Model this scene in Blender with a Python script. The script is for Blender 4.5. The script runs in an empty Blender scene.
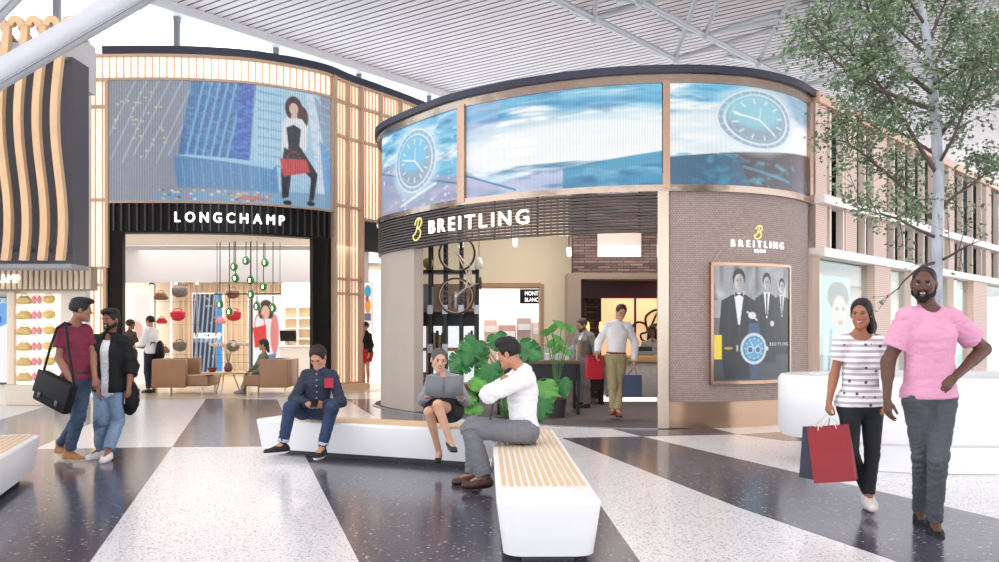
import bpy, bmesh, math, random
import numpy as np
from mathutils import Vector, Matrix
random.seed(7); RS = np.random.RandomState(7)
SC = bpy.context.scene; COL = SC.collection
PI = math.pi
# ---------------------------------------------------------------- camera model (f = 900 px, eye 1.42 m, horizon row 330)
F_PX, EYE, HOR, CX = 900.0, 1.42, 330.0, 499.5
def P(x, y, Y):                 # point seen at (x, y) when it stands Y metres away
    return Vector(((x-CX)*Y/F_PX, Y, EYE-(y-HOR)*Y/F_PX))
def G(x, y, z=0.0):             # point of the plane z=const seen at (x, y)
    Y = (EYE-z)*F_PX/(y-HOR)
    return Vector(((x-CX)*Y/F_PX, Y, z))
# ---------------------------------------------------------------- materials
def lin(c):
    if isinstance(c, str):
        c = [int(c[i:i+2], 16)/255 for i in (0, 2, 4)]
    return [(v/12.92 if v <= .04045 else ((v+.055)/1.055)**2.4) for v in c[:3]]
MATS = {}
def mat(name, col, rough=.5, metal=0., emit=None, es=0., alpha=1., trans=0., ior=1.45, coat=0., noise=None, bump=None, spec=None, sss=0):
    if name in MATS: return MATS[name]
    m = bpy.data.materials.new(name); m.use_nodes = True
    nt = m.node_tree; b = nt.nodes['Principled BSDF']
    c = lin(col)+[1]
    b.inputs['Base Color'].default_value = c
    b.inputs['Roughness'].default_value = rough
    b.inputs['Metallic'].default_value = metal
    b.inputs['IOR'].default_value = ior
    b.inputs['Transmission Weight'].default_value = trans
    b.inputs['Alpha'].default_value = alpha
    b.inputs['Coat Weight'].default_value = coat
    if spec is not None: b.inputs['Specular IOR Level'].default_value = spec
    if emit is not None:
        b.inputs['Emission Color'].default_value = lin(emit)+[1]
        b.inputs['Emission Strength'].default_value = es
    if noise:      # (scale, amount)  colour variation
        tc = nt.nodes.new('ShaderNodeTexCoord'); n = nt.nodes.new('ShaderNodeTexNoise')
        n.inputs['Scale'].default_value = noise[0]; n.inputs['Detail'].default_value = 4
        mp = nt.nodes.new('ShaderNodeMapping')
        if len(noise) > 2: mp.inputs['Scale'].default_value = noise[2]
        nt.links.new(tc.outputs['Object'], mp.inputs[0]); nt.links.new(mp.outputs[0], n.inputs['Vector'])
        r = nt.nodes.new('ShaderNodeMapRange'); r.inputs['From Min'].default_value = .3; r.inputs['From Max'].default_value = .7
        r.inputs['To Min'].default_value = 1-noise[1]; r.inputs['To Max'].default_value = 1+noise[1]
        nt.links.new(n.outputs['Fac'], r.inputs['Value'])
        v = nt.nodes.new('ShaderNodeVectorMath'); v.operation = 'SCALE'; v.inputs[0].default_value = c[:3]
        nt.links.new(r.outputs[0], v.inputs['Scale']); nt.links.new(v.outputs[0], b.inputs['Base Color'])
    if bump:       # (scale, strength)
        tc = nt.nodes.new('ShaderNodeTexCoord'); n = nt.nodes.new('ShaderNodeTexNoise')
        n.inputs['Scale'].default_value = bump[0]; n.inputs['Detail'].default_value = 3
        nt.links.new(tc.outputs['Object'], n.inputs['Vector'])
        bp = nt.nodes.new('ShaderNodeBump'); bp.inputs['Strength'].default_value = bump[1]; bp.inputs['Distance'].default_value = .02
        nt.links.new(n.outputs['Fac'], bp.inputs['Height']); nt.links.new(bp.outputs[0], b.inputs['Normal'])
    MATS[name] = m; return m
def glass_mat(name, col=(.9, .95, .97), alpha=.18, rough=.03):
    """thin architectural glass: mostly see-through with a mirror sheen"""
    if name in MATS: return MATS[name]
    m = bpy.data.materials.new(name); m.use_nodes = True; nt = m.node_tree; nt.nodes.clear()
    o = nt.nodes.new('ShaderNodeOutputMaterial'); mx = nt.nodes.new('ShaderNodeMixShader')
    t = nt.nodes.new('ShaderNodeBsdfTransparent'); g = nt.nodes.new('ShaderNodeBsdfGlossy'); fr = nt.nodes.new('ShaderNodeLayerWeight'); fr.inputs[0].default_value = .12
    t.inputs[0].default_value = lin(col)+[1]; g.inputs['Roughness'].default_value = rough
    ad = nt.nodes.new('ShaderNodeMath'); ad.operation = 'MULTIPLY_ADD'; ad.inputs[1].default_value = .35; ad.inputs[2].default_value = alpha*.35
    nt.links.new(fr.outputs['Facing'], ad.inputs[0]); nt.links.new(ad.outputs[0], mx.inputs[0])
    nt.links.new(t.outputs[0], mx.inputs[1]); nt.links.new(g.outputs[0], mx.inputs[2]); nt.links.new(mx.outputs[0], o.inputs[0])
    MATS[name] = m; return m
def pic_mat(name, es=1.0, led=None):
    """a lit picture: colour attribute driven emission, optional LED column pattern (columns per metre)"""
    m = bpy.data.materials.new(name); m.use_nodes = True; nt = m.node_tree; b = nt.nodes['Principled BSDF']
    a = nt.nodes.new('ShaderNodeAttribute'); a.attribute_name = 'Col'
    b.inputs['Base Color'].default_value = (.02, .02, .02, 1); b.inputs['Roughness'].default_value = .35
    b.inputs['Emission Strength'].default_value = es
    out = a.outputs['Color']
    if led:
        uv = nt.nodes.new('ShaderNodeUVMap'); w = nt.nodes.new('ShaderNodeTexWave'); w.bands_direction = 'X'
        w.inputs['Scale'].default_value = led; w.inputs['Distortion'].default_value = 0
        nt.links.new(uv.outputs[0], w.inputs[0])
        r = nt.nodes.new('ShaderNodeMapRange'); r.inputs['To Min'].default_value = .72; r.inputs['To Max'].default_value = 1.12
        nt.links.new(w.outputs['Fac'], r.inputs[0])
        v = nt.nodes.new('ShaderNodeVectorMath'); v.operation = 'SCALE'
        nt.links.new(out, v.inputs[0]); nt.links.new(r.outputs[0], v.inputs['Scale']); out = v.outputs[0]
    nt.links.new(out, b.inputs['Emission Color'])
    return m
# ---------------------------------------------------------------- objects
def link(name, me, parent=None, loc=None):
    o = bpy.data.objects.new(name, me); COL.objects.link(o)
    if parent is not None: o.parent = parent
    if loc is not None: o.location = loc
    return o
def tag(o, label=None, cat=None, group=None, kind=None):
    if label: o['label'] = label
    if cat: o['category'] = cat
    if group: o['group'] = group
    if kind: o['kind'] = kind
    return o
def thing(name, label, cat, loc=(0, 0, 0), group=None, rz=0):
    o = link(name, None, loc=loc); o.rotation_euler = (0, 0, rz); o.empty_display_size = .2
    return tag(o, label, cat, group)
def struct(o): o['kind'] = 'structure'; return o
def kids(o): return [c for c in bpy.data.objects if c.parent == o]
def copy_tree(o, parent=None):
    c = o.copy(); COL.objects.link(c)
    if parent is not None: c.parent = parent
    for ch in kids(o): copy_tree(ch, c)
    return c
class MB:
    """collects shapes into one mesh; ox = origin subtracted when built under a placed thing"""
    def __init__(s): s.v = []; s.f = []; s.m = []; s.sm = []
    def add(s, V, Fc, mi=0, smooth=False):
        n = len(s.v); s.v += [tuple(p) for p in V]
        for f in Fc: s.f.append([i+n for i in f]); s.m.append(mi); s.sm.append(smooth)
        return s
    def box(s, a, b, mi=0, M=None, bev=0):
        x0, y0, z0 = a; x1, y1, z1 = b
        if bev > 0:
            bm = bmesh.new(); bmesh.ops.create_cube(bm, size=1)
            bmesh.ops.scale(bm, vec=(abs(x1-x0), abs(y1-y0), abs(z1-z0)), verts=bm.verts)
            bmesh.ops.translate(bm, vec=((x0+x1)/2, (y0+y1)/2, (z0+z1)/2), verts=bm.verts)
            bmesh.ops.bevel(bm, geom=list(bm.edges), offset=bev, segments=3, profile=.5, affect='EDGES')
            bm.verts.index_update()
            V = [M @ v.co if M else v.co.copy() for v in bm.verts]; Fc = [[v.index for v in f.verts] for f in bm.faces]
            bm.free(); return s.add(V, Fc, mi, True)
        V = [Vector(p) for p in ((x0,y0,z0),(x1,y0,z0),(x1,y1,z0),(x0,y1,z0),(x0,y0,z1),(x1,y0,z1),(x1,y1,z1),(x0,y1,z1))]
        if M: V = [M @ p for p in V]
        return s.add(V, [(0,3,2,1),(4,5,6,7),(0,1,5,4),(1,2,6,5),(2,3,7,6),(3,0,4,7)], mi)
    def bar(s, a, b, w, d, mi=0, up=(0, 0, 1)):
        """box-section bar from a to b"""
        a = Vector(a); b = Vector(b); z = (b-a).normalized(); u = Vector(up)
        if abs(z.dot(u)) > .95: u = Vector((0, 1, 0))
        x = u.cross(z).normalized(); y = z.cross(x)
        V = [p+x*i*w/2+y*j*d/2 for p in (a, b) for i, j in ((-1,-1),(1,-1),(1,1),(-1,1))]
        return s.add(V, [(0,3,2,1),(4,5,6,7),(0,1,5,4),(1,2,6,5),(2,3,7,6),(3,0,4,7)], mi)
    def tube(s, pts, rs, n=10, mi=0, cap=True):
        pts = [Vector(p) for p in pts]
        if not hasattr(rs, '__len__'): rs = [rs]*len(pts)
        rings = []; t0 = (pts[1]-pts[0]).normalized()
        u = t0.orthogonal().normalized()
        for i, p in enumerate(pts):
            t = (pts[min(i+1, len(pts)-1)]-pts[max(i-1, 0)]).normalized()
            u = (u-t*u.dot(t)).normalized(); w = t.cross(u)
            rings.append([p+(u*math.cos(a)+w*math.sin(a))*rs[i] for a in [2*PI*k/n for k in range(n)]])
        V = [q for r in rings for q in r]; Fc = []
        for i in range(len(pts)-1):
            for k in range(n):
                k2 = (k+1) % n; Fc.append((i*n+k, i*n+k2, (i+1)*n+k2, (i+1)*n+k))
        s.add(V, Fc, mi, True)
        if cap: s.add(rings[0], [list(range(n))[::-1]], mi); s.add(rings[-1], [list(range(n))], mi)
        return s
    def lathe(s, prof, c=(0, 0, 0), n=24, mi=0):
        c = Vector(c); V = []; Fc = []
        for r, z in prof:
            for k in range(n): a = 2*PI*k/n; V.append(c+Vector((r*math.cos(a), r*math.sin(a), z)))
        for i in range(len(prof)-1):
            for k in range(n):
                k2 = (k+1) % n; Fc.append((i*n+k, i*n+k2, (i+1)*n+k2, (i+1)*n+k))
        return s.add(V, Fc, mi, True)
    def ball(s, c, r, n=10, mi=0):
        if not hasattr(r, '__len__'): r = (r, r, r)
        c = Vector(c); V = []; Fc = []; m = n
        for i in range(n+1):
            th = PI*i/n
            for k in range(m):
                a = 2*PI*k/m; V.append(c+Vector((r[0]*math.sin(th)*math.cos(a), r[1]*math.sin(th)*math.sin(a), -r[2]*math.cos(th))))
        for i in range(n):
            for k in range(m):
                k2 = (k+1) % m; Fc.append((i*m+k, i*m+k2, (i+1)*m+k2, (i+1)*m+k))
        return s.add(V, Fc, mi, True)
    def prism(s, poly, a, b, mi=0, smooth=False):
        """poly: list of 3D offsets; extruded from +a to +b (vectors)"""
        a = Vector(a); b = Vector(b); n = len(poly)
        V = [Vector(p)+a for p in poly]+[Vector(p)+b for p in poly]
        Fc = [list(range(n))[::-1], list(range(n, 2*n))]+[(i, (i+1) % n, n+(i+1) % n, n+i) for i in range(n)]
        return s.add(V, Fc, mi, smooth)
    def build(s, name, mats, parent=None, loc=None, sharp=None):
        if not isinstance(mats, (list, tuple)): mats = [mats]
        me = bpy.data.meshes.new(name); V = s.v
        me.from_pydata(V, [], s.f)
        for m in mats: me.materials.append(m)
        me.polygons.foreach_set('material_index', s.m); me.polygons.foreach_set('use_smooth', s.sm)
        bm = bmesh.new(); bm.from_mesh(me); bmesh.ops.recalc_face_normals(bm, faces=bm.faces); bm.to_mesh(me); bm.free()
        if any(s.sm): me.set_sharp_from_angle(angle=math.radians(sharp or 40))
        me.update(); return link(name, me, parent, loc)
def W(root):     # matrix to bring world points under a placed thing
    return Matrix.Translation(-root.location)
def shifted(mb, root):
    o = root.location; mb.v = [(p[0]-o.x, p[1]-o.y, p[2]-o.z) for p in mb.v]; return mb
# ---------------------------------------------------------------- plan curves
class Curve:
    def __init__(s, pts, n=400, smooth=True):
        pts = [Vector((p[0], p[1])) for p in pts]
        d = []
        if smooth:
            ex = [pts[0]*2-pts[1]]+pts+[pts[-1]*2-pts[-2]]
            per = max(2, n//(len(pts)-1))
            for i in range(1, len(ex)-2):
                p0, p1, p2, p3 = ex[i-1:i+3]
                for k in range(per):
                    t = k/per
                    d.append(.5*((2*p1)+(p2-p0)*t+(2*p0-5*p1+4*p2-p3)*t*t+(3*p1-p0-3*p2+p3)*t**3))
            d.append(pts[-1])
        else:
            for i in range(len(pts)-1):
                for k in range(20): d.append(pts[i].lerp(pts[i+1], k/20))
            d.append(pts[-1])
        s.d = d; s.s = [0]
        for i in range(1, len(d)): s.s.append(s.s[-1]+(d[i]-d[i-1]).length)
        s.L = s.s[-1]; s.S = np.array(s.s); s.X = np.array([p.x for p in d]); s.Y = np.array([p.y for p in d])
    def pt(s, t, off=0.):           # off > 0: towards the viewer side (right-hand normal of travel)
        x = float(np.interp(t, s.S, s.X)); y = float(np.interp(t, s.S, s.Y))
        n = s.nrm(t); return Vector((x+n.x*off, y+n.y*off, 0))
    def tan(s, t):
        e = .05; a, b = max(t-e, 0), min(t+e, s.L)
        v = Vector((float(np.interp(b, s.S, s.X)-np.interp(a, s.S, s.X)), float(np.interp(b, s.S, s.Y)-np.interp(a, s.S, s.Y)), 0))
        return v.normalized()
    def nrm(s, t): v = s.tan(t); return Vector((v.y, -v.x, 0))
    def at(s, px):                  # arc length where the ray through pixel column px meets the curve (first hit)
        g = s.X-(px-CX)/F_PX*s.Y
        for i in range(len(g)-1):
            if g[i] <= 0 < g[i+1]: return s.s[i]+(s.s[i+1]-s.s[i])*(-g[i])/(g[i+1]-g[i])
        return 0. if g[0] > 0 else s.L
def strip(mb, c, s0, s1, z0, z1, o0, o1, step=.15, mi=0, smooth=True):
    """solid band following curve c from s0..s1, heights z0..z1, between offsets o0 (back) and o1 (front)"""
    n = max(1, int(math.ceil((s1-s0)/step))); V = []; Fc = []
    for i in range(n+1):
        t = s0+(s1-s0)*i/n; a = c.pt(t, o0); b = c.pt(t, o1)
        V += [(a.x, a.y, z0), (b.x, b.y, z0), (b.x, b.y, z1), (a.x, a.y, z1)]
    for i in range(n):
        k = 4*i
        for j in range(4): Fc.append((k+j, k+(j+1) % 4, k+4+(j+1) % 4, k+4+j))
    Fc += [(3, 2, 1, 0), (4*n, 4*n+1, 4*n+2, 4*n+3)]
    mb.add(V, Fc, mi, smooth); return mb
def picture(name, img, place, es=1., parent=None, led=None, thick=.0, gain=1.0):
    """img H x W x 3 (sRGB 0..1, row 0 on top); place(u, v) -> point, v up"""
    img = img.reshape(img.shape[0]//3, 3, img.shape[1]//3, 3, 3).mean((1, 3)); H, Wd = img.shape[:2]; V = []
    for j in range(H):
        for i in range(Wd):
            V.append(place(i/(Wd-1), 1-j/(H-1)))
    Fc = [(j*Wd+i, (j+1)*Wd+i, (j+1)*Wd+i+1, j*Wd+i+1) for j in range(H-1) for i in range(Wd-1)]
    me = bpy.data.meshes.new(name); me.from_pydata(V, [], Fc)
    ca = me.color_attributes.new('Col', 'FLOAT_COLOR', 'POINT')
    c = np.clip(img, 0, 1); l = np.where(c <= .04045, c/12.92, ((c+.055)/1.055)**2.4)*gain
    ca.data.foreach_set('color', np.concatenate([l.reshape(-1, 3), np.ones((H*Wd, 1))], 1).astype(np.float32).ravel())
    uv = me.uv_layers.new(name='UVMap')
    li = np.zeros(len(me.loops), np.int32); me.loops.foreach_get('vertex_index', li)
    U = np.stack([(li % Wd)/(Wd-1), 1-(li//Wd)/(H-1)], 1).astype(np.float32); uv.data.foreach_set('uv', U.ravel())
    me.polygons.foreach_set('use_smooth', [True]*len(Fc))
    me.materials.append(pic_mat(name+'_lit', es, led))
    o = link(name, me, parent)
    return o
class Canvas:
    def __init__(s, w, h, col=(0, 0, 0)):      # drawn 3x finer than the picture's final cells
        w, h = w*3, h*3; s.w, s.h = w, h; s.a = np.zeros((h, w, 3)); s.a[:] = np.array(col)
        s.x, s.y = np.meshgrid((np.arange(w)+.5)/w, (np.arange(h)+.5)/h)
    def put(s, m, col, al=1.):
        m = np.clip(m, 0, 1)[..., None]*al; s.a = s.a*(1-m)+np.array(col)*m
    def poly(s, pts, col, al=1.):
        ins = np.zeros(s.x.shape, bool); n = len(pts)
        for i in range(n):
            (x0, y0), (x1, y1) = pts[i], pts[(i+1) % n]
            if y0 == y1: continue
            c = ((y0 > s.y) != (y1 > s.y)) & (s.x < (x1-x0)*(s.y-y0)/(y1-y0)+x0); ins ^= c
        s.put(ins.astype(float), col, al)
    def ell(s, cx, cy, rx, ry, col, al=1., soft=0.05):
        d = np.sqrt(((s.x-cx)/rx)**2+((s.y-cy)/ry)**2); s.put((1+soft-d)/max(soft, 1e-3), col, al)
    def ring(s, cx, cy, rx, ry, t, col, al=1.):
        d = np.abs(np.sqrt(((s.x-cx)/rx)**2+((s.y-cy)/ry)**2)-1); s.put((t-d)/t*1.6, col, al)
    def line(s, x0, y0, x1, y1, t, col, al=1.):
        asp = s.w/s.h; ax, ay = (s.x-x0)*asp, s.y-y0; bx, by = (x1-x0)*asp, y1-y0
        k = np.clip((ax*bx+ay*by)/(bx*bx+by*by+1e-9), 0, 1); d = np.hypot(ax-k*bx, ay-k*by); s.put((t-d)/t*1.5, col, al)
    def noise(s, sx, sy, oct=3, seed=0):
        r = np.random.RandomState(seed); out = np.zeros(s.x.shape); amp = 1.; tot = 0
        for o in range(oct):
            g = r.rand(int(sy)+2, int(sx)+2); gx = s.x*sx; gy = s.y*sy
            i0 = gx.astype(int); j0 = gy.astype(int); fx = gx-i0; fy = gy-j0
            fx = fx*fx*(3-2*fx); fy = fy*fy*(3-2*fy)
            v = (g[j0, i0]*(1-fx)+g[j0, i0+1]*fx)*(1-fy)+(g[j0+1, i0]*(1-fx)+g[j0+1, i0+1]*fx)*fy
            out += v*amp; tot += amp; amp *= .5; sx *= 2; sy *= 2
        return out/tot
def text_mesh(txt, size, bold=.0, ext=.01, spacing=1.0, shear=0):
    cu = bpy.data.curves.new('t', 'FONT'); cu.body = txt; cu.size = size; cu.extrude = ext; cu.offset = bold
    cu.space_character = spacing; cu.align_x = 'CENTER'; cu.shear = shear; cu.resolution_u = 4
    o = bpy.data.objects.new('t', cu); COL.objects.link(o)
    me = bpy.data.meshes.new_from_object(o.evaluated_get(bpy.context.evaluated_depsgraph_get()))
    bpy.data.objects.remove(o); return me
def text_flat(name, txt, size, origin, right, m, parent=None, bold=0., ext=.006, spacing=1., width=None, up=(0,0,1)):
    me = text_mesh(txt, size, bold*size, ext, spacing); r = Vector(right).normalized(); u = Vector(up); n = r.cross(u)
    if width:
        xs = [v.co.x for v in me.vertices]; k = width/(max(xs)-min(xs))
    else: k = 1
    M = Matrix(((r.x, u.x, n.x, origin[0]), (r.y, u.y, n.y, origin[1]), (r.z, u.z, n.z, origin[2]), (0, 0, 0, 1)))
    for v in me.vertices: v.co.x *= k
    me.transform(M); me.materials.clear(); me.materials.append(m); me.name = name
    return link(name, me, parent)
def text_curved(name, txt, c, s0, s1, z, height, m, off=.05, bold=0., ext=.015, parent=None, narrow=.85):
    """lettering along plan curve c between arc lengths s0..s1, cap height = height, letters evenly spaced"""
    chars = [text_mesh(ch, 1., 0, 0, 1) if ch != ' ' else None for ch in txt]; k = height/.729
    xs = [(min(v.co.x for v in me.vertices), max(v.co.x for v in me.vertices)) if me else (0, .3) for me in chars]
    ws = [(b-a)*k*narrow for a, b in xs]; tot = sum(ws); L = s1-s0
    if tot > L*.86: f_ = L*.86/tot; ws = [w_*f_ for w_ in ws]; tot = sum(ws)
    gap = (L-tot)/max(1, len(txt)-1); out = MB(); root = None
    if parent is None: p = c.pt((s0+s1)/2, off); root = link(name, None, loc=(p.x, p.y, z)); root.empty_display_size = .1
    s = s0; b_ = bold*height
    for me, (a, b), w_ in zip(chars, xs, ws):
        if me:
            for dx, dy in (((0, 0),) if bold == 0 else ((-b_, 0), (b_, 0), (0, -b_*.8), (0, b_*.8))):
                bm = bmesh.new(); bm.from_mesh(me); r = bmesh.ops.extrude_face_region(bm, geom=list(bm.faces)); upset = set(v for v in r['geom'] if isinstance(v, bmesh.types.BMVert)); bm.verts.index_update()
                V = []
                for v in bm.verts:
                    t = s+(v.co.x-a)/(b-a)*w_+dx; p = c.pt(t, off+(ext*2 if v in upset else 0)); V.append((p.x, p.y, z+v.co.y*k+dy))
                out.add(V, [[v.index for v in f.verts] for f in bm.faces]); bm.free()
        s += w_+gap
        if root is not None and me: shifted(out, root).build('letter', m, root); out = MB()
    if root is not None: return root
    return out.build(name, m, parent, loc=-parent.location)
# ================================================================ implicit surfaces (bodies, clothes, hair)
def V3(a): return np.array(tuple(a), dtype=np.float64)
def nz(v): v = V3(v); return v/(np.linalg.norm(v)+1e-12)
class SDF:
    def __init__(s, lo, hi, h):
        s.lo = V3(lo); s.h = h; n = np.ceil((V3(hi)-s.lo)/h).astype(int)+2; s.n = n
        s.F = np.full(n, .5, np.float32)
        s.ax = [(s.lo[i]+h*np.arange(n[i])).astype(np.float32) for i in range(3)]
    def _sub(s, lo, hi):
        i0 = np.clip(((lo-s.lo)/s.h).astype(int)-1, 0, s.n-1); i1 = np.clip(((hi-s.lo)/s.h).astype(int)+3, 1, s.n)
        if np.any(i1 <= i0): return None
        sl = tuple(slice(a, b) for a, b in zip(i0, i1))
        x = s.ax[0][sl[0]][:, None, None]; y = s.ax[1][sl[1]][None, :, None]; z = s.ax[2][sl[2]][None, None, :]
        return sl, x, y, z
    def _mix(s, sl, d, k, sub):
        A = s.F[sl]
        if sub:
            if k > 0: hh = np.maximum(k-np.abs(-d-A), 0)/k; s.F[sl] = np.maximum(A, -d)+hh*hh*k*.25
            else: s.F[sl] = np.maximum(A, -d)
        else:
            if k > 0: hh = np.maximum(k-np.abs(d-A), 0)/k; s.F[sl] = np.minimum(A, d)-hh*hh*k*.25
            else: s.F[sl] = np.minimum(A, d)
    def cone(s, a, b, ra, rb, k=.015, wide=None, q=1., cap=None, capa=None, sub=False):
        """tapered round bar a..b; wide/q: widen along a direction; cap/capa = flat end at fraction cap (b side) / capa (a side)"""
        a = V3(a); b = V3(b); R = max(ra, rb)*max(q, 1)+k+3*s.h
        r = s._sub(np.minimum(a, b)-R, np.maximum(a, b)+R)
        if r is None: return s
        sl, x, y, z = r; ba = b-a; L2 = max(ba@ba, 1e-9)
        px, py, pz = x-a[0], y-a[1], z-a[2]
        t0 = (px*ba[0]+py*ba[1]+pz*ba[2])/L2; t = np.clip(t0, 0, 1)
        vx, vy, vz = px-t*ba[0], py-t*ba[1], pz-t*ba[2]; d2 = vx*vx+vy*vy+vz*vz
        if wide is not None and q != 1:
            w = nz(wide); c = vx*w[0]+vy*w[1]+vz*w[2]; d2 = d2-c*c+(c/q)**2
        d = np.sqrt(np.maximum(d2, 0))-(ra+(rb-ra)*t)
        L = math.sqrt(L2)
        if cap is not None: d = np.maximum(d, (t0-cap)*L)
        if capa is not None: d = np.maximum(d, (capa-t0)*L)
        s._mix(sl, d, k, sub); return s
    def ell(s, c, r, ax=None, k=.015, sub=False):
        c = V3(c); r = V3(r); R = max(r)+k+3*s.h; g = s._sub(c-R, c+R)
        if g is None: return s
        sl, x, y, z = g; px, py, pz = x-c[0], y-c[1], z-c[2]
        if ax is None: ax = np.eye(3)
        k0 = 0; k1 = 0
        for i in range(3):
            q = (px*ax[i][0]+py*ax[i][1]+pz*ax[i][2]); k0 = k0+(q/r[i])**2; k1 = k1+(q/(r[i]*r[i]))**2
        k0 = np.sqrt(k0); k1 = np.sqrt(k1)+1e-6
        s._mix(sl, (k0*(k0-1)/k1).astype(np.float32), k, sub); return s
    def sph(s, c, r, k=.015, sub=False): return s.ell(c, (r, r, r), None, k, sub)
    def clip(s, p, n):      # remove everything on the +n side of the plane
        p = V3(p); n = nz(n)
        d = (s.ax[0][:, None, None]-p[0])*n[0]+(s.ax[1][None, :, None]-p[1])*n[1]+(s.ax[2][None, None, :]-p[2])*n[2]
        s.F = np.maximum(s.F, d); return s
    def surf(s):
        F = s.F; F[0] = F[-1] = .5; F[:, 0] = F[:, -1] = .5; F[:, :, 0] = F[:, :, -1] = .5
        ins = F < 0; n = np.array(F.shape)-1
        cnt = np.zeros(n, np.int8)
        cor = [(i, j, k) for i in (0, 1) for j in (0, 1) for k in (0, 1)]
        for i, j, k in cor: cnt += ins[i:n[0]+i, j:n[1]+j, k:n[2]+k]
        act = (cnt > 0) & (cnt < 8); I = np.argwhere(act)
        vid = np.full(n, -1, np.int64); vid[act] = np.arange(len(I))
        val = {c: F[I[:, 0]+c[0], I[:, 1]+c[1], I[:, 2]+c[2]] for c in cor}
        pos = np.zeros((len(I), 3)); num = np.zeros(len(I))
        for c in cor:
            for a in range(3):
                if c[a] == 0:
                    c2 = list(c); c2[a] = 1; c2 = tuple(c2); fa, fb = val[c], val[c2]; m = (fa < 0) != (fb < 0)
                    t = np.where(m, fa/np.where(m, fa-fb, 1), 0)
                    p = np.tile(np.array(c, float), (len(I), 1)); p[:, a] = t
                    pos[m] += p[m]; num[m] += 1
        pos = pos/num[:, None]; V = (I+pos)*s.h+s.lo
        quads = []
        for a in range(3):
            b, c = (a+1) % 3, (a+2) % 3
            sl0 = [slice(None)]*3; sl1 = [slice(None)]*3; sl0[a] = slice(0, -1); sl1[a] = slice(1, None)
            A = ins[tuple(sl0)]; B = ins[tuple(sl1)]; ch = np.argwhere(A != B)
            ok = (ch[:, b] > 0) & (ch[:, c] > 0) & (ch[:, b] < n[b]) & (ch[:, c] < n[c]); ch = ch[ok]
            fl = A[ch[:, 0], ch[:, 1], ch[:, 2]]
            def g(db, dc):
                q = ch.copy(); q[:, b] -= db; q[:, c] -= dc; return vid[q[:, 0], q[:, 1], q[:, 2]]
            Q = np.stack([g(1, 1), g(0, 1), g(0, 0), g(1, 0)], 1); Q[~fl] = Q[~fl][:, ::-1]; quads.append(Q)
        return V, np.concatenate(quads)
def fold(V, amp, scale, seed=0, stretch=(1, 1, 1)):
    """cloth-like wrinkle field, one value per vertex"""
    r = np.random.RandomState(seed); P_ = V*np.array(stretch)*scale; w = np.zeros_like(P_)
    for i in range(3):
        k = r.normal(size=3); w[:, i] = np.sin(P_@k*1.3+r.rand()*6)
    out = np.zeros(len(V))
    for o in range(5):
        k = r.normal(size=3)*(1+o*.5); out += np.abs(np.sin((P_+w*.7)@k+r.rand()*6))/(1+o*.5)
    return (out/2.2-.7)*amp
def mesh_np(name, V, Q, mats, parent, o0, disp=None, paint=None, smooth_it=0):
    me = bpy.data.meshes.new(name); Vl = V-V3(o0)
    me.vertices.add(len(Vl)); me.vertices.foreach_set('co', Vl.astype(np.float32).ravel())
    me.loops.add(Q.size); me.loops.foreach_set('vertex_index', Q.astype(np.int32).ravel())
    me.polygons.add(len(Q)); me.polygons.foreach_set('loop_start', np.arange(0, Q.size, 4, dtype=np.int32))
    me.update(calc_edges=True)
    if disp is not None:
        N = np.zeros(len(Vl)*3, np.float32); me.vertices.foreach_get('normal', N); N = N.reshape(-1, 3)
        Vl = Vl+N*disp[:, None]; me.vertices.foreach_set('co', Vl.astype(np.float32).ravel())
    me.polygons.foreach_set('use_smooth', [True]*len(Q))
    if not isinstance(mats, (list, tuple)): mats = [mats]
    for m in mats: me.materials.append(m)
    if paint is not None:
        C_ = V[Q].mean(1); me.polygons.foreach_set('material_index', paint(C_).astype(np.int32))
    me.update(); return link(name, me, parent)
def grid_for(pts, pad, h):
    A = np.array([V3(p) for p in pts]); return SDF(A.min(0)-pad, A.max(0)+pad, h)
def head_axes(face, up=(0, 0, 1), roll=0):
    f = nz(face); u = V3(up); r = nz(np.cross(f, u)); u = np.cross(r, f)
    if roll: c, s_ = math.cos(roll), math.sin(roll); r, u = r*c+u*s_, u*c-r*s_
    return r, f, u
def do_hand(S, w, d, n, side, s=1., curl=.5, thumb=.5, grip=False):
    """wrist w, pointing d, palm facing n, side=+1/-1 picks the thumb edge; fingers curl towards n"""
    w = V3(w); d = nz(d); n = V3(n); n = nz(n-d*(n@d)); e = np.cross(d, n)*side
    offs = (.028, .0095, -.0095, -.027); lens = (.066, .076, .071, .055)
    for i in range(4):
        kn = w+(d*(.088-.006*abs(i-1.2))+e*offs[i])*s
        S.cone(w+(d*.012+e*offs[i]*.55)*s, kn, .0135*s, .0115*s, k=.012*s)
        a = kn; ang = 0; l = lens[i]*s
        for j, (fr, cc) in enumerate(((.45, .55), (.31, .8), (.24, .55))):
            ang += curl*cc*(1+.08*i); dr = d*math.cos(ang)+n*math.sin(ang)+e*(offs[i]*.9*(1-curl*.5))
            b = a+nz(dr)*l*fr; S.cone(a, b, (.0092-.0008*j)*s, (.0085-.0009*j)*s, k=.003*s); a = b
    a = w+(d*.02+e*.018)*s; b = a+nz(d*.75+e*.75+n*(.1+.3*thumb))*.042*s; S.cone(a, b, .015*s, .0115*s, k=.012*s)
    c = b+nz(d*1.0+e*(.35-.5*thumb)+n*(.2+.6*thumb))*.032*s; S.cone(b, c, .0112*s, .0095*s, k=.004*s)
    e2 = c+nz(d*1.0+e*(.1-.6*thumb)+n*(.3+.7*thumb))*.026*s; S.cone(c, e2, .0095*s, .0078*s, k=.003*s)
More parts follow.
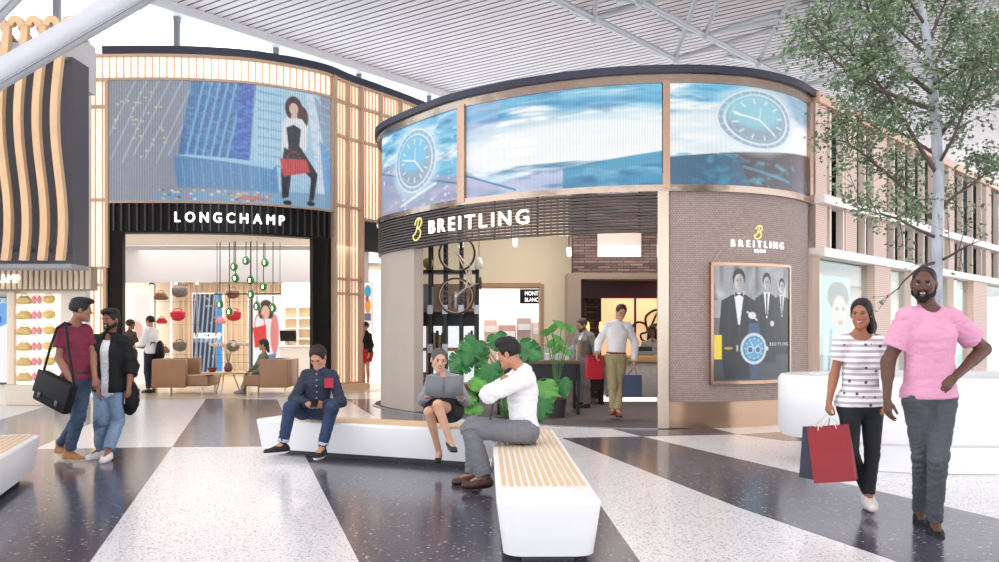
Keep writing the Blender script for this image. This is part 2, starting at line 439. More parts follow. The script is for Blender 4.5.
def head_sdf(S, c, A, s, fem=False, beardy=False):
    r, f, u = A; L = lambda x, y, z: V3(c)+(r*x+f*y+u*z)*s; ax = (r, f, u); E = lambda p, q, k=.015, sub=False: S.ell(L(*p), V3(q)*s, ax, k*s, sub)
    j = .9 if fem else 1.
    E((0, -.012, .032), (.074, .094, .084), .02); E((0, .022, -.03), (.061*j, .066, .082), .03)
    for x in (-1, 1):
        S.cone(L(.046*x*j, .0, -.058), L(.006*x, .06, -.096), .024*s*j, .02*s*j, k=.03*s)
        E((.038*x, .06, -.022), (.021, .018, .018), .022)
    E((0, .068, -.1), (.02*j, .018, .015), .02)
    S.cone(L(-.032, .08, .024), L(.032, .08, .024), .0125*s, .0125*s, k=.016*s)
    for x in (-1, 1): E((.03*x, .1, .002), (.017, .014, .012), .012, True)
    S.cone(L(0, .084, .014), L(0, .106, -.028), .0075*s, .0115*s, k=.012*s)
    for x in (-1, 1): E((.0115*x, .096, -.033), (.0085, .01, .0075), .006)
    for x in (-1, 1):
        S.cone(L(0, .087, -.058), L(.023*x, .077, -.054), .0062*s, .004*s, k=.006*s)
        S.cone(L(0, .086, -.0675), L(.02*x, .077, -.058), .0072*s, .004*s, k=.005*s)
    for x in (-1, 1): E((.075*x, -.006, -.006), (.011, .02, .032), .006)
    for x in (-1, 1): E((.03*x, .0755, .002), (.0135, .012, .0115), .004)
def torso(S, J, g=0., k=.04, low=True, high=True, m=1., fem=False, belly=0.):
    hc, sc = J['hc'], J['sc']; up = nz(sc-hc); T = np.linalg.norm(sc-hc)
    uh, us = nz(J['hb']-J['ha']), nz(J['sb']-J['sa']); f = J['f']
    def A(t): r = nz(uh*(1-t)+us*t); ff = nz(np.cross(up, r)); ff = ff if ff@f > 0 else -ff; return (r, ff, up)
    q = T/.5; sw = np.linalg.norm(J['sb']-J['sa'])/.36; hw = 1.05 if fem else 1.
    if low:
        S.ell(hc+up*.03, (.155*hw+g, .105+g, .115+g), A(0), k)
        for sgn in (-1, 1): S.ell(hc+A(0)[0]*.075*sgn-A(0)[1]*.045+up*.0, (.085+g, .08+g, .095+g), A(0), k)
    if high:
        S.ell(hc+up*T*.38+f*belly, (.128*(.92 if fem else 1)*m+g, .096*m+g, .15*q+g), A(.4), k)
        S.ell(hc+up*T*.70, (.158*sw*(.93 if fem else 1)*m+g, .112*m+g, .165*q+g), A(.8), k)
        a8 = A(1)
        for sgn in (-1, 1):
            if fem: S.ell(hc+up*T*.68+a8[0]*.068*sgn+a8[1]*.085, (.055+g*.6, .05+g*.6, .055+g*.6), a8, .03)
            else: S.ell(hc+up*T*.78+a8[0]*.07*sgn*sw+a8[1]*.06*m, (.075*m+g*.5, .05*m+g*.5, .055+g*.5), a8, .03)
        nb = sc+up*.035
        for s_ in ('sa', 'sb'):
            S.cone(nb, J[s_], .048+g*.6, .043*m+g*.6, k=.04); S.sph(J[s_], .046*m+g*.7, k=.03)
def person(label, Jw, face, head_face=None, roll=0, h=.008, skin='c68f6e', s=1., m=1., fem=False, group=None, cat='person',
           hair=None, top=None, bottom=None, shoes=None, hands=None, extra=None, eyes=True, lip=None, beard=None, smile=False, root_at=None, limb=1.):
    """Jw: world joints ha hb (hips) ka kb (knees) aa ab (ankles) sa sb (shoulders) ea eb (elbows) wa wb (wrists) hd (head) ;
       a = the side on the picture's left.  ta tb = toe directions"""
    J = {k_: V3(v) for k_, v in Jw.items()}
    J['hc'] = (J['ha']+J['hb'])/2; J['sc'] = (J['sa']+J['sb'])/2; J['f'] = nz(face)
    for a_, b_ in (('sa', 'sb'),): d_ = (J['sb']-J['sa'])*.09; J['sa'] = J['sa']+d_; J['sb'] = J['sb']-d_
    f = J['f']; up = nz(J['sc']-J['hc']); J['sa'] = J['sa']-up*.02; J['sb'] = J['sb']-up*.02; hf = V3(head_face if head_face is not None else face)
    A = head_axes(hf, roll=roll); hd = J['hd']
    zmin = min(J['aa'][2], J['ab'][2])-.09
    base = root_at or ((J['aa'][0]+J['ab'][0])/2, (J['aa'][1]+J['ab'][1])/2, max(zmin, 0))
    root = thing('person', label, cat, base, group); o0 = V3(base)
    sk = mat('skin_'+skin, skin, .5, noise=(9, .06), sss=.1); lp = mat('lip_'+(lip or skin), lip or skin, .4)
    allp = [J[k_] for k_ in ('ha', 'hb', 'ka', 'kb', 'aa', 'ab', 'sa', 'sb', 'ea', 'eb', 'wa', 'wb', 'hd')]
    # ---- body
    S = grid_for(allp, .24, h)
    torso(S, J, 0, .04, m=m, fem=fem)
    nk0 = J['sc']+up*.03-f*.01; hb_ = hd-A[2]*.05*s-A[1]*.02*s
    S.cone(nk0, hb_, .056*s*(m**.7)*(.86 if fem else 1), .05*s*(m**.5)*(.86 if fem else 1), k=.025)
    head_sdf(S, hd, A, s, fem)
    lm = limb*(.88 if fem else 1.)
    for c in 'ab':
        H_, K_, An = J['h'+c], J['k'+c], J['a'+c]; td = nz(J.get('t'+c, f))
        S.cone(H_, K_, .083*lm, .055*lm, k=.03); S.cone(K_, An, .052*lm, .034*lm, k=.02)
        d = nz(An-K_); bk = -(td-d*(td@d)); bk = nz(bk)
        S.cone(K_+(An-K_)*.18+bk*.018, K_+(An-K_)*.5+bk*.014, .047*lm, .036*lm, k=.03)
        S.sph(K_+0, .054*lm, k=.02)
        ft = td if not shoes or shoes.get('kind') != 'heel' else nz(td-np.array([0, 0, .5]))
        if shoes and shoes.get('kind') == 'heel':
            ff_ = nz(td-np.array([0, 0, 1.])*td[2]); S.cone(An, An+ff_*.075+np.array([0, 0, -.06]), .031*lm, .022, k=.02)
        else: S.cone(An, An-bk*.0+ft*.11-up*0+np.array([0, 0, -.045]), .034*lm, .03*lm, k=.02)
        S_, E_, W_ = J['s'+c], J['e'+c], J['w'+c]; am = lm*m
        S.cone(S_, E_, .05*am, .039*am, k=.02); S.cone(E_, W_, .042*am, .026*lm, k=.015)
        S.cone(E_, E_+(W_-E_)*.4, .043*am, .037*am, k=.015)
        if m > 1.05: S.ell(S_+(E_-S_)*.5, (.055*m, .055*m, .06*m), None, .03)
        hs = (hands or {}).get(c, {})
        dd = nz(hs.get('d', W_-E_)); nn = hs.get('n', J['hc']-W_)
        do_hand(S, W_, dd, nn, hs.get('side', 1), s*lm*hs.get('s', 1.), hs.get('curl', .45), hs.get('thumb', .5))
    if extra: extra(S, J, A)
    V, Q = S.surf()
    def pl(C_):
        q = C_-hd; x, y, z = q@A[0]/s, q@A[1]/s, q@A[2]/s
        return ((np.abs(x) < .02) & (y > .07) & (z > -.076) & (z < -.05)).astype(int)
    body = mesh_np('body', V, Q, [sk, lp], root, o0, paint=pl)
    loc = lambda x, y, z: Vector(tuple(hd+(A[0]*x+A[1]*y+A[2]*z)*s-o0))
    # ---- eyes, brows, teeth
    if eyes:
        wm = mat('eye_white', 'b5aaa4', .3); im = mat('eye_iris', '20140e', .2); bm_ = mat('brow_'+(hair or {}).get('col', '1a1412'), (hair or {}).get('col', '1a1412'), .8)
        for x in (-1, 1):
            mb = MB(); c = hd+(A[0]*.03*x+A[1]*.0775+A[2]*.001)*s-o0; mb.ball(c, .0112*s, 10); mb.ball(c+A[1]*.0058*s, .0068*s, 8, 1)
            mb.build('eye', [wm, im], root)
            MB().tube([loc(.016*x, .0945, .016), loc(.03*x, .0935, .0215), loc(.046*x, .083, .0165)], [.0028*s, .0034*s, .002*s], 6).build('eyebrow', bm_, root)
            MB().tube([loc(.019*x, .0895, .004), loc(.03*x, .0905, .0095), loc(.042*x, .084, .004)], [.0018*s, .0024*s, .0015*s], 6).build('eyelash', bm_, root)
    if smile: MB().tube([loc(-.017, .0845, -.0575), loc(-.009, .091, -.0615), loc(.009, .091, -.0615), loc(.017, .0845, -.0575)], [.001*s, .0030*s, .0030*s, .001*s], 8).build('teeth', mat('teeth', 'f4f0ea', .3), root)
    # ---- hair
    if hair:
        hm = mat('hair_'+hair['col'], hair['col'], .55, bump=(90, .4)); Lh = lambda x, y, z: hd+(A[0]*x+A[1]*y+A[2]*z)*s
        S = grid_for([hd-.3*s, hd+.2*s]+[Lh(*q) for q in hair.get('ext', [])], .06, min(h, .007)); t = hair.get('t', .008)
        S.ell(Lh(0, -.014, .034), V3((.075+t, .095+t, .085+t))*s, A, 0)
        for c_, r_ in hair.get('add', []): S.ell(Lh(*c_), V3(r_)*s, A, .02*s)
        line = hair.get('line', .07)+.012
        S.ell(Lh(0, .128, line-.112), V3((.09, .112, .125))*s, A, .006*s, True)
        for x in (-1, 1): S.ell(Lh(.09*x, .035, -.045), V3((.04, .028, .05))*s, A, .004, True); S.ell(Lh(.085*x, -.006, -.01), V3((.022, .024, .032))*s, A, .004, True)
        S.clip(Lh(0, 0, hair.get('low', -.055)), -A[2]-A[1]*.25)
        for a_, b_, ra, rb in hair.get('lock', []): S.cone(Lh(*a_), Lh(*b_), ra*s, rb*s, k=.02*s)
        for a_, b_, ra, rb in hair.get('cut', []): S.cone(Lh(*a_), Lh(*b_), ra*s, rb*s, k=.004, sub=True)
        V, Q = S.surf()
        if len(Q): mesh_np('hair', V, Q, hm, root, o0, disp=fold(V, hair.get('amp', .006), hair.get('sc', 60), 3))
    if beard:
        bm2 = mat('beard_'+beard, beard, .8, bump=(120, .5)); Lh = lambda x, y, z: hd+(A[0]*x+A[1]*y+A[2]*z)*s
        S = SDF(hd-.16*s, hd+.14*s, min(h, .006)); g = .0045
        for x in (-1, 1):
            S.cone(Lh(.05*x, .0, -.056), Lh(.008*x, .06, -.096), (.0225+g)*s, (.02+g)*s, k=.02*s)
            S.cone(Lh(.066*x, .0, -.02), Lh(.054*x, .015, -.065), .012*s, .018*s, k=.015*s)
        S.ell(Lh(0, .068, -.1), V3((.024, .02, .019))*s, A, .02*s)
        S.cone(Lh(-.022, .082, -.049), Lh(.022, .082, -.049), .0075*s, .0075*s, k=.01*s)
        for x in (-1, 1): S.cone(Lh(.026*x, .078, -.05), Lh(.022*x, .07, -.085), .0085*s, .012*s, k=.01*s)
        S.ell(Lh(0, .098, -.0625), V3((.026, .02, .0105))*s, A, .003, True)
        for x in (-1, 1): S.cone(Lh(.044*x, .030, -.062), Lh(.03*x, .06, -.085), .020*s, .018*s, k=.015*s)
        V, Q = S.surf(); mesh_np('beard', V, Q, bm2, root, o0, disp=fold(V, .002, 120, 4))
    # ---- trousers / skirt
    if bottom:
        g = bottom.get('g', .012); hem = bottom.get('hem', .93); rh = bottom.get('rh', .05)
        S = grid_for([J[k_] for k_ in ('ha', 'hb', 'ka', 'kb', 'aa', 'ab')]+[J['hc']+up*.2], .17, h)
        wy = bottom.get('waist', .1)
        torso(S, J, g, .04, high=False, fem=fem); S.ell(J['hc']+up*.12, (.132*(.95 if fem else 1)*m+g, .1*m+g, .1), (nz(J['hb']-J['ha']), nz(np.cross(up, nz(J['hb']-J['ha']))), up), .04)
        S.clip(J['hc']+up*wy, up)
        if bottom.get('kind') == 'skirt':
            t = bottom.get('len', .6)
            ka, kb = [J['h'+c]+(J['k'+c]-J['h'+c])*t for c in 'ab']
            for c, e in (('a', ka), ('b', kb)): S.cone(J['h'+c], J['k'+c], .1+g, .07+g, k=.05, cap=t)
            S.cone((J['ha']+J['hb'])/2, (J['ka']+J['kb'])/2, .1+g, .07+g, k=.05, cap=t)
        else:
            kk = bottom.get('kr', .064)
            for c in 'ab':
                H_, K_, An = J['h'+c], J['k'+c], J['a'+c]
                S.cone(H_, K_, .088*lm+g, kk*lm+g*.6, k=.03); S.cone(K_, An, kk*lm+g*.6, rh*lm+g*.4, k=.012, cap=hem); S.sph(K_, kk*lm+g*.6, k=.01)
        V, Q = S.surf(); am_ = bottom.get('amp', .007)
        # wrinkles gather at knees, crotch and hems
        wgt = np.full(len(V), .45)
        for k_ in ('ka', 'kb', 'aa', 'ab', 'ha', 'hb'): wgt = np.maximum(wgt, np.exp(-(np.linalg.norm(V-J[k_], axis=1)/.13)**2)*1.3)
        bt = mesh_np(bottom.get('name', 'trousers'), V, Q, bottom['mat'], root, o0, disp=fold(V, am_*1.7, 16, 11, (1, 1, 1.9))*wgt)
        if bottom.get('cuff'):
            for c in 'ab':
                K_, An = J['k'+c], J['a'+c]; d = nz(An-K_); e = K_+(An-K_)*hem
                S = grid_for([e], .12, h); S.cone(e-d*.035, e, rh*lm+g*.6+.006, rh*lm+g*.4+.006, k=.0, cap=1., capa=0.)
                V, Q = S.surf(); mesh_np('cuff', V, Q, bottom['cuff'], bt, (0, 0, 0) if False else o0)
        if bottom.get('belt'):
            S = grid_for([J['hc']+up*(wy)], .26, h); S.ell(J['hc']+up*.10, (.136*m+g+.004, .104*m+g+.004, .13), (nz(J['hb']-J['ha']), nz(np.cross(up, nz(J['hb']-J['ha']))), up), 0)
            S.clip(J['hc']+up*(wy+.012), up); S.clip(J['hc']+up*(wy-.022), -up); V, Q = S.surf(); mesh_np('belt', V, Q, bottom['belt'], root, o0)
    # ---- tops
    tops = top if isinstance(top, list) else ([top] if top else [])
    for T_ in tops:
        g = T_.get('g', .014); hem = T_.get('hem', .05); sl = T_.get('sleeve', 1.)
        S = grid_for([J[k_] for k_ in ('ha', 'hb', 'sa', 'sb', 'ea', 'eb', 'wa', 'wb')]+[J['sc']+up*.12], .19, h)
        torso(S, J, g, .05, m=m, fem=fem, low=hem > -.08)
        if T_.get('flare'): fr_ = T_['flare']; S.cone(J['hc']+up*.15, J['hc']-up*hem, fr_+g, fr_*1.1+g, k=.05, wide=nz(J['hb']-J['ha']), q=1.3)
        S.cone(J['sc']+up*.02-f*.008, J['sc']+up*T_.get('collar_h', .045)-f*.004, .068*m**.5+g*.3, .056*m**.5+g*.3, k=.02)
        S.clip(J['hc']-up*hem, -up)
        for c in 'ab':
            S_, E_, W_ = J['s'+c], J['e'+c], J['w'+c]; am = lm*m; gs = g+T_.get('gs', .004)
            if T_.get('sleeveless'): continue
            if sl <= .5:
                S.cone(S_, E_, .048*am+gs*.8, .046*am+gs, k=.02, cap=sl*2)
            else:
                S.cone(S_, E_, .047*am+gs*.8, .042*am+gs*.8, k=.02); S.cone(E_, W_, .044*am+gs, .03*lm+gs*.8, k=.012, cap=(sl-.5)*2); S.sph(E_, .043*am+gs, k=.008)
        nf = T_.get('neck', 'crew'); a1 = nz(J['sb']-J['sa']); fo = nz(np.cross(up, a1)); fo = fo if fo@f > 0 else -fo
        if nf == 'crew': S.ell(J['sc']+up*.075+fo*.035, (.075, .07, .05), (a1, fo, up), .006, True)
        elif nf == 'wide': S.ell(J['sc']+up*.075+fo*.05, (.095, .09, .075), (a1, fo, up), .006, True)
        elif nf == 'v':
            S.ell(J['sc']+up*.075+fo*.035, (.07, .07, .05), (a1, fo, up), .006, True); S.cone(J['sc']+up*.05+fo*.1, J['sc']-up*.035+fo*.12, .045, .008, k=.004, sub=True)
        elif nf == 'open':      # open front, showing what is under it
            w = T_.get('openw', .06); d = T_.get('opend', .45)
            S.cone(J['sc']+up*.06+fo*.12, J['hc']-up*.3+fo*.17, w, w*d, k=.01, wide=fo, q=1.6, sub=True)
        elif nf == 'lapel':
            S.cone(J['sc']+up*.06+fo*.11, J['hc']+up*.2+fo*.13, .05, .012, k=.004, wide=fo, q=1.5, sub=True)
        V, Q = S.surf(); am_ = T_.get('amp', .008)
        wgt = np.full(len(V), .5)
        for k_ in ('ea', 'eb', 'hc', 'sa', 'sb'): wgt = np.maximum(wgt, np.exp(-(np.linalg.norm(V-J[k_], axis=1)/.14)**2))
        to = mesh_np(T_.get('name', 'shirt'), V, Q, T_['mat'], root, o0, disp=fold(V, am_*1.6, 13, T_.get('seed', 5), (1, 1, 1.3))*wgt)
        if T_.get('collar'):
            cm = T_['collar']; mb = MB(); rr = .064*m**.5*(.9 if fem else 1)+.006
            for sgn in (-1, 1):
                ring = [J['sc']+up*(.06+.025*math.cos(a_*.9))*1.0+(a1*math.sin(a_)*sgn-fo*math.cos(a_))*rr-fo*.004-o0 for a_ in np.linspace(0, 2.75, 10)]
                top_ = ring; bot = [p-up*.035+nz(p-(J['sc']+up*.06-o0))*.014 for p in ring]
                n_ = len(ring); mb.add([Vector(tuple(p)) for p in top_+bot], [(i, i+1, n_+i+1, n_+i) for i in range(n_-1)], 0, True)
            co = mb.build('collar', cm, to); md = co.modifiers.new('s', 'SOLIDIFY'); md.thickness = .006; md.offset = 0
    # ---- shoes
    if shoes:
        for c in 'ab':
            td = nz(J.get('t'+c, f)); An = J['a'+c]; sc_ = shoes.get('s', 1.)*s
            if 'u'+c in J: uz = nz(J['u'+c])
            else: uz = np.array([0, 0, 1.])
            fd = nz(td-uz*(td@uz)); sd = np.cross(fd, uz)
            L_ = lambda x, y, z: An+(sd*x+fd*y+uz*z)*sc_
            S = grid_for([L_(0, -.12, -.1), L_(0, .24, .1)], .07, min(h, .007)); kind = shoes.get('kind', 'sneaker')
            if kind == 'heel':
                S.cone(L_(0, -.02, -.03), L_(0, .08, -.085), .034, .034, k=.02, wide=sd, q=.95); S.cone(L_(0, .08, -.085), L_(0, .135, -.09), .034, .014, k=.02)
                S.ell(L_(0, .03, .02), (.034, .075, .035), (sd, fd, uz), .006, True)
                S.clip(L_(0, 0, -.105), -uz)
                S.cone(L_(0, -.045, -.03), L_(0, -.04, -.105), .011, .005, k=.008)
            else:
                hi = shoes.get('hi', .0)
                S.cone(L_(0, -.03, -.045), L_(0, .06, -.05), .042, .047, k=.03); S.cone(L_(0, .06, -.055), L_(0, .15, -.06), .046, .036, k=.03, wide=sd, q=1.05)
                S.cone(L_(0, .0, -.04), L_(0, -.008, .0+hi), .045, .043, k=.03, cap=1.)
                S.clip(L_(0, 0, -.085), -uz)
            V, Q = S.surf(); smt = shoes.get('sole'); stp = shoes.get('st', .022)
            zf = lambda C_: ((C_-L_(0, 0, -.085))@uz < stp*sc_).astype(int) if smt else np.zeros(len(C_), int)
            so = mesh_np('shoe', V, Q, [shoes['mat']]+([smt] if smt else []), root, o0, paint=zf)
            if shoes.get('lace'):
                mb = MB()
                for i in range(4):
                    y0 = .03+.022*i; z0 = -.004-.0105*i
                    mb.tube([L_(-.02, y0, z0-.004)-o0, L_(0, y0+.004, z0+.006)-o0, L_(.02, y0, z0-.004)-o0], .0028, 5)
                mb.build('lace', shoes['lace'], so)
            if shoes.get('sock') and kind != 'heel':
                S = grid_for([An], .14, min(h, .008)); up_ = nz(J['k'+c]-An); S.cone(An-up_*.02, An+up_*.12, .04*lm, .042*lm, k=0, cap=1.); V, Q = S.surf(); mesh_np('sock', V, Q, shoes['sock'], root, o0)
    return root, J, A, o0
# ================================================================ camera, world, view
cam = bpy.data.cameras.new('camera'); co = link('camera', cam, loc=(0, 0, EYE)); co.rotation_euler = (PI/2, 0, 0)
cam.lens = F_PX*36/999; cam.sensor_width = 36; cam.sensor_fit = 'HORIZONTAL'; cam.shift_y = (HOR-281)/999; cam.clip_end = 300
SC.camera = co
w = bpy.data.worlds.new('daylight'); SC.world = w; w.use_nodes = True
w.node_tree.nodes['Background'].inputs[0].default_value = (.93, .97, 1, 1); w.node_tree.nodes['Background'].inputs[1].default_value = 3.5
SC.view_settings.view_transform = 'Standard'; SC.view_settings.look = 'None'; SC.view_settings.gamma = 1; SC.view_settings.use_curve_mapping = False
SC.view_settings.exposure = 0.0
def area(name, loc, size, power, rot=(0, 0, 0), col=(1, .96, .92), sy=None):
    l = bpy.data.lights.new(name, 'AREA'); l.energy = power; l.size = size; l.color = col
    if sy: l.shape = 'RECTANGLE'; l.size_y = sy
    o = link(name, l, loc=loc); o.rotation_euler = rot; return o
area('overhead_fill', (0, 7, 10.9), 14, 900, sy=11, col=(1, .98, .97))  # area light added out of view overhead to brighten the foreground floor
# ================================================================ floor
def terrazzo(name, base, chips, dens, scale, rough):
    m = bpy.data.materials.new(name); m.use_nodes = True; nt = m.node_tree; b = nt.nodes['Principled BSDF']
    tc = nt.nodes.new('ShaderNodeTexCoord'); cur = None
    rgb = nt.nodes.new('ShaderNodeRGB'); rgb.outputs[0].default_value = lin(base)+[1]; cur = rgb.outputs[0]
    for i, (sc_, dn, cs) in enumerate(zip(scale, dens, chips)):
        v = nt.nodes.new('ShaderNodeTexVoronoi'); v.inputs['Scale'].default_value = sc_; nt.links.new(tc.outputs['Object'], v.inputs['Vector'])
        sp = nt.nodes.new('ShaderNodeSeparateColor'); nt.links.new(v.outputs['Color'], sp.inputs[0])
        a = nt.nodes.new('ShaderNodeMath'); a.operation = 'LESS_THAN'; a.inputs[1].default_value = dn; nt.links.new(sp.outputs[0], a.inputs[0])
        d = nt.nodes.new('ShaderNodeMath'); d.operation = 'LESS_THAN'; d.inputs[1].default_value = .34; nt.links.new(v.outputs['Distance'], d.inputs[0])
        f = nt.nodes.new('ShaderNodeMath'); f.operation = 'MULTIPLY'; nt.links.new(a.outputs[0], f.inputs[0]); nt.links.new(d.outputs[0], f.inputs[1])
        cr = nt.nodes.new('ShaderNodeValToRGB'); cr.color_ramp.interpolation = 'CONSTANT'
        el = cr.color_ramp.elements; el[0].color = lin(cs[0])+[1]; el[1].position = .5; el[1].color = lin(cs[1])+[1]
        if len(cs) > 2: e = el.new(.75); e.color = lin(cs[2])+[1]
        nt.links.new(sp.outputs[1], cr.inputs[0])
        mx = nt.nodes.new('ShaderNodeMix'); mx.data_type = 'RGBA'; nt.links.new(f.outputs[0], mx.inputs['Factor']); nt.links.new(cur, mx.inputs['A']); nt.links.new(cr.outputs[0], mx.inputs['B'])
        cur = mx.outputs['Result']
    nt.links.new(cur, b.inputs['Base Color']); b.inputs['Roughness'].default_value = rough; b.inputs['IOR'].default_value = 1.5
    return m
t_light = terrazzo('terrazzo_light', 'ebeaed', [('8f8c92', 'b3aaa4', '70707a'), ('a9a19c', 'f4f2f0', '9a96a0')], (.42, .5), (48, 90), .2)
t_dark = terrazzo('terrazzo_dark', '4a4a58', [('a39e9d', '8a7f7d', 'b8b0a8'), ('64636e', '7d7a84', '3a3a44')], (.17, .4), (30, 70), .17)
fl = MB().box((-30, -14, -.2), (40, 60, 0)).build('floor', t_light); struct(fl)
dk = [
 [(172,447),(35,449.3),(-60,463),(-300,520),(-300,900),(-190,900),(90,562)],
 [(34,449.3),(97,420.5),(140,400.5),(60,401),(42,407.5),(0,420),(-200,470),(-250,540),(-60,463)],
 [(172,447),(206,399),(277,399.5),(281,407.5),(296,446.2)],
 [(305,456),(330,446),(420,444),(555,440),(640,562),(720,610),(790,700),(620,900),(520,800),(359,562)],
 [(347,400),(330,399),(382,399),(470,430),(560,437),(552,438),(480,437),(400,430),(378.7,419.5)],
 [(562,438),(642,436.5),(790,471),(999,519),(1500,633),(1500,770),(898,562),(740,508)],
 [(593,424),(642,436.5),(738,434.4),(707.5,427),(650,424)],
 [(738,434.4),(787,441),(860,440),(860,434),(800,431)],
]
mb = MB()
for q in dk:
    pts = [G(x, max(y, 396)) for x, y in q]
    mb.prism([(p.x, p.y, 0) for p in pts], (0, 0, -.02), (0, 0, .002))
struct(mb.build('floor_inlay', t_dark))
# ================================================================ common metals etc.
bronze = mat('bronze', '9a887b', .18, .85, bump=(5, .25)); bronze_d = mat('bronze_dark', '8a6a55', .3, .7)
black = mat('black_metal', '17161a', .4, .3); blackf = mat('black_fascia', '151316', .5, spec=.3)
cap_m = mat('parapet_dark', '26273a', .45); steel = mat('steel_grey', '9a9aa0', .35, .6)
white = mat('white_solid', 'f3f2f4', .35, noise=(3, .01)); whitem = mat('white_matt', 'f0eeee', .7)
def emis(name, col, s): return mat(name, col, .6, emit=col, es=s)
lamp_w = emis('lamp_warm', 'ffeeda', 2.2)
# ================================================================ hall roof
E1 = Vector((.6, .8, 0)); S1 = Vector((-.8, .6, 0)); RO = Vector((-9.7, 26.2, 11.0))
roof_m = mat('roof_panel', 'cac0c0', .5, noise=(.6, .03)); gro = mat('roof_groove', '7c7578', .6)
mb = MB()
for i in range(-130, 200):       # boards run along S1, from the eaves back over the hall
    a = RO+E1*(i*.31); mb.add([a, a-S1*52, a-S1*52+E1*.245, a+E1*.245], [(0, 1, 2, 3)])
    b = a+E1*.245
    mb.add([b, b-S1*52, b-S1*52+Vector((0, 0, .09)), b+Vector((0, 0, .09))], [(0, 1, 2, 3)], 1)
    c = b+E1*.065; mb.add([c, c-S1*52, c-S1*52+Vector((0, 0, .09)), c+Vector((0, 0, .09))], [(0, 1, 2, 3)], 1)
up9 = Vector((0, 0, .09)); a = RO+E1*(-40); b = RO+E1*63
mb.add([a+up9, a-S1*52+up9, b-S1*52+up9, b+up9], [(0, 1, 2, 3)], 1)
struct(mb.build('ceiling', [roof_m, gro]))
mb = MB(); mb.bar(RO-E1*40+S1*.25+Vector((0, 0, .0)), RO+E1*63+S1*.25+Vector((0, 0, 0)), .7, .55, 0)
struct(mb.build('trim_eaves', mat('eaves_white', 'd3d2d6', .4)))
gl = glass_mat('clear_glass', (.97, .99, 1), .02)
# clerestory glazing under the eaves with mullions
mull = mat('mullion_grey', '77757b', .4, .4)
g0 = RO-E1*16+S1*.3; g1 = RO+E1*40+S1*.3
struct(MB().prism([(g0.x, g0.y, 5.), (g1.x, g1.y, 5.), (g1.x, g1.y, 10.8), (g0.x, g0.y, 10.8)], (0, 0, 0), S1*.03).build('window_1', gl))
def ray_plane(px, org, dr):     # where column px meets the vertical plane org + k*dr
    k = (px-CX)/F_PX; return org+dr*((k*org.y-org.x)/(dr.x-k*dr.y))
for i, px in enumerate((57, 177, 276, 359, 429, 485)):
    p = ray_plane(px, RO+S1*.25, E1)
    struct(MB().bar((p.x, p.y, 5.), (p.x, p.y, 10.9), .16, .16).build('window_mullion', mull))
# roof space-truss: lower chords run parallel to the eaves, pyramids of struts up to the ceiling
tube_m = mat('truss_white', 'b9bcc0', .4, .1)
def Zp(x, y, z): Y = (z-EYE)*F_PX/(HOR-y); return Vector(((x-CX)*Y/F_PX, Y, z))
tr = thing('roof_truss', 'pale grey tubular roof truss with V shaped struts under the ribbed ceiling', 'truss', (3, 26, 11))
n1 = Zp(593, 18, 9.8); n2 = Zp(675, 59, 9.8); stp = n2-n1
ch = [n1+stp*k for k in range(-3, 2)]; m1 = Zp(705, 35, 9.8); m2 = Zp(758, 63, 9.8); st2 = (m2-m1); ch2 = [m1+st2*k for k in range(-4, 4)]
def wtube(pts, r, name, par, m, n=10): return shifted(MB().tube(pts, r, n), par).build(name, m, par)
wtube([ch[0], ch[-1]], .10, 'lower_chord', tr, tube_m); wtube([ch2[0], ch2[-1]], .085, 'lower_chord', tr, tube_m)
m3 = [p+(-S1)*4.2 for p in ch2]; wtube([m3[0], m3[-1]], .09, 'lower_chord', tr, tube_m)
for row, rr in ((ch, .085), (ch2, .075), (m3, .07)):
    for p in row:
        for e in (-1, 1):
            for q in (-1, 1):
                wtube([p, p+E1*2.6*e+S1*2.1*q+Vector((0, 0, 1.2))], rr*.85, 'strut', tr, tube_m, 8)
        shifted(MB().ball(p, .15, 10), tr).build('node', tube_m, tr)
    for a_, b_ in zip(row[:-1], row[1:]): pass
for a_, b_, c_ in zip(ch2, ch2[1:], m3): wtube([a_, c_], .06, 'strut', tr, tube_m, 8)
# big inclined columns, top left
colm = mat('column_white', 'c3c4cc', .35, noise=(5, .03))
for (pa, pb, r, lb) in (((-700, 483, 9.0), (330, -118, 9.4), .136, 'thick white inclined steel tube column crossing the upper left'),
                        ((-60, 66, 9.5), (90, -84, 9.5), .11, 'white inclined tube just showing in the top left corner')):
    a_, b_ = P(*pa), P(*pb)
    t = thing('inclined_column', lb, 'column', a_); wtube([a_, b_], r, 'tube', t, colm, 28)
    d_ = (b_-a_).normalized()
    wtube([a_+Vector((.02, -r*.6, -r*.9)), b_+Vector((.02, -r*.6, -r*.9))], .012, 'seam', t, steel, 6)
# ================================================================ slatted block, far left
slate = mat('slate_block', '56545b', .6, noise=(2, .04)); pale = mat('pale_block', 'c9c8cc', .6)
YB = 15.0; zb = lambda y: EYE+(HOR-y)*YB/F_PX; xb = lambda x: (x-CX)*YB/F_PX
t = thing('feature_block', 'dark grey hanging block with wavy timber ribs above the left shop', 'wall panel', (xb(40), YB, zb(266)))
B = lambda a, b, nm, m, **k: shifted(MB().box(a, b, **k), t).build(nm, m, t)
B((xb(-140), YB, zb(264)), (xb(72.5), YB+.6, zb(57)), 'dark_panel', slate); B((xb(-140), YB+.62, zb(80)), (xb(69), YB+1.0, zb(29)), 'pale_panel', pale)
B((xb(-140), YB-.05, zb(268)), (xb(72.5), YB+.6, zb(264)), 'soffit_edge', mat('soffit_steel', '8c8c92', .4, .3))
wood = mat('rib_timber', 'd9b48c', .5, noise=(3, .10, (3, 3, .4)))
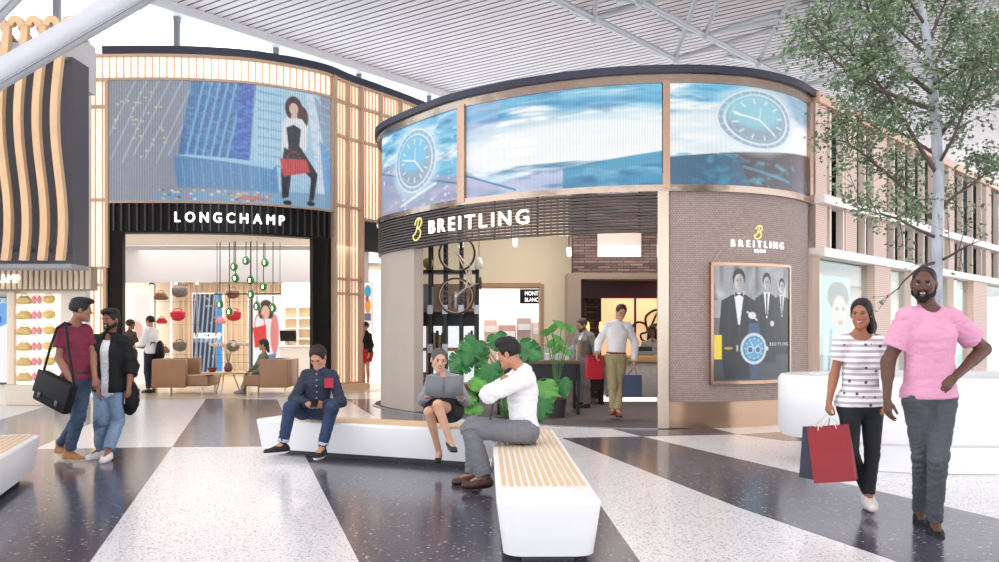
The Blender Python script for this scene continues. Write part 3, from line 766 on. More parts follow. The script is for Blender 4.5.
for i in range(-4, 4):
    xc = 13.5+17.8*i; pts = []
    for k in range(41):
        u = k/40; y = 262-u*230
        wv = 2.6*math.sin(u*7.2+1.3)+1.2*math.sin(u*3+.5)
        dv = .30+.10*math.cos(u*7.2+1.3)
        pts.append((xb(xc+wv), YB-dv, zb(y)))
    for k in range(1, 9):       # the hook over the top
        a = PI*k/8; pts.append((xb(xc+wv)+.0+.10*(1-math.cos(a)), YB-dv+.1+.0*k, zb(32)+.16*math.sin(a)))
    pts.append((pts[-1][0], pts[-1][1]+.25, pts[-1][2]-.12))
    V = []; w_, d_ = .058, .055
    for p in pts: V += [(p[0]-w_, p[1]-d_, p[2]), (p[0]+w_, p[1]-d_, p[2]), (p[0]+w_, p[1]+d_, p[2]), (p[0]-w_, p[1]+d_, p[2])]
    for k in range(41, 50):     # keep the hook's band thickness in its own plane
        tx = Vector(pts[min(k+1, 49)])-Vector(pts[k-1]); nrm_ = Vector((-tx.z, 0, tx.x)).normalized()*w_ if (tx.x or tx.z) else Vector((w_, 0, 0))
        p = Vector(pts[k]); V[4*k:4*k+4] = [tuple(p+nrm_+Vector((0, -d_, 0))), tuple(p-nrm_+Vector((0, -d_, 0))), tuple(p-nrm_+Vector((0, d_, 0))), tuple(p+nrm_+Vector((0, d_, 0)))]
    Fc = [(4*k+j, 4*k+(j+1) % 4, 4*k+4+(j+1) % 4, 4*k+4+j) for k in range(len(pts)-1) for j in range(4)]+[(3, 2, 1, 0), (4*len(pts)-4, 4*len(pts)-3, 4*len(pts)-2, 4*len(pts)-1)]
    rib = MB().add(V, Fc, 0, True)
    shifted(rib, t).build('wavy_rib', wood, t, sharp=50)
    if i == 0: shifted(MB().bar((xb(xc), YB+.5, zb(150)), (xb(xc), 17.195, zb(150)), .12, .12), t).build('support_arm', steel, t)
    for (yy, ) in ((250,), (60,)): shifted(MB().box((xb(xc)-.03, YB-.3, zb(yy)-.03), (xb(xc)+.03, YB+.02, zb(yy)+.03)), t).build('bracket', steel, t)
# ================================================================ left shop under the block
YS = 17.2; zs = lambda y: EYE+(HOR-y)*YS/F_PX; xs = lambda x: (x-CX)*YS/F_PX
warm_w = mat('warm_white_wall', 'f1e7da', .6, emit='fff0dd', es=.0)
struct(MB().box((xs(-260), YS, 0), (xs(86), YS+.2, 7.)).build('wall_left', warm_w))
ribm = mat('cream_rib', 'e3cfb4', .5, noise=(4, .05)); lit_panel = emis('lit_panel', 'ffe9c8', .85)
t = thing('shop_fascia', 'cream ribbed fascia over the left shop carrying white letters', 'fascia', (xs(10), YS-.3, zs(292)))
shifted(MB().box((xs(-260), YS-.32, zs(291)), (xs(100), YS-.1, zs(268))), t).build('backing', mat('fascia_back', 'a58f78', .6), t)
mb = MB(); x = -240
while x < 99: mb.box((xs(x), YS-.42, zs(290)), (xs(x+3.4), YS-.32, zs(269))); x += 5.5
shifted(mb, t).build('ribs', ribm, t)
sg = text_flat('sign_letters', 'LONGCHAMP', .22, (xs(2.5), YS-.46, zs(284)), (1, 0, 0), emis('sign_white', 'ffffff', 1.3), None, .0, .02, 1.25, width=(xs(32)-xs(-27)))
tag(sg, 'white letters of LONGCHAMP cropped by the left edge of the picture', 'sign')
# poster with a blue picture and red bag
c_ = Canvas(50, 130, (.35, .62, .85)); c_.poly([(0, .5), (1, .3), (1, 1), (0, 1)], (.93, .93, .95)); c_.ell(.3, .62, .4, .12, (.85, .15, .15)); c_.ell(.5, .25, .35, .1, (.1, .3, .6)); c_.ell(.1, .45, .2, .1, (.95, .75, .6)); c_.poly([(0, .72), (.6, .75), (.5, .95), (0, 1)], (.75, .85, .95))
t = thing('light_box_poster', 'tall backlit advert with a red bag on pale blue at the far left edge', 'poster', (xs(-10), YS-.1, zs(386)))
shifted(MB().box((xs(-30), YS-.14, zs(384)), (xs(13), YS-.02, zs(297))), t).build('frame', mat('poster_frame', '4b4a4c', .5), t)
po = t.location
picture('print', c_.a, lambda u, v: (xs(-28)+u*(xs(11.3)-xs(-28))-po.x, YS-.15-po.y, zs(382)+v*(zs(299)-zs(382))-po.z), 1.0, t)
text_flat('poster_lettering', 'MARC JACOBS', .15, (xs(-3)-po.x, YS-.165-po.y, zs(303.5)-po.z), (1, 0, 0), whitem, t, .01, .003, 1, width=xs(10)-xs(-18))
# display wall with small bags: three columns, six rows
t = thing('display_wall', 'white lit display wall carrying rows of small bags in the left shop', 'display wall', (xs(40), YS-.05, 0))
shifted(MB().box((xs(20), YS-.12, zs(384)), (xs(61), YS, zs(294))), t).build('panel', emis('display_lit', 'fff4ea', .55), t)
shifted(MB().box((xs(12), YS-.2, zs(384)), (xs(20), YS, zs(292)), bev=.02), t).build('side_post', mat('post_cream', 'ecd9c0', .5), t)
shifted(MB().box((xs(12), YS-.24, 0.005), (xs(61), YS, zs(384)), bev=.01), t).build('plinth', mat('plinth_pale', 'd8cbbb', .5), t)
def mini_bag(name, label, m, m2, kind, rootloc=(0, 0, 0), group=None):
    t = thing(name, label, 'bag', rootloc, group)
    S = SDF((-.16, -.1, -.03), (.16, .1, .3), .008)
    if kind == 0: S.cone((-.1, 0, .05), (.1, 0, .05), .05, .05, k=.02); S.cone((-.06, 0, .11), (.06, 0, .11), .045, .045, k=.04)
    elif kind == 1:
        for x in (-.055, .055): S.ell((x, 0, .09), (.05, .04, .085), None, .01)
    else: S.ell((0, 0, .085), (.11, .05, .075), None, .02); S.cone((-.09, 0, .13), (.09, 0, .13), .02, .02, k=.03)
    V, Q = S.surf(); mesh_np('pouch', V, Q, m, t, (0, 0, 0), disp=fold(V, .005, 30, 3))
    MB().tube([(-.07, 0, .13), (-.05, 0, .185), (0, 0, .20), (.05, 0, .185), (.07, 0, .13)], .008, 6).build('handle', m2, t)
    MB().box((-.02, -.055, .06), (.02, -.04, .085)).build('clasp', m2, t)
    return t
tan_, pink, must, oliv = mat('bag_tan', 'd9b878', .5), mat('bag_pink', 'f09ba8', .5), mat('bag_mustard', 'e8cb78', .5), mat('bag_olive', 'b0a057', .5)
gold = mat('gold_trim', 'c9a35a', .3, .8)
rown = ['in the top row', 'in the second row', 'in the third row', 'in the fourth row', 'in the fifth row', 'in the bottom row']
protos = [mini_bag('tan_handbag', 'x', tan_, gold, 0), mini_bag('pink_handbag', 'x', pink, gold, 1), mini_bag('yellow_handbag', 'x', must, gold, 2)]
used = [0, 0, 0]
for ci, (cx_, nm, cn) in enumerate(((29, 'small tan handbag', 'left column'), (41.3, 'small pink pouch', 'middle column'), (53.5, 'small yellow bag', 'right column'))):
    for r_, yy in enumerate((304.5, 319.5, 335, 350.5, 365.5, 380.5)):
        o = protos[ci] if not used[ci] else copy_tree(protos[ci]); used[ci] = 1
        o.location = (xs(cx_), YS-.17, zs(yy)); tag(o, '%s %s of the %s on the left display wall' % (nm, rown[r_], cn), 'bag', 'small bags on the left display wall')
        if ci == 1: o.scale = (.9, .9, .9)
# ================================================================ lit lattice wall between the shops
Lc = Curve([(-10.6, 19.6), (-9.95, 19.45), (-8.86, 19.35), (-7.28, 19.3), (-6.24, 19.4), (-5.24, 19.7), (-4.1, 20.55), (-3.57, 21.5), (-2.55, 23.1), (-1.7, 24.7), (-.6, 27)])
zl = lambda y: EYE+(HOR-y)*19.35/F_PX
brz = mat('lattice_bronze', 'c4a58e', .5); brz2 = mat('lattice_tan', 'd8b79c', .5)
lat_lit = mat('lattice_lit', 'fdf0de', .5, emit='ffe9d0', es=.85)
def lattice(name, label, s0, s1, z0, z1, pitch, majors=(), rails=(), off=0., cat='wall panel', glow=lat_lit):
    p0 = Lc.pt((s0+s1)/2, off); t = thing(name, label, cat, (p0.x, p0.y, z0))
    m = MB(); strip(m, Lc, s0, s1, z0, z1, off-.09, off-.05); shifted(m, t).build('lit_backing', glow, t)
    m = MB(); n = max(1, round((s1-s0)/pitch))
    for i in range(n+1):
        s = s0+(s1-s0)*i/n; a = Lc.pt(s, off-.02)
        m.bar((a.x, a.y, z0), (a.x, a.y, z1), .022, .035, up=tuple(Lc.nrm(s)))
    shifted(m, t).build('mullions', brz2, t)
    for s in majors:
        a = Lc.pt(s, off+.02); shifted(MB().bar((a.x, a.y, z0), (a.x, a.y, z1), .07, .12, up=tuple(Lc.nrm(s))), t).build('post', brz, t)
    for z in rails:
        m = MB(); strip(m, Lc, s0, s1, z-.03, z+.03, off-.08, off+.06); shifted(m, t).build('rail', brz, t)
    return t
sL = Lc.at
lattice('lattice_panel', 'backlit slatted band along the top of the curved shop front', sL(88), sL(331), zl(80), zl(55), .155, (sL(89),), (zl(80), zl(56)))
lattice('lattice_panel', 'narrow backlit slatted column left of the curved advertising screen', sL(88), sL(109), zl(268), zl(80), .155, (sL(89), sL(108)), (zl(107), zl(200)))
lattice('lattice_panel', 'pale backlit slatted wall behind the two standing men', sL(60), sL(107), .02, zl(268), .155, (sL(61), sL(84), sL(106)), (zl(268), zl(285), .1))
lattice('lattice_panel', 'tall backlit slatted screen between the two shop fronts', sL(332), sL(362), .12, zl(55), .11, (sL(333), sL(347), sL(361)), (zl(56), zl(80), zl(118), zl(194), zl(274), zl(290), .15))
lattice('lattice_panel', 'backlit slatted wall above the dark doorway left of the watch shop', sL(363), sL(450), zl(207), zl(55), .12, (sL(380), sL(400)), (zl(56), zl(80), zl(118), zl(205)))
mb = MB(); strip(mb, Lc, sL(331), sL(363), .0, .14, -.15, .2); tag(mb.build('plinth', mat('plinth_cream', 'd9b996', .4)), 'cream plinth under the tall backlit slatted screen', 'plinth')
# black parapet
mb = MB(); strip(mb, Lc, sL(104), sL(445), zl(55), zl(47.5), -1.2, .1); tag(mb.build('parapet', cap_m), 'dark parapet capping the curved shop front on the left', 'parapet')
# roof deck so that the building is closed on top
def lpoly(pa, pb, off, z, back, nm, m_, th=.08):
    a = [Lc.pt(sL(pa)+(sL(pb)-sL(pa))*i/30, off) for i in range(31)]; P_ = [(p.x, p.y, z) for p in a]+[(x, y, z) for x, y in back]
    return struct(MB().prism(P_, (0, 0, 0), (0, 0, th)).build(nm, m_))
lpoly(95, 440, -.2, zl(56.5), [(-2.2, 28), (-9.5, 28)], 'ceiling_shop', whitem)
# black fascia with fins, portal
ft = thing('shop_fascia', 'black curved fascia with vertical fins over the wide shop opening', 'fascia', Lc.pt(sL(220), 0)+Vector((0, 0, zl(233))))
mb = MB(); strip(mb, Lc, sL(107), sL(331), zl(233), zl(203), -.3, .0); shifted(mb, ft).build('panel', blackf, ft)
mb = MB(); s = sL(107)
while s < sL(331): a = Lc.pt(s, .03); mb.bar((a.x, a.y, zl(231)), (a.x, a.y, zl(204)), .03, .07, up=tuple(Lc.nrm(s))); s += .17
shifted(mb, ft).build('fins', mat('fin_grey', '4d4a4e', .35, .4), ft)
tag(text_curved('sign_letters', 'LONGCHAMP', Lc, sL(176.5), sL(282.5), zl(222.5), .22, emis('sign_white', 'ffffff', 1.3), .10, .035, .012, None, .86), 'white illuminated LONGCHAMP letters on the black fascia', 'sign')
pm = mat('portal_black', '120d10', .5, spec=.25)
for a0, a1, lb in ((107, 122.5, 'glossy black portal pier left of the wide shop opening'), (313, 331, 'glossy black portal pier right of the wide shop opening')):
    mb = MB(); strip(mb, Lc, sL(a0), sL(a1), .0, zl(233), -.14, .0); tag(mb.build('portal_pier', pm), lb, 'pier')
# dark opening fascia right of the lattice
mb = MB(); strip(mb, Lc, sL(363), sL(388), zl(240), zl(207), -.2, .02); tag(mb.build('door_fascia', blackf), 'black fascia over the narrow doorway left of the watch shop', 'fascia')
# LED screen picture
cv = Canvas(230, 120, (.55, .57, .62))
cv.put(np.clip(cv.noise(60, 30, 2, 1)*.9-.2, 0, 1), (.48, .5, .57), .5)
for i in range(11):
    x0 = .02+i*.05; cv.line(x0+.10, 0, x0-.06, .62+.03*(i % 3), .006, (.86, .9, .98), .85)
r_ = np.random.RandomState(3)
for i in range(34): x, y = r_.rand()*.32, r_.rand()*.62; cv.ell(x+.02, y+.05, .008, .007, (.95, .93, .55), .8)
cv.poly([(.36, 0), (.62, 0), (.60, .68), (.30, .62)], (.10, .32, .66), .75)
for i in range(7): x0 = .38+i*.034; cv.line(x0+.03, .0, x0-.045, .63, .010, (.45, .85, .98), .9); cv.line(x0+.045, .0, x0-.03, .63, .004, (.08, .2, .75), .8)
cv.poly([(.56, .0), (.62, 0), (.60, .68), (.53, .66)], (.12, .25, .72), .85)
cv.poly([(.63, 0), (.93, 0), (1, .6), (1, 1), (.62, 1), (.60, .66)], (.72, .88, .97), .95)
for j in range(9): cv.line(.64, .06+j*.075, .74, .07+j*.075, .012, (.32, .66, .9), .8)
for j in range(6): cv.line(.655+j*.018, .1, .65+j*.018, .7, .004, (.85, .95, 1), .9)
cv.poly([(.86, .02), (.9, .02), (1, .9), (.93, .95)], (.92, .96, 1)); cv.poly([(.9, .02), (1, .2), (1, .8)], (.55, .60, .68), .9); cv.poly([(.93, .4), (1, .5), (1, 1), (.97, 1)], (.25, .55, .85), .8)
for j in range(8): cv.line(.9+.012*j, .08+.08*j, .99, .1+.07*j, .006, (.86, .8, .74), .8)
cv.put(np.clip((cv.noise(50, 70, 2, 31)-.45)*4, 0, 1)*((cv.x > .33) & (cv.x < .62) & (cv.y < .66)), (.35, .70, .95), .5); cv.put(np.clip((cv.noise(40, 60, 2, 32)-.5)*4, 0, 1)*((cv.x > .63) & (cv.y < .9)), (.45, .75, .95), .4)
cv.poly([(.28, .62), (.72, .66), (.73, .9), (.3, .88)], (.22, .48, .74), .85); cv.poly([(.29, .62), (.34, .61), (.72, .655), (.7, .7)], (.60, .85, .96))
for j in range(10): cv.line(.32+j*.04, .67, .33+j*.04, .87, .004, (.55, .8, .95), .8)
cv.poly([(.2, .93), (1, .86), (1, 1), (.2, 1)], (.42, .62, .78), .8)
for i in range(60): x = .2+r_.rand()*.5; cv.ell(x, .90+r_.rand()*.08, .008, .008, [(.9, .4, .3), (1, 1, 1), (.3, .3, .4), (.9, .8, .5)][i % 4], .8)
cv.ell(.61, .955, .06, .02, (.85, .35, .3), .8)
cv.put(np.ones(cv.x.shape), (.80, .88, .96), .16)
sk_ = (.93, .78, .70)        # woman with a red handbag
cv.ell(.80, .16, .04, .10, (.22, .12, .10)); cv.ell(.835, .23, .035, .1, (.30, .16, .13)); cv.ell(.80, .165, .021, .05, sk_); cv.poly([(.79, .2), (.815, .2), (.82, .27), (.785, .27)], sk_)
cv.poly([(.76, .25), (.84, .24), (.865, .30), (.85, .55), (.76, .56), (.745, .3)], (.97, .97, 1)); cv.poly([(.765, .33), (.80, .30), (.835, .33), (.825, .5), (.775, .5)], (.10, .10, .13))
cv.poly([(.745, .3), (.765, .3), (.76, .5), (.79, .57), (.785, .62), (.745, .53)], (.96, .96, .98)); cv.poly([(.845, .28), (.87, .3), (.862, .5), (.80, .62), (.79, .58), (.84, .48)], (.96, .96, .98))
cv.poly([(.77, .5), (.83, .48), (.92, .7), (.90, .93), (.875, .94), (.885, .74), (.80, .62)], (.12, .12, .15)); cv.poly([(.755, .5), (.80, .55), (.775, .92), (.745, .94), (.74, .7)], (.12, .11, .14))
cv.poly([(.735, .60), (.862, .585), (.88, .69), (.75, .75)], (.84, .25, .27)); cv.ring(.80, .6, .03, .07, .08, (.75, .18, .2))
for x, y in ((.77, .97), (.885, .96)): cv.ell(x, y, .02, .02, (.08, .08, .1))
cv.put(np.ones(cv.x.shape), (.85, .88, .95), .10); cv.put(np.clip((cv.noise(120, 90, 2, 77)-.5)*3, 0, 1), (.75, .80, .9), .2)
s0, s1 = sL(109.5), sL(330)
def lplace(u, v): p = Lc.pt(s0+(s1-s0)*u, .02); return (p.x, p.y, zl(201.5)+(zl(81)-zl(201.5))*v)
t = thing('led_screen', 'large curved advertising screen showing a woman with a red handbag', 'screen', (0, 0, 0)); t.location = Lc.pt((s0+s1)/2, 0)+Vector((0, 0, zl(201)))
o_ = t.location
picture('display', cv.a, lambda u, v: tuple(Vector(lplace(u, v))-o_), .8, t, led=28)
mb = MB(); strip(mb, Lc, s0, s1, zl(202.5), zl(80), -.12, .0); shifted(mb, t).build('housing', black, t)
mb = MB(); strip(mb, Lc, s0-.06, s1+.06, zl(203.5), zl(201.5), -.05, .07); strip(mb, Lc, s0-.06, s1+.06, zl(81), zl(79.5), -.05, .07)
strip(mb, Lc, s0-.07, s0, zl(203), zl(80), -.05, .07); strip(mb, Lc, s1, s1+.07, zl(203), zl(80), -.05, .07); shifted(mb, t).build('frame', brz, t)
# ================================================================ interior of the wide shop
in_floor = mat('shop_floor_beige', 'cdbda6', .25); 
mb = MB(); V = [];  n = 40
for i in range(n+1):
    s = sL(105)+(sL(365)-sL(105))*i/n; a = Lc.pt(s, .9 if i < 30 else .9); V += [(a.x, a.y, .004)]
mb.add(V+[(-2.6, 29, .004), (-10.2, 29, .004)], [list(range(n+3))]); struct(mb.build('floor_shop', in_floor))
zc = 3.52
wallw = mat('shop_wall_white', 'f3ece4', .7); tmbr = mat('timber_panel', 'cdb9a2', .55, noise=(2.5, .14, (6, 1, .5)))
# bulkhead and ceiling
struct(MB().box((-10.15, 22.3, 2.60), (-3.25, 22.4, 3.5)).build('wall_bulkhead', mat('bulkhead_white', 'cbc8cc', .7)))
lpoly(108, 366, -.62, zc+.02, [(-3.3, 22.9), (-10.1, 22.9)], 'ceiling_shop', wallw); struct(MB().box((-10.1, 22.45, 3.02), (-3.0, 27.9, 3.1)).build('ceiling_shop', wallw))
struct(MB().box((-10.2, 28, 0), (-2.3, 28.1, 3.1)).build('wall_back', tmbr)); struct(MB().box((-10.3, 20.3, 0), (-10.2, 27.9, 3.4)).build('wall_side', wallw)); struct(MB().box((-2.9, 24.4, 0), (-2.8, 27.9, 3.4)).build('wall_side', wallw))
mb = MB()
for i in range(44): mb.box((-10.0+i*.165, 27.94, 0), (-9.94+i*.165, 28, 3.02))
struct(mb.build('trim_battens', tmbr))
area('shop_light', (-6.5, 25.2, 2.95), 6, 260, sy=3.2, col=(1, .96, .9)); area('shop_light', (-6.2, 21.8, 3.4), 5.5, 60, sy=1.6, col=(1, .96, .92))
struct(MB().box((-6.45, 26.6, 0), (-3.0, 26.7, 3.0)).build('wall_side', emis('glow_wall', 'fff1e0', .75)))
t = thing('shelf_wall', 'bright built-in shelving at the right back of the wide shop', 'shelves', (-5.7, 26.4, 0))
shifted(MB().box((-6.4, 26.5, .85), (-4.9, 26.58, 2.1)), t).build('back_panel', mat('shelf_back', 'e6cdaa', .5), t)
for z in (.85, 1.15, 1.45, 1.75, 2.08): shifted(MB().box((-6.4, 26.2, z), (-4.9, 26.55, z+.03)), t).build('shelf', whitem, t)
for x in (-6.4, -5.9, -5.4, -4.92): shifted(MB().box((x, 26.2, .85), (x+.025, 26.55, 2.1)), t).build('divider', whitem, t)
t = thing('shop_counter', 'white low counter with a screen at the right of the wide shop', 'counter', (-5.4, 24.6, 0))
shifted(MB().box((-5.95, 24.3, 0.004), (-4.7, 24.9, .95), bev=.02), t).build('body', white, t); shifted(MB().box((-5.97, 24.25, .95), (-4.68, 24.95, 1.0), bev=.01), t).build('worktop', whitem, t)
q = thing('till_screen', 'small dark till screen on the white counter of the wide shop', 'monitor', (-5.75, 24.55, 1.0))
MB().box((-.22, -.02, .12), (.22, .02, .42), M=Matrix.Rotation(.25, 4, 'X'), bev=.008).build('display', black, q); MB().tube([(0, .03, 0), (0, .03, .2)], .02, 8).build('stand', steel, q); MB().box((-.1, -.07, 0), (.1, .1, .015)).build('foot', steel, q)
def far_poster(label, px0, px1, y0, y1, Y, canv, es=1.0, frame=None):
    a = P(px0, y1, Y); b = P(px1, y0, Y); t = thing('light_box_poster', label, 'poster', (a.x, Y, a.z))
    W_, H_ = b.x-a.x, b.z-a.z
    MB().box((-.03, .01, -.03), (W_+.03, .1, H_+.03)).build('frame', frame or whitem, t)
    picture('print', canv, lambda u, v: (u*W_, -.0, v*H_), es, t); return t
c1 = Canvas(26, 70, (.96, .93, .9)); c1.ell(.2, .35, .25, .2, (.95, .6, .5), .5); c1.poly([(.05, 0), (.4, 0), (.35, .3), (.0, .35)], (.9, .75, .6), .7); c1.ell(.5, .4, .2, .1, (.8, .4, .35), .4)
far_poster('tall bright pale poster at the left back of the wide shop', 125, 150, 295, 385, 25.2, c1.a, 1.0)
c2 = Canvas(40, 80, (.10, .13, .22))
for i in range(7): c2.line(.1+i*.16, 0, -.1+i*.15, 1, .02, (.75, .85, .98), .9)
for i in range(20): c2.ell(r_.rand(), r_.rand(), .03, .012, (.95, .9, .6), .8)
c2.poly([(.75, 0), (1, 0), (1, 1), (.8, 1)], (.25, .6, .9)); c2.poly([(.0, .54), (.95, .54), (.95, .62), (0, .62)], (.9, .95, 1), .5)
far_poster('dark blue city picture with a LONGCHAMP caption inside the wide shop', 193, 222, 294, 372, 24.6, c2.a, .9)
q = P(207.5, 338, 24.56); tag(text_flat('caption_letters', 'LONGCHAMP', .2, (q.x, q.y-.005, q.z), (1, 0, 0), emis('sign_white', 'ffffff', 1.3), None, .02, .01, 1, width=.74), 'small white LONGCHAMP caption on the dark blue picture', 'sign')
c3 = Canvas(50, 100, (.97, .97, .96)); c3.poly([(0, 0), (.12, 0), (.12, 1), (0, 1)], (.1, .1, .12)); c3.ell(.5, .2, .22, .14, (.15, .1, .1)); c3.ell(.48, .22, .12, .09, (.9, .7, .6)); c3.poly([(.3, .3), (.72, .3), (.85, .75), (.3, .8)], (.93, .91, .9)); c3.poly([(.12, .42), (.5, .38), (.52, .65), (.18, .68)], (.9, .2, .2)); c3.ring(.32, .38, .14, .14, .1, (.85, .2, .2)); c3.poly([(.3, .8), (.8, .75), (.7, 1), (.4, 1)], (.35, .5, .7)); c3.ell(.75, .5, .12, .25, (.9, .35, .35), .7)
far_poster('tall bright poster of a dark haired woman carrying a red bag', 249, 283, 296, 372, 25.0, c3.a, .95)
# glass display columns with bags, inside the wide shop
glc = glass_mat('display_glass', (.93, .96, .96), .06)
def shelf_case(label, px, Y, wpx, levels, bags, grp):
    a = P(px, 330, Y); w_ = wpx*Y/F_PX/2; t = thing('display_shelves', label, 'shelves', (a.x, Y, 0))
    for x in (-w_, w_): MB().box((x-.015, -.015, 0.004), (x+.015, .015, 2.9)).build('post', steel, t)
    for z in levels: MB().box((-w_, -.16, z), (w_, .16, z+.015)).build('glass_shelf', glc, t)
    for (li, dx, m, nm, sc_) in bags:
        o = mini_bag('handbag', '%s on %s' % (nm, grp), m, m, 0 if sc_ < 1.4 else 2, (a.x+dx, Y, levels[li]+.065*sc_-.03), 'handbags on the shop shelves'); o.scale = (sc_, sc_, sc_)
lv = [EYE+(HOR-y)*24/F_PX for y in (355, 325, 302)]
grey_b, red_b = mat('bag_grey', '6e6763', .6), mat('bag_red', 'c8203a', .45)
brown_b = mat('bag_brown', '7d5a46', .5)
shelf_case('glass shelves of handbags behind the left sofa', 176, 24, 42, [.55]+lv[::1], [(2, .05, red_b, 'bright red handbag', 1.8), (2, -.38, red_b, 'smaller red handbag', 1.0), (3, .1, grey_b, 'large grey handbag on the top shelf', 2.0), (3, -.4, brown_b, 'small brown bag', 1.3), (1, .1, grey_b, 'grey handbag on the low shelf', 1.7), (1, -.35, brown_b, 'brown handbag on the low shelf', 1.2)], 'the glass shelves behind the left sofa')
shelf_case('glass shelves of handbags behind the flower vase', 233, 24, 34, [.55]+lv, [(2, .02, red_b, 'crimson handbag', 1.8), (2, -.33, pink, 'small pink handbag', 1.0), (3, .0, brown_b, 'brown handbag', 1.6), (1, .0, grey_b, 'grey handbag', 1.6)], 'the glass shelves behind the flower vase')
# sofas, low table with orchids
sofa_m = mat('sofa_leather', '9a7355', .45, noise=(6, .05)); legm = mat('sofa_leg', 'b9a58c', .3, .5)
def sofa(label, px0, px1, Y, mir):
    a = P(px0, 330, Y); b = P(px1, 330, Y); w_ = b.x-a.x; t = thing('lounge_chair', label, 'armchair', (a.x, Y, .004), 'tan lounge chairs in the wide shop')
    if mir: fx = lambda x0, x1: (w_-x1, w_-x0)
    else: fx = lambda x0, x1: (x0, x1)
    x0, x1 = fx(0, w_*.62); MB().box((x0, -.38, .16), (x1, -.24, .78), bev=.03).build('side_panel', sofa_m, t)
    MB().box((x0, .55, .16), (x1, .69, .78), bev=.03).build('side_panel', sofa_m, t)
    x0, x1 = fx(0, .16); MB().box((x0, -.24, .16), (x1, .55, .78), bev=.03).build('backrest', sofa_m, t)
    x0, x1 = fx(.16, w_); MB().box((x0, -.24, .18), (x1, .55, .42), bev=.04).build('seat_cushion', sofa_m, t)
    for x in (.08, w_-.12):
        for y in (-.3, .6): xx = fx(x-.02, x+.02); MB().box((xx[0], y-.02, 0), (xx[1], y+.02, .19)).build('leg', legm, t)
    return t
sofa('tan leather lounge chair left of the low table', 158, 212, 19.95, False); sofa('tan leather lounge chair the woman in green sits on', 246, 292, 19.95, True)
a = P(226, 330, 19.9); t = thing('low_table', 'pale wooden low table between the two tan lounge chairs', 'table', (a.x, 19.9, .004))
MB().lathe([(0, .46), (.46, .46), (.48, .475), (.46, .49), (0, .49)], n=32).build('tabletop', mat('table_ash', 'c9ab84', .4), t)
for k in range(3): an = 2*PI*k/3+.5; MB().tube([(.15*math.cos(an), .15*math.sin(an), .46), (.32*math.cos(an), .32*math.sin(an), 0)], .015, 8).build('leg', legm, t)
v = thing('orchid_vase', 'vase of pale orchids on the low table', 'flowers', (a.x+.05, 19.9, .494))
MB().lathe([(0, 0), (.07, .01), (.1, .08), (.07, .17), (.04, .2), (.03, .19), (0, .18)], n=20).build('vase', mat('vase_brown', '6d4a44', .3), v)
orch = mat('orchid_petal', 'eadccb', .5)
for k in range(6):
    an = k*1.05; dx, dy = math.cos(an), math.sin(an)*.5
    pts = [(0, 0, .17), (dx*.08, dy*.08, .45), (dx*.24, dy*.24, .62), (dx*.42, dy*.42, .60)]; st = MB().tube(pts, .006, 6).build('stem', mat('stem_green', '5c6a3c', .5), v)
    mb = MB()
    for j in range(9):
        u = j/8; p = Vector(pts[2]).lerp(Vector(pts[3]), u)+Vector((RS.rand()*.04-.02, RS.rand()*.04-.02, RS.rand()*.06-.03)); mb.ball(p, (.03, .012, .028), 6); mb.ball(p+Vector((.012, -.01, .01)), (.012, .03, .028), 6)
    mb.build('blossom', orch, st)
t = thing('centrepiece_bowl', 'small reddish bowl beside the orchids on the low table', 'bowl', (a.x-.27, 19.8, .494)); MB().lathe([(0, 0), (.06, 0), (.12, .1), (.115, .1), (.05, .02), (0, .02)]).build('bowl', mat('bowl_red', '7a4038', .3), t)
# pendant cluster of green glass
pg = mat('pendant_green', '1e6b3a', .12, emit='2fa050', es=.12, coat=.6); bulb = emis('bulb_glow', 'fff0b0', 5)
cab = mat('cable_dark', '3b3a3a', .5); YP = 21.4
pp = [(220, 266), (246, 260), (269, 262), (236, 266), (233, 267)]
pends = [(234, 267), (246, 261), (265, 263), (235.5, 278.5), (250.5, 280.5), (263.5, 287), (251, 294.5), (220, 304.5), (229.5, 312), (257, 306.5), (273, 308.5)]
top_t = thing('pendant_bar', 'thin black suspended bar frame crossing the green pendants', 'light fitting', P(246, 290, YP+.12))
shifted(MB().bar(P(214, 294, YP+.12), P(282, 294, YP+.12), .03, .03), top_t).build('lower_bar', black, top_t); shifted(MB().bar(P(216, 283, YP+.12), P(283, 283, YP+.12), .05, .05), top_t).build('upper_bar', legm, top_t)
for x in (217, 280): shifted(MB().tube([P(x, 295, YP+.12), Vector((P(x, 283, YP+.12).x, YP+.12, zc))], .008, 6), top_t).build('hanger', cab, top_t)
names = ['upper left', 'topmost', 'upper right', 'second row left', 'second row middle', 'second row right', 'middle one under the bar', 'lowest left', 'lower left centre', 'lower right centre', 'lower right end']
for i, (x, y) in enumerate(pends):
    p = P(x, y, YP+(i % 3)*.12-.1); t = thing('pendant_lamp', 'green glass pendant, %s of the cluster over the low table' % names[i], 'pendant lamp', p, 'green glass pendants in the wide shop')
    MB().lathe([(.012, .13), (.03, .12), (.07, .08), (.092, .02), (.085, -.04), (.05, -.085), (.0, -.1)], n=16).build('glass_shade', pg, t)
    MB().ball((0, -.085, 0), (.02, .014, .05), 8).build('filament', bulb, t)
    MB().tube([(0, 0, .12), (0, 0, zc-p.z)], .012, 6).build('cable', cab, t)
for x, y in ((148, 279), (175, 281), (196, 281), (151, 284)):
    p = P(x, y, 23.2); t = thing('spotlight', 'small black ceiling spotlight, %s in the wide shop' % {148: 'leftmost', 175: 'middle one', 196: 'rightmost', 151: 'lower of the left pair'}[x], 'spotlight', p)
    MB().tube([(0, .05, .05), (.05, -.08, -.05)], .06, 12).build('head', black, t); MB().tube([(0, .0, 0), (0, .0, 3.02-p.z)], .012, 6).build('stem', black, t)
    MB().ball((.055, -.1, -.06), .045, 8).build('lens', lamp_w, t)
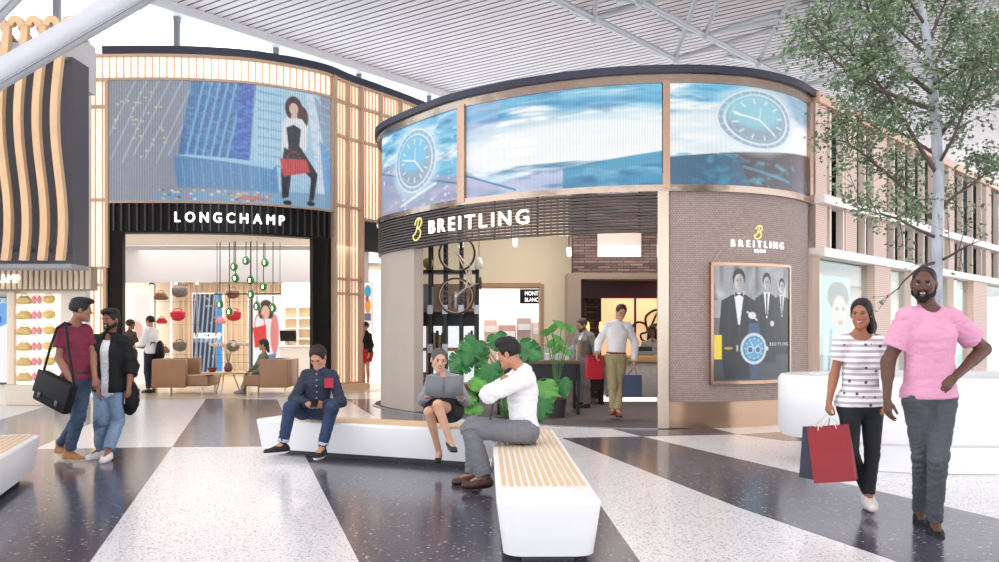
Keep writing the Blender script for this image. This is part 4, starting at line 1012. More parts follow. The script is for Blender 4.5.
# doorway scene right of the tall lattice
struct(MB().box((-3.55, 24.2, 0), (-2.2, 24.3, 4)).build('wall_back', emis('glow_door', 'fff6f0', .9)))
c4 = Canvas(24, 60, (.96, .93, .92)); c4.ell(.5, .2, .4, .12, (.15, .6, .75)); c4.ell(.5, .5, .35, .15, (.9, .55, .2)); c4.ell(.4, .35, .2, .06, (.7, .2, .2)); c4.poly([(.1, .65), (.9, .65), (.9, .8), (.1, .8)], (.2, .25, .4), .8)
far_poster('small colourful poster seen through the narrow doorway', 364, 371.5, 282, 330, 24.0, c4.a, 1.0)
# ================================================================ watch shop: round pavilion
Bc = Curve([(-1.2, 22), (-1.9, 20), (-2.25, 18.5), (-2.32, 17.6), (-2.2, 16.8), (-1.8, 16.0), (-.85, 14.65), (0, 13.9), (.75, 13.42), (1.46, 13.12), (2.16, 12.97), (2.87, 12.95), (3.63, 13.12), (4.37, 13.6), (4.87, 14.2), (5.2, 14.6)], 900)
sB = Bc.at
def bstrip(name, label, cat, px0, px1, z0, z1, o0, o1, m, **k):
    s0 = sB(px0) if not isinstance(px0, tuple) else px0[0]; s1 = sB(px1) if not isinstance(px1, tuple) else px1[0]
    mb = MB(); strip(mb, Bc, s0, s1, z0, z1, o0, o1); return tag(mb.build(name, m), label, cat)
bstrip('parapet', 'dark rounded parapet along the top of the watch shop', 'parapet', (0.,), 815, 5.10, 5.21, -.6, .10, cap_m)
SE = sB(808)
t_ = bstrip('top_band', 'bronze mirror band under the parapet of the watch shop', 'band', (0.,), (SE,), 4.965, 5.10, -.3, .05, bronze)
bstrip('lower_band', 'bronze mirror band below the curved screens of the watch shop', 'band', (0.,), (SE,), 3.41, 3.505, -.3, .06, bronze)
def bpoly(off, z, nm, m_, th=.05, back=((5.1, 22.4), (-.6, 22.4))):
    return struct(MB().prism([(p.x, p.y, z) for p in [Bc.pt(.4+(Bc.L-.8)*i/60, off) for i in range(61)]]+[(x, y, z) for x, y in back], (0, 0, 0), (0, 0, th)).build(nm, m_))
bpoly(-.62, 5.1, 'ceiling_pavilion', mat('pavilion_roof', '5a5556', .8)); bpoly(-.62, 4.62, 'ceiling_pavilion', mat('ceil_taupe', '857a74', .8))
def wave_bg(cw, ch, seed, dark=.0):
    c = Canvas(cw, ch, (.46, .76, .90)); n = c.noise(3, 13, 4, seed); n2 = c.noise(5, 18, 4, seed+5)
    c.put((n-.42)*4, (.97, 1., 1.)); c.put((n2-.52)*4, (.20, .58, .78), .8); c.put((c.noise(8, 20, 3, seed+9)-.62)*5, (.10, .38, .62), .6); return c
def px_u(s0, s1): return lambda px: (sB(px)-s0)/(s1-s0)
def watch(c, cx, cy, rx, ry, face, rim, hand, tilt=0):
    c.ell(cx, cy, rx*1.3, ry*1.3, rim, .6, .25); c.ring(cx, cy, rx*1.12, ry*1.12, .13, (.55, .68, .78), .85); c.ring(cx, cy, rx*1.20, ry*1.20, .035, (1, 1, 1), .9); c.ring(cx, cy, rx*1.0, ry*1.0, .05, (1, 1, 1), .95); c.ell(cx, cy, rx*.95, ry*.95, (.52, .60, .70), .8); c.ell(cx-rx*.1, cy-ry*.3, rx*.7, ry*.55, face, .8, .5); c.ring(cx, cy, rx*.86, ry*.86, .02, (.9, .97, 1), .5)
    for k in range(24): a = k*PI/12; c.line(cx+rx*1.06*math.sin(a), cy-ry*1.06*math.cos(a), cx+rx*1.15*math.sin(a), cy-ry*1.15*math.cos(a), .006, (.95, .98, 1), .8)
    c.ell(cx+rx*1.27, cy-ry*.05, rx*.09, ry*.12, (.9, .95, 1), .9)
    for k in range(12): a = k*PI/6+tilt; c.line(cx+rx*.66*math.sin(a), cy-ry*.66*math.cos(a), cx+rx*.82*math.sin(a), cy-ry*.82*math.cos(a), .010, (1, 1, 1), .95)
    c.line(cx, cy, cx-rx*.72, cy-ry*.16, .013, hand); c.line(cx, cy, cx+rx*.52, cy+ry*.52, .011, hand); c.line(cx, cy, cx+rx*.05, cy-ry*.5, .007, hand)
ZA, ZB = 3.505, 4.965
def screen(label, px0, px1, cnv, es=.95):
    s0, s1 = (sB(px0), sB(px1)); o = Bc.pt((s0+s1)/2); t = thing('led_screen', label, 'screen', (o.x, o.y, ZA)); q = t.location.copy()
    picture('display', cnv.a, lambda u, v: tuple(Bc.pt(s0+(s1-s0)*u, .01)+Vector((0, 0, ZA+(ZB-ZA)*v))-q), es, t, led=45)
    mb = MB(); strip(mb, Bc, s0, s1, ZA, ZB, -.14, -.01); shifted(mb, t).build('housing', black, t); return t
s0, s1 = sB(382.5), sB(460); U = px_u(s0, s1); c = wave_bg(110, 90, 3)
c.poly([(0, .35), (1, .75), (1, 1), (0, 1)], (.66, .62, .74), .75); c.put(((c.noise(30, 30, 2, 8)-.72)*6), (1, 1, 1), .9)
c.line(0, .45, 1, .82, .014, (.10, .45, .66), .9); watch(c, U(415), .44, (U(430)-U(398))/2, .30, (.45, .80, .95), (.80, .93, 1), (1, 1, 1)); c.line(U(402), .93, U(436), .76, .02, (1, 1, 1), .9)
# bring the screen's left end round the corner behind the silhouette
screen('curved blue screen with a large watch dial, left end of the watch shop', 382.5, 460, c)
s0, s1 = sB(467), sB(662); U = px_u(s0, s1); c = wave_bg(230, 100, 21)
c.poly([(0, 0), (.22, 0), (.1, 1), (0, 1)], (.70, .76, .90), .6); c.put((c.noise(2, 16, 3, 91)-.5)*4*(c.y < .6), (.40, .72, .86), .7); c.put((c.noise(3, 20, 3, 92)-.6)*5*(c.y < .5), (.30, .50, .72), .6); c.ell(.62, .58, .55, .24, (1, 1, 1), .95, .8); c.poly([(.0, .90), (.55, .78), (.55, 1), (0, 1)], (.72, .74, .88), .8); c.poly([(.55, .79), (1, .66), (1, 1), (.55, 1)], (.16, .56, .74), .85); c.put((c.noise(6, 20, 3, 4)-.5)*3*(c.y > .72), (.06, .38, .58), .75); c.put((c.noise(9, 14, 3, 14)-.55)*3*(c.y > .8), (.8, .93, 1), .6)
c.poly([(0, .7), (.22, .95), (0, 1)], (.72, .72, .84), .8); c.line(0, .75, .3, .96, .012, (.05, .38, .62), .9)
mid = screen('long curved screen of pale blue waves over the watch shop sign', 467, 662, c)
s0, s1 = sB(670), sB(806); U = px_u(s0, s1); c = wave_bg(170, 100, 44)
c.poly([(.45, 0), (1, 0), (1, .5), (.3, .45)], (.66, .68, .74), .55); c.ell(.35, .5, .6, .2, (1, 1, 1), .85, .6); c.ell(.9, .5, .5, .16, (1, 1, 1), .9, .6); c.poly([(0, .72), (1, .56), (1, 1), (0, 1)], (.30, .25, .28), .95); c.put((c.noise(14, 16, 3, 6)-.55)*4*(c.y > .68), (.35, .72, .82), .9); c.poly([(0, .72), (.35, .68), (.45, 1), (0, 1)], (.2, .5, .68), .6)
c.line(.4, .8, .75, .9, .02, (.3, .7, .85), .7); watch(c, U(759), .32, (U(791)-U(731))/2*.95, .24, (.60, .86, .92), (.9, .97, 1), (1, 1, 1), .3)
screen('curved screen at the right of the watch shop with a big watch over dark water', 670, 806, c)
capm = emis('caption_white', 'ffffff', 1.6)
tag(text_curved('screen_caption', 'THE SPEEDO', Bc, sB(497), sB(538), EYE+(HOR-146)*13.7/900, .10, capm, .03, .0, .003, mid), None, None)
tag(text_curved('screen_caption', 'AWARD L', Bc, sB(509), sB(538), EYE+(HOR-155)*13.6/900, .10, capm, .03, .0, .003, mid), None, None)
for a0, a1, lb in ((460, 467, 'slim copper post between the left watch dial screen and the wave screen'), (662.5, 669.5, 'copper post between the wave screen and the right watch screen'), (806, 810, 'copper post at the right end of the curved screens')):
    bstrip('screen_post', lb, 'post', a0, a1, 3.45, 5.0, -.1, .07, mat('copper_post', 'a98a78', .25, .8))
# slatted dark fascia with the sign
t = thing('shop_fascia', 'dark fascia of thin horizontal slats carrying the watch shop sign', 'fascia', Bc.pt(sB(520))+Vector((0, 0, 2.83)))
sf0, sf1 = sB(383)-1.5, sB(657); slm = mat('slat_dark', '4d4443', .45, .2)
for i in range(12):
    z = 2.83+i*.0485; m = MB(); strip(m, Bc, sf0, sf1, z, z+.03, -.06, .03); shifted(m, t).build('slat', slm, t)
m = MB(); s = sf0+.1
while s < sf1: a = Bc.pt(s, -.09); shifted(MB().bar((a.x, a.y, 2.83), (a.x, a.y, 3.41), .03, .04), t).build('bracket', black, t); s += .8
m = MB(); strip(m, Bc, sf0, sB(440), 2.83, 3.41, -.12, -.1); shifted(m, t).build('backing', slm, t)
tag(text_curved('sign_letters', 'BREITLING', Bc, sB(433), sB(531), 3.02, .225, emis('sign_cream', 'fff4e4', 1.3), .06, .02, .012, None, 1.12), 'large lit BREITLING letters on the dark slatted fascia', 'sign')
gy = emis('sign_gold', 'e9d27a', .9)
def script_b(name, label, center, right, sz, m, r, cat='sign', flour=False):
    """looping handwritten B monogram"""
    pts = [(-.24, .22), (-.14, .42), (.10, .52), (.34, .44), (.36, .22), (.16, .06), (-.02, .02), (.22, .0), (.38, -.16), (.30, -.38), (.04, -.50), (-.22, -.44), (-.30, -.26), (-.14, -.20), (-.02, .0), (.06, .30), (.14, .50)]
    pts = [(x+.18*y, y) for x, y in pts]
    if flour: pts = [(-.55, -.25), (-.62, -.05), (-.45, .12), (-.2, .05), (-.12, -.2)]+pts
    cr = Curve(pts, 120); mb = MB(); R_ = Vector(right); line = [Vector(center)+R_*p.x*sz+Vector((0, 0, p.y*sz)) for p in cr.d]
    mb.tube(line, r, 6); return tag(mb.build(name, m), label, cat)
p = Bc.pt(sB(421.5), .09); script_b('sign_monogram', 'yellow script B monogram left of the large BREITLING letters', (p.x, p.y, 3.12), Bc.tan(sB(421.5)), .36, gy, .011)
# solid walls of the pavilion
weave = bpy.data.materials.new('woven_cladding'); weave.use_nodes = True
nt = weave.node_tree; b = nt.nodes['Principled BSDF']; b.inputs['Roughness'].default_value = .6; tc = nt.nodes.new('ShaderNodeTexCoord')
br = nt.nodes.new('ShaderNodeTexBrick'); br.inputs['Scale'].default_value = 1.; br.inputs['Color1'].default_value = lin('b39f96')+[1]; br.inputs['Color2'].default_value = lin('a18d85')+[1]; br.inputs['Mortar'].default_value = lin('877570')+[1]
br.inputs['Brick Width'].default_value = .045; br.inputs['Row Height'].default_value = .03; br.inputs['Mortar Size'].default_value = .004
uvn = nt.nodes.new('ShaderNodeUVMap'); nt.links.new(uvn.outputs[0], br.inputs['Vector']); nt.links.new(br.outputs['Color'], b.inputs['Base Color'])
bp = nt.nodes.new('ShaderNodeBump'); bp.inputs['Distance'].default_value = .02; bp.inputs['Strength'].default_value = .5; nt.links.new(br.outputs['Fac'], bp.inputs['Height']); bp.invert = True; nt.links.new(bp.outputs[0], b.inputs['Normal'])
def uv_strip(o, c, s_lo=0):     # metric UVs along the curve / height
    me = o.data; uv = me.uv_layers.new(name='UVMap'); XY = np.array([[p.x, p.y] for p in c.d])
    for l in me.loops:
        v = me.vertices[l.vertex_index].co+o.location; i = int(((XY-np.array([v.x, v.y]))**2).sum(1).argmin()); uv.data[l.index].uv = (c.s[i], v.z)
def uv_planar(o, ax=0):
    me = o.data; uv = me.uv_layers.new(name='UVMap')
    for l in me.loops: v = me.vertices[l.vertex_index].co; uv.data[l.index].uv = ((v.x if ax == 0 else v.y), v.z)
o = bstrip('cladding_panel', 'brown woven clad curved wall with the suited men poster', 'wall panel', 669.5, (SE,), .384, 3.41, -.25, .0, weave); uv_strip(o, Bc)
o = bstrip('curved_pier', 'plain taupe rounded wall at the left end of the watch shop', 'pier', (3.3,), 413, .0, 2.84, -.2, -.02, mat('taupe_wall', 'b5a79c', .55, noise=(3, .03)))
bstrip('base_band', 'bronze mirror base under the woven wall', 'band', 660, (SE,), 0.0, .384, -.2, -.03, mat('bronze_base', 'a88a74', .2, .8))
m = MB(); strip(m, Bc, sB(657.5), sB(668.5), 0, 3.42, -.12, .05); o = tag(m.build('entrance_post', mat('champagne_post', 'b5a596', .25, .7)), 'champagne coloured metal post at the right of the shop entrance', 'post')
# wall sign
sa_, sb_ = sB(730), sB(781)
tag(text_curved('sign_letters', 'BREITLING', Bc, sa_, sb_, EYE+(HOR-247.3)*13.15/900, .10, emis('sign_white', 'ffffff', 1.3), .03, .0, .01, None, .92), 'small white BREITLING letters on the woven wall', 'sign')
tag(text_curved('sign_numerals', '1884', Bc, sB(753), sB(763), EYE+(HOR-252.5)*13.15/900, .05, emis('sign_white', 'ffffff', 1.3), .03, .0, .01, None, .92), 'tiny 1884 numerals under the small white letters', 'sign')
p = Bc.pt(sB(756), .04); script_b('sign_monogram', 'small yellow script B monogram on the woven wall above the letters', (p.x, p.y, EYE+(HOR-232)*13.1/900), Bc.tan(sB(756)), .19, gy, .008)
# poster with the suited men
c = Canvas(140, 190, (.62, .62, .64)); n = c.noise(6, 8, 3, 2); c.put((n-.4)*2, (.86, .87, .89), .8); c.put((c.noise(12, 3, 2, 5)-.5)*3*(c.y < .3), (.3, .3, .33), .7)
c.poly([(0, .45), (1, .5), (1, 1), (0, 1)], (.34, .35, .38), .85)
def suit(cx, hy, sc_, bow=True, lady=False):
    dk_, sh_, sk2 = (.11, .12, .15), (.93, .93, .95), (.80, .78, .77)
    c.poly([(cx-.17*sc_, hy+.16*sc_), (cx-.06*sc_, hy+.11*sc_), (cx+.06*sc_, hy+.11*sc_), (cx+.17*sc_, hy+.16*sc_), (cx+.19*sc_, hy+.42*sc_), (cx+.14*sc_, hy+.75*sc_), (cx-.14*sc_, hy+.75*sc_), (cx-.2*sc_, hy+.42*sc_)], dk_)
    c.poly([(cx-.05*sc_, hy+.10*sc_), (cx+.05*sc_, hy+.10*sc_), (cx+.01*sc_, hy+.34*sc_), (cx-.01*sc_, hy+.34*sc_)], sh_)
    if lady: c.ell(cx, hy, .075*sc_, .085*sc_, (.85, .84, .82)); c.poly([(cx-.07*sc_, hy), (cx+.08*sc_, hy), (cx+.09*sc_, hy+.13*sc_), (cx+.04*sc_, hy+.13*sc_)], (.82, .81, .8))
    c.ell(cx, hy-.012*sc_, .062*sc_, .07*sc_, (.10, .10, .11)); c.ell(cx, hy+.018*sc_, .048*sc_, .060*sc_, sk2)
    c.ell(cx+.02*sc_, hy+.02*sc_, .028*sc_, .052*sc_, (.55, .54, .54), .5, .5); c.ell(cx-.018*sc_, hy+.008*sc_, .009, .004, (.2, .2, .2)); c.ell(cx+.018*sc_, hy+.008*sc_, .009, .004, (.2, .2, .2)); c.line(cx-.026*sc_, hy-.004*sc_, cx-.008*sc_, hy-.004*sc_, .003, (.25, .23, .23)); c.line(cx+.008*sc_, hy-.004*sc_, cx+.026*sc_, hy-.004*sc_, .003, (.25, .23, .23)); c.line(cx, hy+.01*sc_, cx+.004*sc_, hy+.03*sc_, .003, (.5, .48, .48)); c.line(cx-.012*sc_, hy+.048*sc_, cx+.012*sc_, hy+.048*sc_, .0028, (.45, .4, .4))
    if bow: c.poly([(cx-.04*sc_, hy+.095*sc_), (cx+.04*sc_, hy+.13*sc_), (cx+.04*sc_, hy+.095*sc_), (cx-.04*sc_, hy+.13*sc_)], (.05, .05, .06))
    else: c.poly([(cx-.012, hy+.11*sc_), (cx+.012, hy+.11*sc_), (cx+.008, hy+.32*sc_), (cx-.008, hy+.32*sc_)], (.07, .07, .09))
suit(.88, .16, .82, False, True); suit(.64, .13, .95, False); suit(.28, .12, 1.15, True)
c.ell(.44, .43, .05, .03, (.88, .86, .85)); c.line(.38, .40, .5, .47, .012, (.9, .9, .92)); c.ell(.72, .5, .03, .025, (.85, .83, .82))
c.poly([(0, .60), (.09, .60), (.09, .81), (0, .81)], (.93, .83, .22))
c.poly([(.0, .60), (1, .64), (1, 1), (0, 1)], (.14, .15, .19), .55); c.poly([(0, .60), (.085, .60), (.085, .81), (0, .81)], (.93, .83, .22))
for k in range(9): c.line(.05+k*.12, .0, .05+k*.12, .63, .003, (.95, .95, .97), .25)
c.poly([(.40, .5), (.53, .5), (.55, .63), (.38, .63)], (.20, .33, .48)); c.poly([(.40, .83), (.53, .83), (.50, .98), (.42, .98)], (.18, .30, .44)); c.ell(.465, .72, .165, .135, (.80, .84, .88)); c.ell(.465, .72, .135, .108, (.22, .48, .66)); c.ell(.465, .72, .118, .094, (.40, .68, .82), .8)
for dx in (-.05, .05): c.ell(.465+dx, .73, .034, .028, (.16, .36, .55)); c.ring(.465+dx, .73, .034, .028, .2, (.85, .92, .96))
for k in range(12): a = k*PI/6; c.line(.465+.1*math.sin(a), .72-.08*math.cos(a), .465+.12*math.sin(a), .72-.096*math.cos(a), .004, (1, 1, 1))
c.line(.465, .72, .42, .66, .004, (1, 1, 1)); c.line(.465, .72, .53, .68, .004, (1, 1, 1)); c.ell(.645, .72, .018, .02, (.85, .87, .9)); c.ell(.16, .715, .05, .012, (.85, .75, .3), .8); c.ell(.26, .715, .012, .03, (.85, .86, .88), .8)
s0, s1 = sB(712), sB(783.5); zt, zq = EYE+(HOR-267)*13.15/900, EYE+(HOR-380)*13.15/900
o = Bc.pt((s0+s1)/2); t = thing('light_box_poster', 'black and white light box of suited men with a large blue watch', 'poster', (o.x, o.y, zq)); q = t.location.copy()
picture('print', c.a, lambda u, v: tuple(Bc.pt(s0+(s1-s0)*u, .085)+Vector((0, 0, zq+(zt-zq)*v))-q), .95, t)
m = MB(); strip(m, Bc, s0-.05, s1+.05, zq-.05, zt+.05, .0, .07); shifted(m, t).build('housing', mat('copper_post', 'a98a78', .25, .8), t)
m = MB()
for a_, b_, c1_, c2_ in ((s0-.05, s0-.01, zq-.05, zt+.05), (s1+.01, s1+.05, zq-.05, zt+.05), (s0-.05, s1+.05, zt+.01, zt+.05), (s0-.05, s1+.05, zq-.05, zq-.01)): strip(m, Bc, a_, b_, c1_, c2_, .06, .1)
shifted(m, t).build('frame', mat('copper_post', 'a98a78', .25, .8), t)
lt = text_curved('lettering', 'BREITLING', Bc, sB(765), sB(782.5), zq+.50, .05, whitem, .09, .0, .002, t)
# ---------------------------------------------------------------- interior of the watch shop
carp = mat('carpet_dark', '4e4445', .75, noise=(8, .08)); m = MB(); V = [(p.x, p.y, .008) for p in [Bc.pt(sB(381)-1+(sB(668)-sB(381)+1)*i/50, .1) for i in range(51)]]
m.add(V+[(3.4, 13.2, .008), (5.0, 22.5, .008), (-1.2, 22.5, .008)], [list(range(54))]); struct(m.build('floor_pavilion', carp))
m = MB(); strip(m, Bc, sB(384)-.5, sB(657), .0, .014, .08, .14); struct(m.build('trim_threshold', steel))
cream = mat('plaster_cream', 'ecdcc0', .7); Yw = 19.0
X_ = lambda px, Y: (px-CX)*Y/F_PX; Z_ = lambda y, Y: EYE+(HOR-y)*Y/F_PX
struct(MB().box((X_(412, Yw), Yw, Z_(284, Yw)), (X_(574, Yw), Yw+.3, Z_(236, Yw))).build('wall_header', cream))
struct(MB().box((X_(541, Yw), Yw, 0), (X_(574, Yw), Yw+.5, Z_(284, Yw))).build('wall_pier', cream))
struct(MB().box((X_(541, Yw)-.02, Yw-.03, 0), (X_(541, Yw)+.06, Yw+.8, Z_(284, Yw))).build('trim_1', mat('jamb_tan', 'b48d6c', .5)))
struct(MB().box((X_(478, Yw), Yw-.04, Z_(287, Yw)), (X_(541, Yw), Yw+.8, Z_(283, Yw))).build('trim_2', mat('jamb_tan', 'b48d6c', .5)))
struct(MB().box((X_(412, Yw), Yw, 0), (X_(478, Yw), Yw+.2, Z_(284, Yw))).build('wall_side', mat('panel_brown', '7d6252', .5)))
t = thing('lattice_panel', 'backlit slatted band high inside the watch shop above the cream wall', 'wall panel', (0, Yw+.2, Z_(236, Yw)))
shifted(MB().box((X_(412, Yw), Yw+.34, Z_(236, Yw)), (X_(576, Yw), Yw+.38, 4.5)), t).build('lit_backing', lat_lit, t)
m = MB(); x = X_(405, Yw)
while x < X_(575, Yw): m.box((x, Yw+.16, Z_(236, Yw)), (x+.03, Yw+.28, 4.5)); x += .14
shifted(m, t).build('mullions', brz2, t)

# outer windows behind the book shelf
t = thing('window_wall', 'brown framed windows behind the open shelf in the watch shop', 'window', (X_(440, Yw), Yw-.05, 0))
for a0, a1 in ((416, 426), (430, 442), (447, 459), (463, 474)): shifted(MB().box((X_(a0, Yw), Yw-.04, Z_(382, Yw)), (X_(a1, Yw), Yw-.01, Z_(318, Yw))), t).build('pane', emis('pane_bright', 'dfe6ea', .75), t)
# space beyond the opening
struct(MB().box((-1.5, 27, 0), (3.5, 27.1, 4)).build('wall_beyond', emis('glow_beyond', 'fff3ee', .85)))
t = thing('shop_fascia', 'black sign box with two lines of white letters seen through the opening', 'fascia', P(531, 303, 24.4))
shifted(MB().box(tuple(P(520, 303.5, 24.4)), tuple(P(541.5, 289.5, 24.6))), t).build('panel', blackf, t)
text_flat('sign_letters', 'MONT', .16, tuple(P(531.5, 295.4, 24.36)-t.location), (1, 0, 0), emis('sign_white', 'ffffff', 1.3), t, .0, .01, 1, width=.36); text_flat('sign_letters', 'BLANC', .15, tuple(P(531.5, 301.5, 24.36)-t.location), (1, 0, 0), emis('sign_white', 'ffffff', 1.3), t, .0, .01, 1, width=.36)
t = thing('market_stall', 'row of pink and grey display units far beyond the opening', 'display unit', P(508, 352, 25.5))
for i, (a0, a1, y0, y1, cc) in enumerate(((484, 497, 320, 352, 'd9b9b2'), (498, 516, 325, 352, 'c99a94'), (517, 531, 318, 352, 'b9a79f'), (532, 541, 322, 352, 'dccac0'))):
    shifted(MB().box((X_(a0, 25.5), 25.4, 0.0), (X_(a1, 25.5), 26, Z_(y0, 25.5)), bev=.02), t).build('unit', mat('unit_'+cc, cc, .6), t)
    shifted(MB().box((X_(a0+1, 25.5), 25.3, Z_(y0+12, 25.5)), (X_(a1-1, 25.5), 25.4, Z_(y0+6, 25.5))), t).build('shelf', whitem, t)
# brick block, portal and counter wall
brick = bpy.data.materials.new('slate_brick'); brick.use_nodes = True; nt = brick.node_tree; b = nt.nodes['Principled BSDF']; b.inputs['Roughness'].default_value = .75
bt = nt.nodes.new('ShaderNodeTexBrick'); bt.inputs['Scale'].default_value = 1; bt.inputs['Brick Width'].default_value = .26; bt.inputs['Row Height'].default_value = .055; bt.inputs['Mortar Size'].default_value = .008
bt.inputs['Color1'].default_value = lin('7d635c')+[1]; bt.inputs['Color2'].default_value = lin('3c2c2c')+[1]; bt.inputs['Mortar'].default_value = lin('30262a')+[1]
un = nt.nodes.new('ShaderNodeUVMap'); nt.links.new(un.outputs[0], bt.inputs['Vector']); nt.links.new(bt.outputs['Color'], b.inputs['Base Color'])
bp = nt.nodes.new('ShaderNodeBump'); bp.inputs['Distance'].default_value = .04; nt.links.new(bt.outputs['Fac'], bp.inputs['Height']); bp.invert = True; nt.links.new(bp.outputs[0], b.inputs['Normal'])
Yb = 17.9
o = MB().box((X_(573.5, Yb), Yb, Z_(276, Yb)), (X_(668, Yb)+1, Yb+.5, 4.3)).build('wall_brick', brick); struct(o); uv_planar(o)
t = thing('light_box', 'glowing white rectangular screen on the brick above the counter', 'screen', P(619, 257, Yb-.05))
shifted(MB().box(tuple(P(597.5, 257, Yb-.04)), tuple(P(641, 233, Yb))), t).build('frame', mat('pale_frame', 'b9aca6', .5), t)
shifted(MB().box(tuple(P(598.5, 256.5, Yb-.06)), tuple(P(640, 246, Yb-.04))), t).build('glow_panel', emis('screen_glow', 'fff6f2', 1.2), t)
Yp = 17.4; fr = mat('portal_taupe', 'a08c7c', .5)
t = thing('counter_surround', 'taupe box frame around the counter recess', 'portal', (X_(612, Yp), Yp, 0))
shifted(MB().box((X_(568, Yp), Yp, 0), (X_(581, Yp), Yp+.9, Z_(273, Yp))), t).build('jamb', fr, t); shifted(MB().box((X_(581, Yp), Yp, Z_(279, Yp)), (X_(668, Yp), Yp+.9, Z_(273, Yp))), t).build('lintel', fr, t)
shifted(MB().box((X_(581, Yp), Yp+.8, Z_(298, 18.2)), (X_(668, Yp), Yp+1.1, Z_(279, 18.2))), t).build('header', mat('dark_red', '4a1a22', .4), t)
o = MB().box((X_(585.5, 18.6), 18.6, 0), (X_(597, 18.6), 18.9, 2.5)).build('wall_brick_pier', brick); struct(o); uv_planar(o)
struct(MB().box((X_(597, 18.6), 18.55, 0), (X_(601, 18.6), 18.95, 2.5)).build('trim_3', black))
struct(MB().box((X_(580, 18.6), 18.8, 0), (X_(586, 18.6), 19.0, 2.5)).build('wall_recess', mat('recess_dark', '5c4440', .6)))
amb = bpy.data.materials.new('amber_lit'); amb.use_nodes = True; b = amb.node_tree.nodes['Principled BSDF']; b.inputs['Base Color'].default_value = lin('e9b98a')+[1]; b.inputs['Emission Color'].default_value = lin('ffcf9c')+[1]; b.inputs['Emission Strength'].default_value = .62
t = thing('lit_back_wall', 'amber backlit wall panels behind the shop counter', 'wall panel', (X_(632, 20.), 20., 0))
for a0, a1 in ((594, 634), (636, 668)): shifted(MB().box((X_(a0, 20), 20, 0), (X_(a1, 20), 20.1, 2.6)), t).build('panel', amb, t)
shifted(MB().box((X_(634, 20), 19.97, 0), (X_(636, 20), 20.1, 2.6)), t).build('divider', black, t)
struct(MB().box((1.7, 18.4, 2.45), (4.6, 20.2, 2.55)).build('ceiling_recess', mat('dark_red', '4a1a22', .4)))
script_b('sign_monogram', 'large black script monogram on the amber wall behind the counter', (X_(652, 19.9), 19.93, Z_(326, 19.9)), (1, 0, 0), .70, black, .026, flour=True)
stone = mat('counter_stone', 'bcb6b2', .35, noise=(14, .12)); Yk = 17.75
t = thing('shop_counter', 'speckled grey stone counter with a wooden top in the watch shop', 'counter', (X_(635, Yk), Yk, .008))
shifted(MB().box((X_(606, Yk), Yk, .09), (X_(668, Yk)+.5, Yk+.7, Z_(362, Yk)), bev=.01), t).build('body', stone, t)
shifted(MB().box((X_(605, Yk), Yk-.04, Z_(362, Yk)), (X_(668, Yk)+.5, Yk+.75, Z_(356, Yk)), bev=.008), t).build('worktop', mat('top_timber', 'c79a66', .4), t)
shifted(MB().box((X_(602, Yk), Yk+.05, .008), (X_(668, Yk)+.5, Yk+.6, .09)), t).build('plinth_light', emis('strip_glow', 'fff4ea', 1.5), t)
t = thing('cash_register', 'grey till on the stone counter in front of the woman', 'till', P(645, 356.2, Yk+.3)); MB().box((-.17, -.1, 0), (.17, .12, .1), bev=.02).build('base', mat('till_grey', '7e7d7f', .4), t); MB().box((-.15, -.02, .1), (.15, .02, .2), M=Matrix.Rotation(-.3, 4, 'X'), bev=.01).build('screen', black, t)
for px in (587.5, 601):
    t = thing('wall_lamp', 'small glowing amber wall lamp %s of the brick pier in the counter recess' % ('left' if px < 590 else 'right'), 'lamp', P(px, 327, 18.35)); MB().lathe([(.0, -.1), (.035, -.09), (.045, 0), (.03, .1), (0, .11)], n=12).build('shade', emis('amber_lamp', 'ffb066', 2.5), t); MB().tube([(0, 0, .1), (0, 0, .18), (0, .18, .18)], .008, 6).build('arm', black, t)
area('pavilion_light', (1.2, 16.6, 4.1), 4, 160, sy=2.4, col=(1, .95, .88)); area('recess_light', (3.0, 19.3, 2.42), 1.6, 22, sy=.8, col=(1, .85, .7)); area('beyond_light', (.8, 24, 3.8), 3, 120, sy=3)
area('brick_light', (2.6, 17.5, 2.7), 1.8, 7, rot=(math.radians(140), 0, 0), sy=.1)
# display tables with glass cases
def display_table(label, px0, px1, Y, ztop, depth=.8, case=True, items=7):
    x0, x1 = X_(px0, Y), X_(px1, Y); t = thing('display_table', label, 'table', ((x0+x1)/2, Y, .008)); w_ = (x1-x0)/2
    MB().box((-w_, 0, ztop-.06), (w_, depth, ztop), bev=.006).build('tabletop', mat('table_top_wood', '6d5446', .4), t)
    for sx in (-1, 1):
        x = sx*(w_-.03); m = MB()
        for y in (.03, depth-.03): m.box((x-.025, y-.025, 0), (x+.025, y+.025, ztop-.06))
        m.box((x-.025, .0, 0), (x+.025, depth, .04)); m.build('leg_frame', black, t)
    MB().box((-w_+.05, .05, ztop-.34), (w_-.05, depth-.05, ztop-.06)).build('drawer_box', mat('drawer_dark', '2a2628', .5), t)
    if case:
        q = thing('glass_case', 'clear glass case of small white goods on the table beside the monstera', 'display case', (t.location.x, Y, .008+ztop))
        g = MB().box((-w_+.05, .08, 0), (w_-.05, depth-.1, .26)).build('glass', glc, q)
        mb = MB()
        for xx in (-w_+.05, w_-.05):
            for yy in (.08, depth-.1): mb.box((xx-.008, yy-.008, 0), (xx+.008, yy+.008, .27))
        mb.build('frame', steel, q)
        for i in range(items):
            k = thing('watch_stand', 'small white watch stand inside the glass case near the monstera', 'watch', (t.location.x-w_+.2+i*(2*w_-.4)/(items-1), Y+.3, .012+ztop), 'white watch stands in the %s' % ('front glass case' if px0 < 510 else 'rear glass case'))
            MB().lathe([(0, 0), (.05, 0), (.04, .06), (.06, .10), (.0, .12)], n=10).build('cushion', white, k); MB().lathe([(.038, .06), (.046, .075), (.052, .09)], n=10).build('watch_strap', steel, k)
    return t
